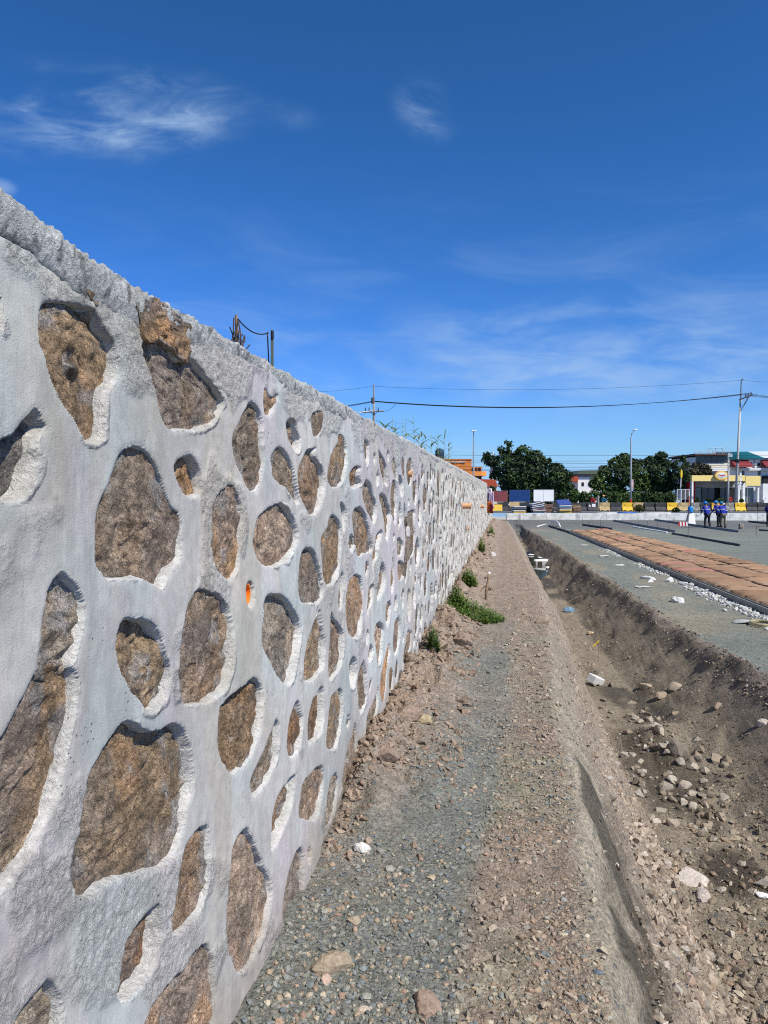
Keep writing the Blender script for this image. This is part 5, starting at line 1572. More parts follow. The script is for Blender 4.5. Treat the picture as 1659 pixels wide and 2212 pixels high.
w0, w1 = 88, 85.5
wire(at(808, 834.5, w0), at(1601, 821.5, w1), .68, .014, 'thin topmost cable between the two utility poles')
wire(at(807, 834.5, w0), at(540, 841, 95), .5, .014, 'thin topmost cable leaving the left pole towards the left')
for k, (dy, pr) in enumerate(((0, (1603.5, 853)), (1.5, (1609.5, 851)), (3, (1615.5, 849.5)))):
    wire(at(807 + k, 866 + dy * .6, w0), at(pr[0], pr[1], w1), 1.02 + .05 * k, .026, ('uppermost', 'middle', 'lowest')[k] + ' of the three thick sagging cables between the utility poles')
    wire(at(807, 866 + dy * .6, w0), at(560, 884 + 2 * k, 95), .45, .022, ('uppermost', 'middle', 'lowest')[k] + ' of the three cables running left from the left pole')
    wire(at(pr[0], pr[1], w1), at(1900, 868 + dy * 2.2, 84), .3, .022, ('uppermost', 'middle', 'lowest')[k] + ' of the three cables running right from the right pole')
wire(at(1601, 821.5, w1), at(1900, 830, 84), .2, .014, 'thin topmost cable running right from the right pole')
for k, (yl, yr, dl, sg) in enumerate(((982, 983, 98, .10), (994, 992.5, 97, .15), (998, 999, 97, .12), (1006, 1005, 96, .2), (1012, 1009, 95, .25), (1014.5, 1013, 95, .2))):
    wire(at(880, yl, 92), at(1573, yr, 84.8), sg, .017 + .004 * (k > 2), ('highest', 'second highest', 'third', 'fourth', 'fifth', 'lowest')[k] + ' of the low cables crossing in front of the trees', grp='low cables in front of the trees')
    wire(at(1573, yr, 84.8), at(1800, yr - 4, 83), .1, .017, ('highest', 'second highest', 'third', 'fourth', 'fifth', 'lowest')[k] + ' of the low cables running right past the shop sign', grp='low cables past the shop')
for a_, b_ in (((829, 888.5), (857, 870)), ((769, 889.5), (788, 893)), ((743, 872), (752, 892))):
    wire(at(*a_, 87.6), at(*b_, 87.8), .25, .018, {829: 'drop cable rising from the right end of the left pole crossarm', 769: 'short drop cable at the left end of the left pole crossarm', 743: 'drop cable falling behind the wall left of the left pole'}[a_[0]], n=8, grp='drop cables')

# ================================================================ TREES
M_BARK = mat('bark', (.10, .075, .055), .95, .25, 6, .3, 20)


def leaf_cloud(blobs, n, size, c0, c1, seed, shell=.55):
    """leaf clumps through several ellipsoid masses; blobs = (x, y, z, rx, ry, rz)"""
    rg = np.random.default_rng(seed)
    B = np.array(blobs); vol = B[:, 3] * B[:, 4] * B[:, 5]
    which = rg.choice(len(B), n, p=vol ** .7 / (vol ** .7).sum())
    d = rg.normal(size=(n, 3)); d /= np.linalg.norm(d, axis=1, keepdims=True)
    r = 1 - (1 - shell) * rg.random(n) ** 1.3
    lump = 1 + .30 * fbm(d[:, 0] * 2.2 + which * 7, d[:, 1] * 2.2, d[:, 2] * 2.2, 3, seed)
    P = B[which, :3] + d * B[which, 3:] * (r * lump)[:, None]
    gap = fbm(P[:, 0] * .9, P[:, 1] * .9, P[:, 2] * .9, 3, seed + 5)
    keep = gap > -.28; P, d, which = P[keep], d[keep], which[keep]; n = len(P)
    nrm = d + rg.normal(scale=.75, size=(n, 3)); nrm[:, 2] += .3; nrm /= np.linalg.norm(nrm, axis=1, keepdims=True)
    t_ = np.cross(nrm, rg.normal(size=(n, 3))); t_ /= np.linalg.norm(t_, axis=1, keepdims=True); b_ = np.cross(nrm, t_)
    s = size * rg.uniform(.6, 1.35, n)[:, None]
    fold = nrm * s * .28
    V = np.stack([P - t_ * s, P + b_ * s * .5 + fold, P + t_ * s, P - b_ * s * .5 + fold], 1).reshape(-1, 3)
    Fc = np.arange(4 * n).reshape(n, 4)
    mixv = np.clip(.5 + .9 * fbm(P[:, 0] * .7, P[:, 1] * .7, P[:, 2] * .7, 2, seed + 9) + rg.normal(scale=.22, size=n), 0, 1)[:, None]
    c_ = np.array(c0) * (1 - mixv) + np.array(c1) * mixv
    return V, Fc, np.repeat(c_, 4, 0)


def tree(name, label, px, d, blobs_px, n, size, c0, c1, seed, group=None, cat='tree', trunk=True, flat=.8, trunk_r=.25):
    L = Local(px, d, ROADZ)
    root = L.root(name, label, cat, group)
    rg = random.Random(seed)
    bl_ = []
    for (bx, by, br) in blobs_px:
        r_ = br * L.u
        bl_.append((L.x(bx), rg.uniform(-.5, .5) * r_ * .8, L.z(by), r_, r_ * flat, r_ * .92))
    V, Fc, cc = leaf_cloud(bl_, n, size, c0, c1, seed)
    link('crown', np_mesh('crown', V, Fc, False, {'col': cc}), M_LEAF, root)
    b = MB()
    top = max(bl_, key=lambda q: q[2])
    if trunk:
        b.tube([(0, 0, -.1), (.05, 0, top[2] * .22), (top[0] * .3, .1, top[2] * .5)], [trunk_r, trunk_r * .8, trunk_r * .6], 10)
        b.build('trunk', M_BARK, root, smooth=True)
        for q in bl_:
            m0 = Vector((top[0] * .15, .05, top[2] * .35)); m1 = Vector((q[0] * .6, q[1] * .5, q[2] * .75)); m2 = Vector(q[:3])
            MB().tube([m0, m1, m2], [trunk_r * .5, trunk_r * .3, trunk_r * .1], 6).build('limb', M_BARK, root, smooth=True)
    else:
        for k in range(4):
            q = bl_[k % len(bl_)]
            MB().tube([(q[0] * .8, q[1], 0), (q[0] + rg.uniform(-.2, .2), q[1], q[2])], [.05, .02], 5).build('stem', M_BARK, root)
    return root


def cpx(cx, cy, ox): return ox + cx * .2315, 905.2 + cy * .2315


def blobs(lst, ox): return [(*cpx(a_, b_, ox), r_ * .2315) for a_, b_, r_ in lst]


DG0, DG1 = (.012, .028, .008), (.045, .085, .020)
MG0, MG1 = (.026, .052, .010), (.085, .135, .028)
tree('broad_tree', 'broad dark evergreen tree with a raised left crown beside the orange building', 1105, 98,
     blobs([(660, 390, 75), (640, 350, 45), (800, 290, 60), (830, 225, 50), (760, 420, 110), (980, 320, 85), (900, 430, 130), (1080, 380, 100), (1150, 420, 75), (1040, 500, 150), (1195, 390, 32), (860, 540, 130), (720, 520, 70), (1000, 600, 140), (850, 620, 90)], 905.2),
     9000, .26, DG0, DG1, 21, trunk_r=.34)
tree('round_tree', 'smaller dark tree touching the right side of the broad evergreen', 1206, 95, blobs([(1290, 470, 75), (1270, 560, 100), (1355, 540, 70), (1220, 620, 90), (1360, 630, 80)], 905.2), 4200, .22, DG0, (.055, .10, .022), 22)
tree('rounded_tree', 'full leafy green tree just left of the street lamp with the side arm', 1322, 96, blobs([(250, 430, 85), (320, 375, 62), (160, 520, 100), (300, 520, 120), (400, 430, 72), (70, 600, 85), (200, 650, 120), (400, 560, 90), (350, 660, 120), (460, 520, 80), (450, 610, 95)], 1275), 8800, .22, MG0, MG1, 23)
tree('tall_tree', 'dark tree with a ragged top right of the street lamp', 1425, 97, blobs([(470, 410, 42), (560, 400, 58), (655, 345, 48), (620, 410, 70), (560, 500, 85), (720, 440, 68), (660, 540, 100), (520, 600, 80), (700, 620, 80), (600, 650, 90)], 1275), 5600, .24, DG0, (.05, .095, .024), 24)
tree('slender_tree', 'narrow dark tree between the ragged tree and the yellow sign', 1471, 95, blobs([(865, 372, 30), (820, 440, 55), (890, 430, 40), (880, 520, 70), (800, 560, 70), (870, 640, 70)], 1275), 3000, .22, DG0, (.045, .085, .02), 25, trunk_r=.2)
tree('olive_shrub_tree', 'brownish olive tree above the left end of the yellow shop', 1512, 97, blobs([(1000, 455, 55), (1060, 480, 60), (960, 510, 60), (1090, 520, 45), (1010, 550, 60), (960, 600, 50)], 1275), 2600, .2, (.035, .032, .014), (.085, .078, .03), 26, trunk_r=.2)
shr = [(1240, 1066, 9.5, 'leafy bush below the green roofed house'), (1262, 1072, 10, 'low bush behind the black barrier with white sheets'), (1283, 1070, 12, 'wide bush behind the people on the road'), (1306, 1071, 12, 'bush behind the tan barrier'),
       (1330, 1072, 12, 'bush at the foot of the full green tree'), (1352, 1074, 11, 'bush just left of the street lamp base'), (1376, 1072, 12, 'bush just right of the street lamp base'), (1398, 1071, 13, 'bush behind two black barriers'), (1421, 1072, 13, 'bush behind the bright yellow barrier left of the fence'),
       (1444, 1073, 12, 'bush just left of the white fence'), (1188, 1070, 12, 'dark bush behind the white hoarding panel'), (1212, 1072, 11, 'dark bush right of the white hoarding panel'), (1062, 1056, 7, 'low hedge in front of the red roofed house'), (1145, 1072, 9, 'dark bush between the navy and white panels'), (1098, 1072, 9, 'dark bush between the maroon and navy panels')]
for k, (px, py, r_, lab) in enumerate(shr):
    dk = px < 1225 or 1385 < px < 1412
    tree('bush', lab, px, 91 if px > 1100 else 110, [(px, py, r_), (px - r_ * .6, py + 5, r_ * .75), (px + r_ * .6, py + 4, r_ * .8), (px, py + 11, r_)], 1500, .15, DG0 if dk else MG0, DG1 if dk else (.075, .125, .028), 40 + k, 'bushes along the road', 'bush', trunk=False, flat=1.0)
for k, (px, py, r_, d_, lab) in enumerate(((1381, 1097, 7.5, 73.8, 'bushy yellow green weed in front of a faded yellow barrier'), (1441, 1101, 5, 73.8, 'low weed left of the bright yellow barrier near the fence'), (1460, 1101, 5, 73.6, 'low weed in front of the bright yellow barrier near the fence'), (1106, 1107, 3.4, 74, 'low weed above the lower kerb at the wall end'),
                                           (1530, 1080, 3.5, 91, 'shop plants behind the left blue worker'), (1556, 1079, 4, 91, 'shop plants below the oval sign'), (1602, 1080, 3.2, 91, 'shop plants right of the utility pole'), (1506, 1078, 3.4, 91, 'potted plant by the red wall of the shop'))):
    tree('roadside_weed', lab, px, d_, [(px, py, r_), (px - r_, py + 2, r_ * .7), (px + r_, py + 2, r_ * .75)], 500, .11, (.05, .06, .015) if k == 0 else MG0, (.18, .17, .04) if k == 0 else MG1, 80 + k, 'roadside weeds', 'weed', trunk=False, flat=.7)

# ================================================================ SLAB UNDER WET SACKS, FORMWORK
def ongr(px, py, z=SUB):
    p = on_z(px, py, z); return Vector((float(p[0]), float(p[1]), z))


M_SLABC = mat('shade_toned_fresh_concrete', (.13, .125, .115), .9, .15, 2, .2, 30)  # fresh concrete, darkened to paint shade into the gaps between the sacks
M_SACK = mat_attr('brown_sacking', 'rock')
ST = SUB + .13
A0, A1 = ongr(1700, 1327.5, ST), ongr(1232, 1147, ST)       # near left / far left corner of the slab top
B1 = ongr(1316, 1144.3, ST); B0 = ongr(1745, 1243, ST)
A0 = A1 + (A0 - A1) * 1.12; B0 = B1 + (B0 - B1) * 1.45
slab = empty('concrete_slab', (0, 0, 0), 0, 'freshly cast strip of concrete covered with brown sacks', 'slab')
q = MB(); dz = Vector((0, 0, .145))
q.add([A0, A1, B1, B0, A0 - dz, A1 - dz, B1 - dz, B0 - dz], [(0, 3, 2, 1), (4, 5, 6, 7), (0, 1, 5, 4), (1, 2, 6, 5), (2, 3, 7, 6), (3, 0, 4, 7)])
q.build('slab_body', M_SLABC, slab)
NC, NR = 3, 40
for r in range(NR):
    for c_ in range(NC):
        jit = lambda: random.uniform(-.035, .035)
        u0, u1 = c_ / NC + .008, (c_ + 1) / NC - .006 + random.uniform(-.012, .012)
        edge = .02 if c_ == 0 else 0
        u0 -= edge
        v0, v1 = r / NR + .0018 + random.uniform(-.0015, .0015), (r + 1) / NR - .0016
        off = (.0, .35, .7)[c_] / NR
        n, m = 9, 5
        vs = []
        hgt = .022 + .028 * random.random()
        ph = random.uniform(0, 6)
        for j in range(m + 1):
            for i in range(n + 1):
                uu = u0 + (u1 - u0) * i / n; vv = v0 + off + (v1 - v0) * (j / m)
                p = A0.lerp(A1, vv).lerp(B0.lerp(B1, vv), max(uu, 0))
                if uu < 0: p = p + (A0 - B0).normalized() * .035
                edgef = min(i, n - i, 2) / 2 * min(j, m - j, 1)
                wr = (.022 * sin(i * 1.3 + ph) * sin(j * 1.7 + ph * .7) + .018 * random.uniform(-1, 1)) * (.3 + .7 * edgef)
                drop = -.10 if uu < 0 else 0
                p = p + Vector((jit() * .5, jit(), hgt * (.35 + .9 * edgef) + wr + .012 + drop + .012 * (r % 2)))
                vs.append(p)
        fs = [(j * (n + 1) + i, j * (n + 1) + i + 1, (j + 1) * (n + 1) + i + 1, (j + 1) * (n + 1) + i) for j in range(m) for i in range(n)]
        V = np.array([v[:] for v in vs]); cen = V.mean(0)
        base = np.array([.335, .205, .122]) * random.uniform(.72, 1.18)
        if random.random() < .07: base = np.array([.36, .17, .12])
        if random.random() < .3: base = base * np.array([1.0, 1.06, 1.1])
        cc = base * (1 + .18 * fbm(V[:, 0] * 4, V[:, 1] * 4, 0, 3, 700 + r))[:, None]
        o = link('sack', np_mesh('sack', V - cen, np.array(fs), True, {'col': cc}), M_SACK, slab, cen)
        md = o.modifiers.new('thick', 'SOLIDIFY'); md.thickness = .014; md.offset = -1
# steel side form along the slab
M_FORM = mat('steel_form', (.24, .245, .24), .6, .2, 3, dirt=.3, dirtcol=(.30, .29, .27))
M_DFORM = mat('dark_form', (.07, .075, .075), .7, .2, 3, dirt=.2, dirtcol=(.2, .2, .19))
M_REBAR = mat('rusty_steel_bar', (.10, .07, .055), .8, .2)


def board(name, p0, p1, h, t_, m, lab, cat='formwork', grp=None, pins=0, seg=0):
    p0, p1 = Vector(p0), Vector(p1); d = p1 - p0; L = d.length; az = atan2(d.y, d.x)
    root = empty(name, p0, az, lab, cat, grp)
    ns = max(1, seg)
    for k in range(ns):
        x0, x1 = L * k / ns + .008, L * (k + 1) / ns - .008
        MB().box(((x0 + x1) / 2, 0, h / 2), (x1 - x0, t_, h)).build('side_rail', m, root)
        if h > .12: MB().box(((x0 + x1) / 2, t_ * 1.0, h - .012), (x1 - x0, t_ * 1.2, .016)).build('top_lip', m, root)
    for k in range(pins):
        x = L * (k + .5) / pins
        MB().tube([(x, -t_ * 1.2, -.1), (x + .01, -t_ * 1.2, h + .22 + .1 * ((k * 7) % 3))], .012, 6).build('steel_pin', M_REBAR, root)
    return root


f_end = ongr(1185, 1137.5)
lft = (A0 - B0).normalized() * .06
board('formwork_rail', Vector((A0.x, A0.y, SUB)) + lft * .9, Vector((A1.x, A1.y, SUB)) + lft * .9, .12, .03, M_FORM, 'long steel side form along the left edge of the sack covered slab', seg=14)
board('formwork_rail', Vector((A1.x, A1.y, SUB)) + lft, f_end, .12, .04, M_DFORM, 'dark form running on past the far end of the sack covered slab', pins=2, seg=3)
board('formwork_rail', ongr(1259, 1135.5), ongr(1322, 1145), .14, .05, M_DFORM, 'short dark form behind the far end of the sack covered slab', pins=2, seg=2)
board('formwork_rail', ongr(1325, 1126), ongr(1459, 1150), .14, .05, M_FORM, 'grey steel form with pins left of the two standing workers', pins=7, seg=5)
board('formwork_rail', ongr(1414, 1124.5), ongr(1596, 1150.5), .15, .05, M_FORM, 'long grey steel form the blue workers stand over', pins=5, seg=7)
board('formwork_rail', ongr(1452, 1154), ongr(1598, 1180), .10, .06, M_DFORM, 'thin dark rail lying on the ground right of the sacks', seg=3)
board('formwork_rail', ongr(1368, 1139), ongr(1441, 1151), .06, .10, M_WHITE, 'white painted rail lying before the pinned form', seg=2)
board('formwork_rail', ongr(1617, 1128), ongr(1690, 1136), .14, .06, M_DFORM, 'dark form at the right edge behind the workers', pins=1, seg=2)
board('formwork_rail', ongr(1640, 1146.5), ongr(1720, 1152), .10, .06, M_DFORM, 'dark low rail at the right edge below the taller dark form', seg=2)
for k, (px, py, h_) in enumerate(((1201, 1146, .75), (1258, 1139, .85), (1297, 1150, .8), (1486, 1162, .62), (1633, 1158, .55))):
    p = ongr(px, py)
    o = MB().tube([p - Vector((0, 0, .1)), p + Vector((.02, 0, h_))], .012, 6).build('steel_pin', M_REBAR)
    tag(o, ('steel pin standing near the bent white pipe', 'steel pin at the end of the short dark form', 'steel pin standing at the far right corner of the sacks', 'steel pin standing on the open ground between the thin rails', 'steel pin standing near the right edge of the ground')[k], 'pin')
pts = [ongr(1160, 1139) + Vector((0, 0, .05)), ongr(1180, 1134) + Vector((0, 0, .06)), ongr(1193, 1135) + Vector((0, 0, .28)), ongr(1201, 1135.5) + Vector((0, 0, .36)), ongr(1207, 1137) + Vector((0, 0, .22)), ongr(1210, 1139) + Vector((0, 0, .04))]
tag(MB().tube(pts, .045, 10).build('bent_pipe', M_WHITE, smooth=True), 'bent white pipe arching over the ground at the far end of the trench', 'pipe')

# pale concrete crumbs spilt along the form
n = 2600
t_ = RNG.random(n) ** 1.15 * .62; q0 = np.array(A0[:]); q1 = np.array(A1[:])
x = q0[0] + (q1[0] - q0[0]) * t_ - .12 - np.abs(RNG.normal(0, .22, n)) * (1 - .5 * t_); y = q0[1] + (q1[1] - q0[1]) * t_ + RNG.normal(0, .3, n)
keep = fbm(x * 1.3, y * .55, 0, 3, 360) + .5 * (RNG.random(n) - .45) > -.02; x, y = x[keep], y[keep]; n = len(x)
sz = .010 + .065 * RNG.random(n) ** 3.6 * (1 - .4 * (y > 24))
scatter('concrete_crumbs', put(x, y, sz, .3), sz, cols(n, np.array([[.52, .52, .49], [.42, .43, .41], [.60, .59, .55], [.35, .36, .35]])), 'pale crumbs of spilt concrete along the steel form', 'concrete crumbs', ICO1, 12)
M_CEM = mat('pale_concrete_lump', (.60, .60, .57), .9, .15, 8, .5, 60)


def rock(name, label, cat, pos, s3, m, seed=1, icov=ICO3, amp=.34, rz=0.0, group=None, col=None):
    if icov is None:
        V, Fc = hull_rock(seed * 7 + 1, 16)
    else:
        var, Fc = rock_variants(icov, 1, seed * 13 + 5, amp, 7); V = var[0]
    V = V * (1 + .06 * fbm(V[:, 0] * 5, V[:, 1] * 5, V[:, 2] * 5, 4, seed))[:, None] * np.array(s3)
    c_, s_ = cos(rz), sin(rz)
    V = np.stack([V[:, 0] * c_ - V[:, 1] * s_, V[:, 0] * s_ + V[:, 1] * c_, V[:, 2]], 1)
    cc = np.tile(np.array(col if col else (.3, .26, .2)), (len(V), 1)) * (1 + .2 * fbm(V[:, 0] * 20, V[:, 1] * 20, V[:, 2] * 20, 3, seed + 3))[:, None]
    o = link(name, np_mesh(name, V, Fc, False, {'col': cc}), M_ROCK if m is None else m, None, pos)
    return tag(o, label, cat, group)


def hit(px, py):
    """where the pixel's line of sight meets the terrain"""
    r = ray(px, py); t0 = 1.5; P = EYEP
    ts = np.concatenate([np.linspace(1.5, 12, 800), np.linspace(12, 75, 1500)])
    pts = EYEP + r[None] * ts[:, None]
    z = terrain(pts[:, 0], pts[:, 1])
    k = np.argmax(pts[:, 2] <= z)
    return Vector((float(pts[k, 0]), float(pts[k, 1]), float(z[k])))


LM = [  # px, py, width px, aspect xyz, colour, seed, label
 (782, 1826, 38, (1, .8, .62), (.62, .60, .56), 2, 'white rock lying on the gravel near the foot of the wall'),
 (717, 2068, 80, (1, .75, .55), (.32, .255, .18), 3, 'large tan brown clod lying on the gravel in front of the wall'),
 (922, 2163, 66, (1, .9, .6), (.30, .22, .165), 4, 'crumbly brown clod at the bottom edge of the gravel path'),
 (915, 1549, 38, (1, .8, .7), (.36, .29, .175), 5, 'smooth yellowish stone at the edge of the wall foot soil'),
 (1456, 1612, 42, (1, .8, .75), (.19, .16, .13), 6, 'dark brown boulder on the trench floor by the far bank'),
 (1492, 1888, 58, (1.2, .8, .6), (.52, .46, .40), 7, 'big pale white boulder among the trench rubble'),
 (1520, 1930, 36, (1, .8, .9), (.46, .40, .345), 8, 'pale stone just below the big white boulder'),
 (1438, 1862, 26, (1, .9, .8), (.45, .39, .33), 9, 'pale rounded stone left of the big white boulder'),
 (1418, 1770, 24, (1, .8, .6), (.47, .40, .34), 10, 'pale flat stone above the big white boulder'),
 (703, 2112, 30, (1, .8, .6), (.42, .31, .24), 11, 'pinkish stone just below the large tan clod'),
 (1170, 1338, 38, (1, .8, .85), (.30, .235, .17), 12, 'brown boulder sitting on the brink of the trench'),
 (1276, 1365, 20, (1, .7, .6), (.52, .40, .26), 13, 'yellowish stone on the trench floor near the yellow flag'),
 (880, 1530, 70, (1, .9, .55), (.27, .20, .15), 14, 'broad lump of brown soil against the wall foot'),
 (835, 1620, 60, (1, .9, .6), (.26, .19, .14), 15, 'dark edged soil lump where the gravel meets the wall'),
 (1000, 1372, 56, (1.2, .9, .6), (.27, .205, .155), 16, 'wide clod of earth below the green weed patch'),
 (785, 2180, 26, (1, .8, .6), (.47, .38, .29), 17, 'pale pink stone near the bottom edge left of the crumbly clod'),
 (1293, 2096, 22, (.7, 1, .4), (.14, .165, .185), 18, 'bluish slate stone standing on the brink of the cut'),
 (1460, 1480, 36, (1, .8, .7), (.33, .27, .205), 19, 'brown boulder in the rubble heap against the far bank'),
 (1432, 1496, 30, (1, .8, .7), (.38, .30, .225), 20, 'tan boulder beside the brown one in the rubble heap'),
 (1395, 1478, 28, (1, .8, .7), (.35, .285, .21), 21, 'rounded tan stone left of the two boulders in the rubble heap'),
 (1648, 1560, 26, (1, .8, .7), (.42, .37, .33), 22, 'pale stone on the far bank near the right edge'),
 (1550, 1520, 24, (1, .8, .7), (.31, .235, .18), 23, 'reddish clod sunk in the far bank'),
 (1064, 1196, 14, (1, .8, .9), (.50, .46, .42), 24, 'pale boulder at the distant foot of the wall beside the weeds'),
 (1405, 1252, 20, (1, .7, .7), (.62, .62, .60), 25, 'upright white concrete lump on the graded ground'),
 (1402, 1244, 28, (1.3, .7, .5), (.60, .60, .58), 26, 'wide white concrete lump left of the steel form'),
 (1445, 1251, 24, (1, .8, .8), (.62, .62, .60), 27, 'white concrete lump with a long shadow on the graded ground'),
 (1462, 1292, 34, (1, .8, .7), (.60, .60, .57), 28, 'white concrete lump in the spill beside the form'),
 (1700, 2100, 30, (1, .8, .7), (.45, .39, .33), 29, 'pale stone at the right edge of the trench floor'),
 (1602, 1136, 14, (.8, .8, 1.8), (.24, .21, .175), 30, 'grey brown concrete stump standing right of the workers'),
]
for px, py, wpx, asp, colr, sd, lab in LM:
    if px > 1659: continue
    p = hit(px, py + wpx * .25) if sd != 30 else ongr(px, 1143)
    dist = (p - Vector(EYEP)).length
    s_ = wpx * dist / F / 2
    rock('rock' if colr[0] > .3 or sd in (6, 18) else 'soil_clod', lab, 'rock' if colr[0] > .3 or sd in (6, 18) else 'clod', p + Vector((0, 0, s_ * asp[2] * .06)), (s_ * asp[0], s_ * asp[1], s_ * asp[2]), None, sd, ICO4 if wpx > 50 else ICO3, .4, sd * 1.3, None, colr)

# rubble blocks in the trench that one can pick out, but that nothing tells apart
k = 0
while k < 200:
    y = float(ysample(1, 3.6, 20, 1.7)[0]); x = random.uniform(.62, 2.2)
    if k > 110: y, x = random.gauss(8.6, 1.1), random.gauss(1.75, .30)
    if not (crest_l(y) + .25 < x < foot_r(y) + .35): continue
    z = float(terrain(x, y)); s_ = random.uniform(.022, .055) if k <= 110 else random.uniform(.035, .085)
    rock('rubble_stone', 'pale rubble stone lying loose among the broken rubble in the trench', 'rubble stone', (x, y, z + s_ * .12), (s_, s_ * .8, s_ * .7), None, 100 + k % 40, None, .4, random.uniform(0, 6), 'loose rubble stones in the trench', tuple(np.array(C_PAL[k % 5]) * random.uniform(.6, .95)))
    k += 1

# broken white block, bin in the puddle, bags, flag, sticks
p = hit(1286, 1480)
o = MB().box((0, 0, 0), (.26, .16, .13), rx=.3, ry=.35).build('concrete_block', M_CEM, loc=p + Vector((0, 0, .08)), bevel=.012)
o.rotation_euler = (0, 0, .9); tag(o, 'broken white concrete block lying on the trench slope', 'block')
pw = Vector((0, float(on_z(1146, 1216, ZBOT)[1]), 0))
wat = MB(); vs = []
for k in range(28):
    a = 2 * pi * k / 28; rr = 1 + .18 * sin(3 * a + 1) + .1 * sin(5 * a)
    vs.append((1.32 + .42 * rr * cos(a), pw.y + 6.2 * rr * sin(a), ZBOT + .06))
wat.add(vs, [tuple(range(28))])
mw = bpy.data.materials.new('muddy_water'); mw.use_nodes = True
bb = mw.node_tree.nodes['Principled BSDF']; bb.inputs['Base Color'].default_value = (.045, .042, .035, 1); bb.inputs['Roughness'].default_value = .06; bb.inputs['Specular IOR Level'].default_value = .5
tag(wat.build('water', mw), kind='structure')
pbx = on_z(1152, 1222, ZBOT); pbx = Vector((1.42, float(pbx[1]), 0)); SB = .46
bn = empty('plastic_bin', (pbx.x + .05, pbx.y, ZBOT + .03), .12, 'grey plastic bin lying in the puddle on the trench floor', 'bin')
q = MB(); q.prism([(-.30, 0), (.30, 0), (.34, .52), (-.34, .52)], -.45, .45); q.build('bin_body', mat('grey_plastic', (.48, .49, .48), .7, .1), bn); bn.scale = (SB * 1.7, SB, SB * .75)
MB().box((-.12, -.456, .27), (.24, .02, .40)).build('bin_opening', M_HOLE, bn)
for k, (dx, dy, dz_, s3, lab) in enumerate(((.05, .05, .23, (.32, .2, .07), 'crumpled white plastic sheet on top of the bin in the trench'), (-.25, 4.6, .10, (.16, .14, .04), 'white foam block floating in the far end of the trench puddle'), (.10, 2.7, .12, (.13, .12, .035), 'small white foam scrap in the trench behind the bin'), (.22, -2.0, .10, (.12, .11, .06), 'white plastic scrap in the trench in front of the bin'))):
    rock('plastic_scrap', lab, 'litter', (pbx.x + dx, pbx.y + dy, ZBOT + dz_), s3, M_PAPER, 60 + k, ICO3, .55)
p = hit(1229, 1322)
rock('plastic_bag', 'crumpled blue plastic bag on the trench floor', 'bag', p + Vector((0, 0, .05)), (.14, .11, .08), mat('pale_blue_plastic', (.16, .27, .38), .5, .2, 20), 71, ICO3, .55)
p = hit(1293, 1425)
fl = empty('flag_marker', p, 0, 'yellow ribbon flag tied to a thin stick in the trench', 'marker')
MB().tube([(0, 0, -.05), (.004, 0, .30), (0, .01, .46)], .006, 6).build('stick', mat('bare_wood', (.36, .25, .15), .9, .2), fl)
q = MB(); vs = [(.0 - .035 * i + .01 * sin(i * 2.0), .02 * sin(i * 1.7), .30 - .028 * i + .05 * j - .012 * i * j) for j in range(2) for i in range(5)]
q.add(vs, [(i, i + 1, 6 + i, 5 + i) for i in range(4)]); o = q.build('ribbon', mat('yellow_ribbon', (.75, .52, .02), .6, .1), fl, smooth=True); md = o.modifiers.new('t', 'SOLIDIFY'); md.thickness = .003
M_STICK = mat('dry_stick', (.30, .21, .135), .95, .3, 10, .3, 30)
for k, (a_, b_, r_, lab) in enumerate((((1242, 1392 - 0), (1260, 1380), .02, 'thin pale stick lying across the trench floor'),)):
    p0, p1 = hit(1228, 1314 - 9), hit(1257, 1293)
    tag(MB().tube([p0 + Vector((0, 0, .05)), (p0 + p1) / 2 + Vector((0, 0, .07)), p1 + Vector((0, 0, .06))], [.022, .02, .014], 7).build('stick', mat('pale_stick', (.42, .35, .25), .9, .2, 10)), lab, 'stick')
p = hit(1051, 1296)
st = empty('wooden_stake', p, 0, 'thin wooden stake with splintered twigs standing on the path', 'stake')
hs = (1296 - 1237) * (p - Vector(EYEP)).length / F
MB().tube([(-.02, 0, -.1), (0, 0, hs * .4), (.03, 0, hs * .8), (.035, 0, hs)], [.022, .02, .019, .018], 8).build('stake_post', M_STICK, st, smooth=True)
MB().tube([(.02, 0, hs * .55), (-.06, .02, hs * .42), (-.09, .02, hs * .30)], [.012, .01, .006], 6).build('twig', M_STICK, st)
MB().tube([(.02, 0, hs * .5), (.09, .02, hs * .40), (.11, .02, hs * .32)], [.012, .01, .006], 6).build('twig', M_STICK, st)
MB().lathe([(.019, 0), (.022, .01), (.021, .03), (.012, .035)], (.035, 0, hs - .03), 8).build('white_tip', M_PAPER, st)
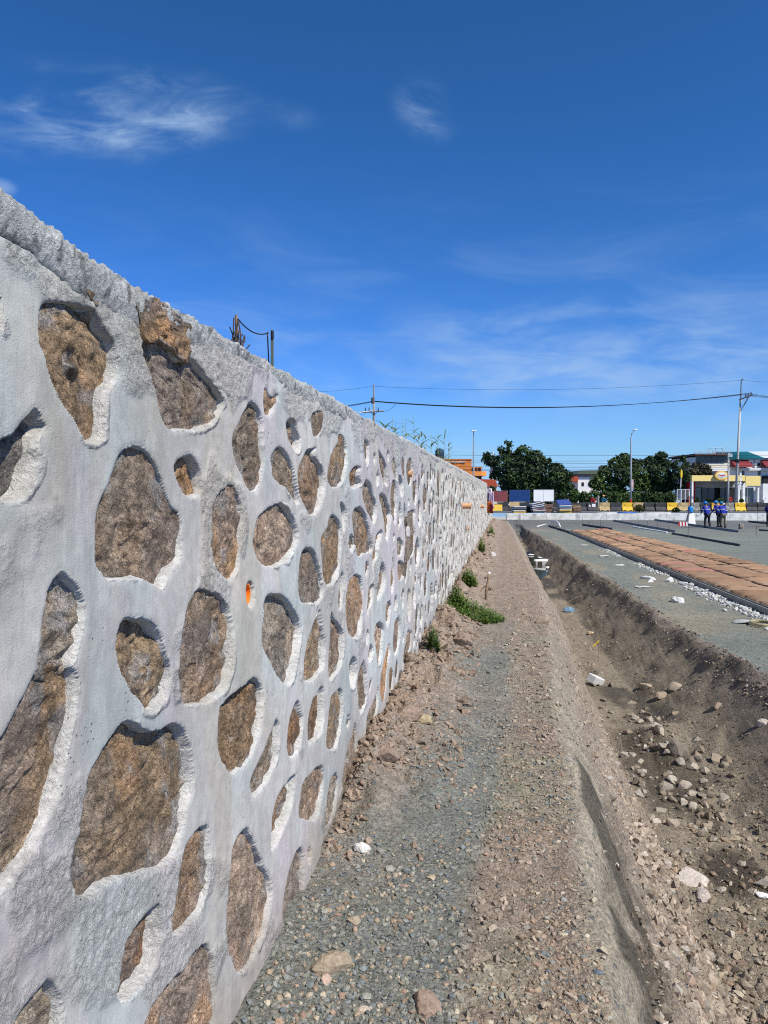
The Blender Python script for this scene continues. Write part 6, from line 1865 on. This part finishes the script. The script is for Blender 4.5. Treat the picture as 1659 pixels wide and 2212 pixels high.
# coil of hose and a sheet scrap at the right edge
p = hit(1646, 1352)
vs = [p + Vector((.20 * cos(a) * (1 - .02 * i / 6), .26 * sin(a), .03 + .012 * (i // 16))) for i, a in enumerate(np.linspace(0, 6 * pi, 48))]
tag(MB().tube(vs, .018, 6).build('hose_coil', mat('dull_yellow_hose', (.40, .34, .18), .6, .2), smooth=True), 'coil of dull yellow hose on the ground at the right edge', 'hose')
p = hit(1602, 1347)
o = rock('plastic_scrap', 'curled grey plastic sheet left of the hose coil', 'litter', p + Vector((0, 0, .03)), (.20, .10, .04), M_GREYW, 75, ICO3, .5)
M_SCRAP = mat('grimy_paper', (.50, .49, .46), .9, .2, 12)
for k, (px, py, lab) in enumerate(((1390, 1270, 'flattened white paper sack on the graded ground'), (1263, 1129 + 50, 'white paper scrap on the ground by the far trench edge'), (1180, 1168, 'pale cloth scrap beside the far part of the trench'), (1335, 1222, 'small white paper scrap left of the form'), (1303, 1202, 'white scrap below the sunlit edge of the form'))):
    p = hit(px, py)
    rock('paper_scrap', lab, 'litter', p + Vector((0, 0, .02)), (.22, .13, .03), M_SCRAP, 80 + k, ICO3, .5)
p = hit(1647, 1940)
rock('plastic_scrap', 'torn white plastic scrap in the trench near the right edge', 'litter', p + Vector((0, 0, .02)), (.05, .035, .02), M_PAPER, 91, ICO3, .5)

# ================================================================ ON TOP OF THE WALL
def w_at(px, py, x):
    r = ray(px, py); t_ = x / r[0]; q_ = EYEP + r * t_
    return Vector((float(q_[0]), float(q_[1]), float(q_[2])))


XB = WALLX - .55
pb, pt = w_at(512, 745, XB), w_at(508, 678, XB)
vp = empty('vine_post', (pb.x, pb.y, WALL_H - .2), 0, 'old wooden post wrapped in dead vines behind the wall', 'post')
hh = pt.z - (WALL_H - .2)
MB().tube([(0, 0, 0), (.004, 0, hh * .6), (-.004, 0, hh)], [.013, .012, .008], 8).build('post', mat('old_wood', (.24, .16, .10), .95, .3, 30), vp)
M_VINE = mat('dead_vine', (.085, .065, .05), .95, .3, 30)
rv = random.Random(4)
for k in range(16):
    a = rv.uniform(0, 6.28); r0 = rv.uniform(.015, .055)
    pts = [Vector((r0 * cos(a + i * .9) * (1 + .4 * rv.random()), r0 * sin(a + i * .9), hh * (.05 + .95 * i / 7 * rv.uniform(.75, 1)))) for i in range(8)]
    MB().tube(pts, .0035, 4).build('vine', M_VINE, vp)
V, Fc, cc = leaf_cloud([(0, 0, hh * .45, .05, .05, hh * .42), (-.04, .02, hh * .35, .05, .05, hh * .3)], 240, .007, (.05, .04, .03), (.12, .09, .06), 5, .3)
link('dry_leaves', np_mesh('dry_leaves', V, Fc, False, {'col': cc}), M_LEAF, vp)
p0 = w_at(586, 780, XB); p1 = w_at(586, 712, XB)
rbx = empty('rebar_bundle', (p0.x, p0.y, WALL_H - .2), 0, 'pair of thin steel bars tied together behind the wall', 'steel bars')
hh2 = p1.z - (WALL_H - .2)
for k, (dx, top) in enumerate(((0, 0), (.012, -.004), (.006, -.01))): MB().tube([(dx, 0, 0), (dx, 0, hh2 + top)], .0032, 6).build('steel_bar', mat('greenish_steel', (.10, .13, .10), .6, .1), rbx)
MB().tube([(.002, .02, 0), (-.028, .02, hh2 - .05), (-.03, .02, hh2 - .01)], .004, 6).build('steel_bar', M_REBAR, rbx)
MB().lathe([(.006, 0), (.009, .015), (.008, .05), (.005, .055)], (.008, 0, hh2 - .06), 8).build('binding', M_BLACK, rbx)
ca, cb_ = w_at(514, 689, XB), w_at(580, 719, XB)
pts = [ca.lerp(cb_, t_) - Vector((0, 0, .035 * 4 * t_ * (1 - t_))) for t_ in np.linspace(0, 1, 14)]
tag(MB().tube(pts, .0035, 6).build('slack_cable', M_WIRE), 'slack cable strung from the vine post to the steel bars', 'cable')
pr = w_at(612, 793, WALLX - .2)
tag(MB().tube([(pr.x, pr.y - .05, WALL_H + .012), (pr.x, pr.y + .16, WALL_H + .01)], .012, 8).build('pipe_stub', M_STEEL), 'short dark bar lying on the wall top past the steel bars', 'bar')

M_BLADE = mat_attr('grass_blade', 'blade')


def blade(V, Fq, base, d, L, w_, bend, rg, seg=5):
    b0 = len(V)
    up = Vector((0, 0, 1)); side = d.cross(up)
    side = side.normalized() if side.length > .01 else Vector((1, 0, 0))
    hd = Vector((d.x, d.y, 0)); hd = hd.normalized() if hd.length > .01 else Vector((1, 0, 0))
    for i in range(seg + 1):
        t_ = i / seg
        p = base + d * (L * t_) + hd * (bend * L * t_ * t_ * .6) - up * (bend * L * t_ * t_ * .45)
        ww = w_ * (1 - t_) ** .7 * (.6 + .4 * min(1, t_ * 4))
        V.append(p - side * ww); V.append(p + side * ww)
    for i in range(seg):
        Fq.append((b0 + 2 * i, b0 + 2 * i + 1, b0 + 2 * i + 3, b0 + 2 * i + 2))


def reed(px, py_top, py_base, label, seed, lean=.0):
    rg = random.Random(seed)
    pb_ = w_at(px, py_base, WALLX - .50); pt_ = w_at(px + lean, py_top, WALLX - .50)
    base = Vector((pb_.x, pb_.y, WALL_H - .18)); top = Vector((pb_.x, pt_.y if abs(pt_.y - pb_.y) < .5 else pb_.y, pt_.z))
    root = empty('tall_grass', base, 0, label, 'grass plant', 'tall grasses on the ground behind the wall')
    dv = top - base
    MB().tube([(0, 0, 0), dv * .5 + Vector((.01, .02, 0)), dv], [.006, .005, .0015], 5).build('stem', mat('grass_stem', (.28, .33, .14), .8, .2, 20), root)
    V, Fq = [], []
    for k in range(rg.randint(8, 13)):
        t_ = rg.uniform(.25, .85); a = rg.uniform(0, 6.28)
        d = Vector((cos(a) * .7, sin(a) * .7, .75)).normalized()
        blade(V, Fq, dv * t_, d, dv.length * rg.uniform(.22, .40), .013 + .006 * rg.random(), rg.uniform(.7, 1.5), rg)
    V = np.array([v[:] for v in V]); base_c = np.array([.20, .29, .09]) if rg.random() < .7 else np.array([.34, .32, .16])
    cc = np.tile(base_c, (len(V), 1)) * (1 + .2 * rg.uniform(-1, 1))
    link('blades', np_mesh('blades', V, np.array(Fq), True, {'col': cc}), M_BLADE, root)
    return root


RD = [(826, 896, 915, 'first leafy grass tuft right of the left utility pole', 6), (846, 900, 930, 'grass stem just right of the first leafy tuft', 2), (858, 912, 938, 'short arching grass before the tallest stems', -4), (866, 893, 940, 'pale grass stem left of the forked dark leaf', 4), (876, 905, 950, 'grass stem with one dark arching leaf', 0),
      (893, 905, 955, 'long thin grass stem leaning right', 12), (902, 930, 958, 'low bright green tuft on the wall crest', 3), (908, 926, 962, 'grass tuft beside the low bright green one', 4), (918, 934, 968, 'thin pair of stems in the middle of the grasses', 2), (928, 932, 974, 'arching grass left of the tall straight stem', 4),
      (945.5, 926, 985, 'tall straight grass stem in front of the orange building', 0), (960, 934, 992, 'tall grass stem leaning right over the building lettering', 10), (968, 950, 994, 'last arching grass stem over the building lettering', 6)]
for k, (px, y0, y1, lab, ln) in enumerate(RD): reed(px, y0, y1, lab, 300 + k, ln)

# weeds at the foot of the wall and on the path
def weed(px, py, wpx, n, label, seed, size=.02, hgt=.16, c0=(.07, .13, .025), c1=(.25, .37, .08), cat='weed', grp='weeds at the foot of the wall'):
    p = hit(px, py); dist = (p - Vector(EYEP)).length; R = wpx * dist / F / 2
    root = empty('weed_patch', p, 0, label, cat, grp)
    rg = np.random.default_rng(seed); r2 = random.Random(seed)
    V, Fq, cc = [], [], []
    for k in range(n):
        a = rg.uniform(0, 2 * pi); rr = R * sqrt(rg.random())
        x, y = rr * cos(a), rr * sin(a) * .9
        if p.x + x < WALLX + .02: x = WALLX + .03 - p.x
        z = float(terrain(p.x + x, p.y + y)) - p.z
        h = hgt * rg.uniform(.25, 1) * (1 - .5 * (rr / R) ** 2)
        nl = 4
        for j in range(nl):
            a2 = rg.uniform(0, 6.28); d = Vector((cos(a2), sin(a2), rg.uniform(.2, 1.2))).normalized()
            b0 = len(V)
            blade(V, Fq, Vector((x, y, z + h * (j + .3) / nl)), d, size * rg.uniform(1.2, 3.2), size * rg.uniform(.25, .5), rg.uniform(.2, .9), r2, 3)
            m_ = rg.random(); c_ = np.array(c0) * (1 - m_) + np.array(c1) * m_
            cc += [c_] * (len(V) - b0)
    link('leaves', np_mesh('leaves', np.array([v[:] for v in V]), np.array(Fq), True, {'col': np.array(cc)}), M_BLADE, root)
    b = MB()
    for k in range(8):
        a = r2.uniform(0, 6.28); rr = R * r2.random() * .8
        x, y = rr * cos(a), rr * sin(a)
        z = float(terrain(p.x + x, p.y + y)) - p.z
        MB().tube([(x, y, z - .02), (x * 1.05, y * 1.05, z + hgt * .8)], [.004, .002], 5).build('stem', mat('weed_stem', (.12, .16, .05), .8, .2), root)
    return root


weed(1026, 1332, 125, 620, 'widest low green weed patch spreading from the wall over the path', 401, .024, .20)
weed(990, 1312, 44, 260, 'upright bushy weed at the wall foot left of the wide patch', 402, .026, .34)
weed(936, 1400, 22, 120, 'small dark green weed at the wall foot nearest the camera', 403, .022, .26, c1=(.14, .22, .05))
weed(1014, 1262, 34, 220, 'weed clump at the wall foot beyond the wide patch', 404, .028, .26)
weed(1041, 1190, 14, 110, 'tall grassy weed against the distant wall foot', 405, .035, .4, c0=(.12, .17, .05))
weed(1060, 1150, 18, 110, 'farthest weed strip where the wall steps down', 406, .035, .35, c0=(.12, .17, .05))

# ================================================================ PEOPLE
M_SKIN = mat('brown_skin', (.28, .15, .09), .6, .06)
M_BLUEJ = mat('blue_jacket', (.012, .028, .30), .8, .18, 6)
M_NAVYT = mat('dark_trousers', (.022, .024, .032), .9, .2, 6)
M_KHAKI = mat('khaki_trousers', (.16, .14, .10), .9, .2, 6)
M_HELM = mat('blue_helmet', (.02, .20, .55), .3, .04)
M_BOOT = mat('dark_boots', (.03, .026, .022), .7, .2)
M_REFL = mat('reflective_tape', (.62, .63, .64), .4, .05)
M_HAIR = mat('black_hair', (.012, .011, .010), .7, .1)


def skin_mesh(name, verts, edges, radii, m, parent, sub=1, root=0):
    me = bpy.data.meshes.new(name)
    me.from_pydata([tuple(v) for v in verts], edges, [])
    o = link(name, me, m, parent)
    md = o.modifiers.new('skin', 'SKIN'); md.use_smooth_shade = True
    lay = me.skin_vertices[0] if len(me.skin_vertices) else None
    if lay is None:
        bm = bmesh.new(); bm.from_mesh(me); bm.verts.layers.skin.verify(); bm.to_mesh(me); bm.free(); lay = me.skin_vertices[0]
    for i, r in enumerate(radii):
        lay.data[i].radius = r if isinstance(r, tuple) else (r, r)
        lay.data[i].use_root = (i == root)
    s_ = o.modifiers.new('sub', 'SUBSURF'); s_.levels = sub; s_.render_levels = sub
    bpy.context.view_layer.update()
    ev = o.evaluated_get(bpy.context.evaluated_depsgraph_get())
    me2 = bpy.data.meshes.new_from_object(ev)
    o.modifiers.clear(); o.data = me2
    if not me2.materials: me2.materials.append(m)
    return o


def person(label, loc, rz, h=1.66, lean=.1, hands=((-.18, .30, .98), (.18, .30, .98)), legs=None, jacket=M_BLUEJ, trouser=M_NAVYT, helmet=M_HELM, tape=True, seated=False, turn=0.0):
    k = h / 1.70
    root = empty('person', loc, rz, label, 'person')
    root.scale = (k, k, k)
    ly = lambda z: lean * max(0, (z - .92)) * 1.6
    P = lambda x, y, z: (x, y + ly(z), z - .25 * lean * max(0, z - .92))
    pel, bel, che, nek, hd0, hd1 = P(0, 0, .93), P(0, .01, 1.10), P(0, .02, 1.30), P(0, .03, 1.47), P(0, .045, 1.53), P(0, .05, 1.63)
    if legs is None:
        legs = (((-.095, 0, .88), (-.11, .02, .49), (-.12, -.01, .09), (-.13, .13, .035)), ((.095, 0, .88), (.12, .02, .49), (.14, -.01, .09), (.16, .13, .035)))
    V = [pel, bel, che, nek, hd0, hd1]; E_ = [(0, 1), (1, 2), (2, 3), (3, 4), (4, 5)]; R = [(.14, .105), (.135, .10), (.16, .105), .052, .075, .085]
    arms = []
    for sx, hnd in ((-1, hands[0]), (1, hands[1])):
        sh = P(.185 * sx, .02, 1.40); el = ((sh[0] + hnd[0]) / 2 + .07 * sx, (sh[1] + hnd[1]) / 2 - .06, (sh[2] + hnd[2]) / 2 - .05)
        b = len(V); V += [sh, el, hnd]; R += [.062, .046, .030]; E_ += [(2, b), (b, b + 1), (b + 1, b + 2)]
        arms.append((sh, el, hnd))
        d = (Vector(hnd) - Vector(el)).normalized(); sd = d.cross(Vector((0, 0, 1))).normalized()
        palm = Vector(hnd) + d * .07
        V.append(tuple(palm)); R.append((.040, .020)); E_.append((b + 2, b + 3)); pi_ = b + 3
        for f_, (off, ln) in enumerate(((-.030, .065), (-.010, .078), (.010, .074), (.030, .058))):
            f0 = palm + sd * off + d * .035; f1 = f0 + d * ln * .55 - Vector((0, 0, .012)); f2 = f1 + d * ln * .45 - Vector((0, 0, .028))
            c0 = len(V); V += [tuple(f0), tuple(f1), tuple(f2)]; R += [.0095, .009, .008]; E_ += [(pi_, c0), (c0, c0 + 1), (c0 + 1, c0 + 2)]
        t0 = Vector(hnd) + d * .03 - sd * .04 * sx; t1 = t0 + d * .035 - sd * .02 * sx
        c0 = len(V); V += [tuple(t0), tuple(t1)]; R += [.011, .009]; E_ += [(b + 2, c0), (c0, c0 + 1)]
    for lg in legs:
        b = len(V); V += list(lg); R += [.088, .058, .042, (.045, .035)]; E_ += [(0, b), (b, b + 1), (b + 1, b + 2), (b + 2, b + 3)]
    body = skin_mesh('body', V, E_, R, M_SKIN, root, 1)
    hc = Vector(hd1)
    # face: nose, eyes, mouth and ears on the head
    MB().tube([hc + Vector((0, .082, .0)), hc + Vector((0, .104, -.03))], [.010, .016], 6).build('nose', M_SKIN, root, smooth=True)
    for sx in (-1, 1):
        MB().lathe([(.001, -.010), (.012, -.004), (.012, .004), (.001, .010)], hc + Vector((.032 * sx, .074, .008)), 8).build('eye', M_HAIR, root)
        MB().lathe([(.004, -.03), (.016, -.01), (.014, .02), (.004, .03)], hc + Vector((.086 * sx, 0, -.005)), 8).build('ear', M_SKIN, root)
    MB().box(hc + Vector((0, .078, -.058)), (.045, .012, .010)).build('mouth', mat('lips', (.22, .09, .07), .6, .05), root)
    hairp = [(.100, -.06), (.104, 0), (.098, .05), (.07, .092), (.02, .108), (.001, .11)]
    if helmet is not None:
        MB().lathe([(.098, -.05), (.10, .0)], hc + Vector((0, -.012, .0)), 16, sy=1.02).build('hair', M_HAIR, root, smooth=True)
        MB().lathe([(.118, .0), (.124, .03), (.118, .08), (.095, .125), (.055, .155), (.001, .165)], hc + Vector((0, 0, .0)), 20, sy=1.15).build('helmet', helmet, root, smooth=True)
        MB().lathe([(.10, .0), (.150, -.008), (.150, .004), (.10, .012)], hc + Vector((0, .035, .0)), 20, sy=1.1).build('helmet_brim', helmet, root, smooth=True)
    else:
        MB().lathe(hairp, hc + Vector((0, -.012, .0)), 16).build('hair', M_HAIR, root, smooth=True)
    # clothes
    Vj = [P(0, 0, .86), bel, che, P(0, .025, 1.42)]; Ej = [(0, 1), (1, 2), (2, 3)]; Rj = [(.185, .15), (.185, .15), (.20, .145), (.11, .085)]
    for (sh, el, hnd) in arms:
        b = len(Vj); wr = tuple(Vector(el).lerp(Vector(hnd), .92)); Vj += [sh, el, wr]; Rj += [.088, .070, .052]; Ej += [(2, b), (b, b + 1), (b + 1, b + 2)]
    skin_mesh('jacket', Vj, Ej, Rj, jacket, root, 2, root=1)
    Vt = [P(0, 0, .93)]; Et = []; Rt = [(.165, .13)]
    for lg in legs:
        b = len(Vt); Vt += [lg[0], lg[1], (lg[2][0], lg[2][1], lg[2][2] + .02)]; Rt += [.110, .082, .068]; Et += [(0, b), (b, b + 1), (b + 1, b + 2)]
    skin_mesh('trousers', Vt, Et, Rt, trouser, root, 2)
    for lg in legs:
        a_, t_ = Vector(lg[2]), Vector(lg[3])
        skin_mesh('boot', [a_ + Vector((0, -.03, .10)), a_ + Vector((0, -.03, -.04)), t_ + Vector((0, .02, 0))], [(0, 1), (1, 2)], [.060, .055, (.05, .035)], M_BOOT, root, 1)
    if tape:
        zc = Vector(P(0, .0, 1.24))
        MB().lathe([(.208, -.022), (.212, 0), (.208, .022)], zc, 20, sx=.98, sy=.76).build('reflective_band', M_REFL, root, smooth=True)
        for (sh, el, hnd) in arms:
            a_, b_ = Vector(sh).lerp(Vector(el), .70), Vector(sh).lerp(Vector(el), .85)
            MB().tube([a_, b_], [.084, .082], 12).build('sleeve_band', M_REFL, root, smooth=True)
    return root


def stand(px, py):
    p = ongr(px, py); return p


person('worker in a blue jacket and dark trousers standing alone left of the pair', stand(1528, 1141), YAW + .25, 1.76, .16, hands=((-.20, .34, 1.02), (.14, .36, 1.0)),
       legs=(((-.10, 0, .88), (-.14, .05, .49), (-.17, -.02, .09), (-.19, .12, .035)), ((.10, 0, .88), (.16, .06, .49), (.20, .0, .09), (.24, .12, .035))))
person('worker in a blue jacket partly hidden at the left of the pair', stand(1553.5, 1139.2) , YAW + .5, 1.80, .20, hands=((-.18, .40, 1.02), (.16, .40, .98)))
person('worker in a blue jacket and khaki trousers at the right of the pair', stand(1562, 1140.6), YAW + .15, 1.76, .18, hands=((-.26, .22, .92), (.27, .14, .84)), trouser=M_KHAKI,
       helmet=mat('teal_helmet', (.02, .22, .34), .3, .04))
person('worker in dark blue cut by the right edge', stand(1661.5, 1138), YAW - .6, 1.74, .1, hands=((-.2, .3, 1.0), (.2, .3, 1.0)), jacket=mat('dark_blue_jacket', (.014, .018, .10), .85, .2, 6), tape=False)


def motorbike(px, d, rz, label, col):
    r = empty('motorcycle', gz(px, d, ROADZ), rz, label, 'motorcycle')
    for y_ in (-.62, .62):
        wv = []
        t = MB()
        n = 20
        for ring, (rad, x_) in enumerate(((.22, -.04), (.29, -.05), (.30, 0), (.29, .05), (.22, .04))):
            wv += [(x_, y_ + rad * cos(2 * pi * k / n), .30 + rad * sin(2 * pi * k / n)) for k in range(n)]
        t.add(wv, [(q * n + k, q * n + (k + 1) % n, ((q + 1) % 5) * n + (k + 1) % n, ((q + 1) % 5) * n + k) for q in range(5) for k in range(n)])
        wh = t.build('wheel', M_BLACK, r, smooth=True)
        MB().tube([(-.05, y_, .30), (.05, y_, .30)], .06, 10).build('hub', M_STEEL, wh)
    MB().tube([(0, -.62, .30), (0, -.2, .52), (0, .25, .60), (0, .50, .98)], [.05, .14, .10, .05], 8).build('frame', col, r, smooth=True)
    MB().tube([(0, .62, .30), (0, .50, .98)], .035, 8).build('fork', M_STEEL, r)
    MB().box((0, -.28, .74), (.24, .66, .10)).build('seat', M_BLACK, r, bevel=.02)
    MB().tube([(-.34, .42, 1.02), (0, .50, 1.0), (.34, .42, 1.02)], .018, 8).build('handlebar', M_STEEL, r)
    for sx in (-1, 1):
        MB().tube([(.28 * sx, .43, 1.02), (.34 * sx, .46, 1.22)], .008, 5).build('mirror_stem', M_STEEL, r)
        MB().box((.34 * sx, .46, 1.25), (.12, .02, .07)).build('mirror', M_REFL, r)
    MB().lathe([(.02, -.09), (.09, -.06), (.09, .06), (.02, .09)], (0, .56, .86), 12).build('headlight', M_REFL, r)
    return r


def rider(label, px, d, rz, jacket, helmet):
    g = gz(px, d, ROADZ)
    leg = (((-.12, 0, .88), (-.24, .36, .80), (-.22, .22, .42), (-.22, .34, .36)), ((.12, 0, .88), (.24, .36, .80), (.22, .22, .42), (.22, .34, .36)))
    o = person(label, (g[0], g[1], ROADZ - .06), rz, 1.62, .12, hands=((-.30, .52, 1.12), (.30, .52, 1.12)), legs=leg, jacket=jacket, trouser=M_NAVYT, helmet=helmet, tape=False)
    return o


M_REDJ = mat('red_shirt', (.48, .03, .035), .85, .12, 6)
M_TEALJ = mat('teal_shirt', (.02, .20, .26), .85, .12, 6)
motorbike(1276.5, 84.4, YAW - 1.3, 'motorcycle ridden by the person in red behind the barriers', M_REDW)
rider('rider in a red shirt and teal helmet behind the barriers', 1276.5, 84.4, YAW - 1.3, M_REDJ, mat('teal_cap', (.03, .25, .30), .4, .05))
motorbike(1300.5, 84.8, YAW - 1.3, 'motorcycle ridden by the person in teal behind the barriers', M_NAVY)
rider('rider in a teal shirt and orange helmet behind the barriers', 1300.5, 84.8, YAW - 1.3, M_TEALJ, mat('orange_helmet', (.75, .36, .12), .4, .05))
person('person in a red shirt seated in front of the shop right of the white pole', (*gz(1575, 88, 0)[:2], ROADZ - .06), YAW - .9, 1.66, .15, hands=((-.2, .4, .95), (.2, .4, .95)),
       legs=(((-.12, 0, .88), (-.16, .40, .84), (-.16, .42, .46), (-.16, .54, .42)), ((.12, 0, .88), (.16, .40, .84), (.16, .42, .46), (.16, .54, .42))), jacket=M_REDJ, helmet=None, tape=False)
motorbike(1575, 88, YAW - .9, 'parked motorcycle under the person in a red shirt by the shop', M_GREYB)
motorbike(1642, 88, YAW - 1.2, 'dark motorcycle parked at the white wall by the right edge', M_GREYB)
L_ = Local(1297, 83, ROADZ)
o = MB().tube([(0, 0, 0), (0, 0, 1.55)], [.13, .11], 12).build('bollard', mat('bollard_concrete', (.30, .27, .24), .9, .2), loc=gz(1292, 79.8, ROADZ)); tag(o, 'grey brown post between the two riders', 'post')

# water container on a sheeted stand left of the workers
pS = ongr(1491, 1133)
sd = empty('sheeted_stand', pS, YAW, 'stand draped in white sheeting left of the lone worker', 'stand')
q = MB(); q.add([(-.30, -.28, 0), (.32, -.28, 0), (.32, .28, 0), (-.30, .28, 0), (-.16, -.16, .86), (.22, -.16, .86), (.22, .16, .86), (-.16, .16, .86)], [(3, 2, 1, 0), (4, 5, 6, 7), (0, 1, 5, 4), (1, 2, 6, 5), (2, 3, 7, 6), (3, 0, 4, 7)])
q.build('sheet', M_PAPER, sd, bevel=.04)
MB().tube([(-.44, -.32, 0), (-.20, -.19, .9), (0.0, -.10, 1.5)], .05, 8).build('leg', M_GREYB, sd)
MB().tube([(.02, .3, 0.0), (.02, .3, 2.15)], .035, 8).build('pole', mat('orange_pole', (.62, .25, .14), .7, .1), sd)
MB().tube([(.02, .3, 2.16), (.02, .3, 2.45)], .04, 8).build('pole_tip', M_PAPER, sd)
wb = MB().lathe([(.10, 0), (.19, .03), (.20, .12), (.185, .2), (.20, .28), (.19, .42), (.10, .52), (.06, .56), (.06, .63)], (0, 0, 0), 18).build('water_bottle', mat('clear_blue_plastic', (.02, .22, .58), .2, .06), smooth=True, loc=pS + Vector((.0, -.02, .87)))
tag(wb, 'large blue water bottle standing on the white sheeted stand', 'water bottle')
pR = ongr(1476, 1136.5)
sb = empty('striped_board', pR, YAW, 'small red and white striped board at the foot of the sheeted stand', 'board')
for k in range(6):
    MB().box((-.30 + .11 * k, 0, .16), (.108, .03, .30), ry=-.12).build('stripe', M_SRED if k % 2 == 0 else M_PAPER, sb)
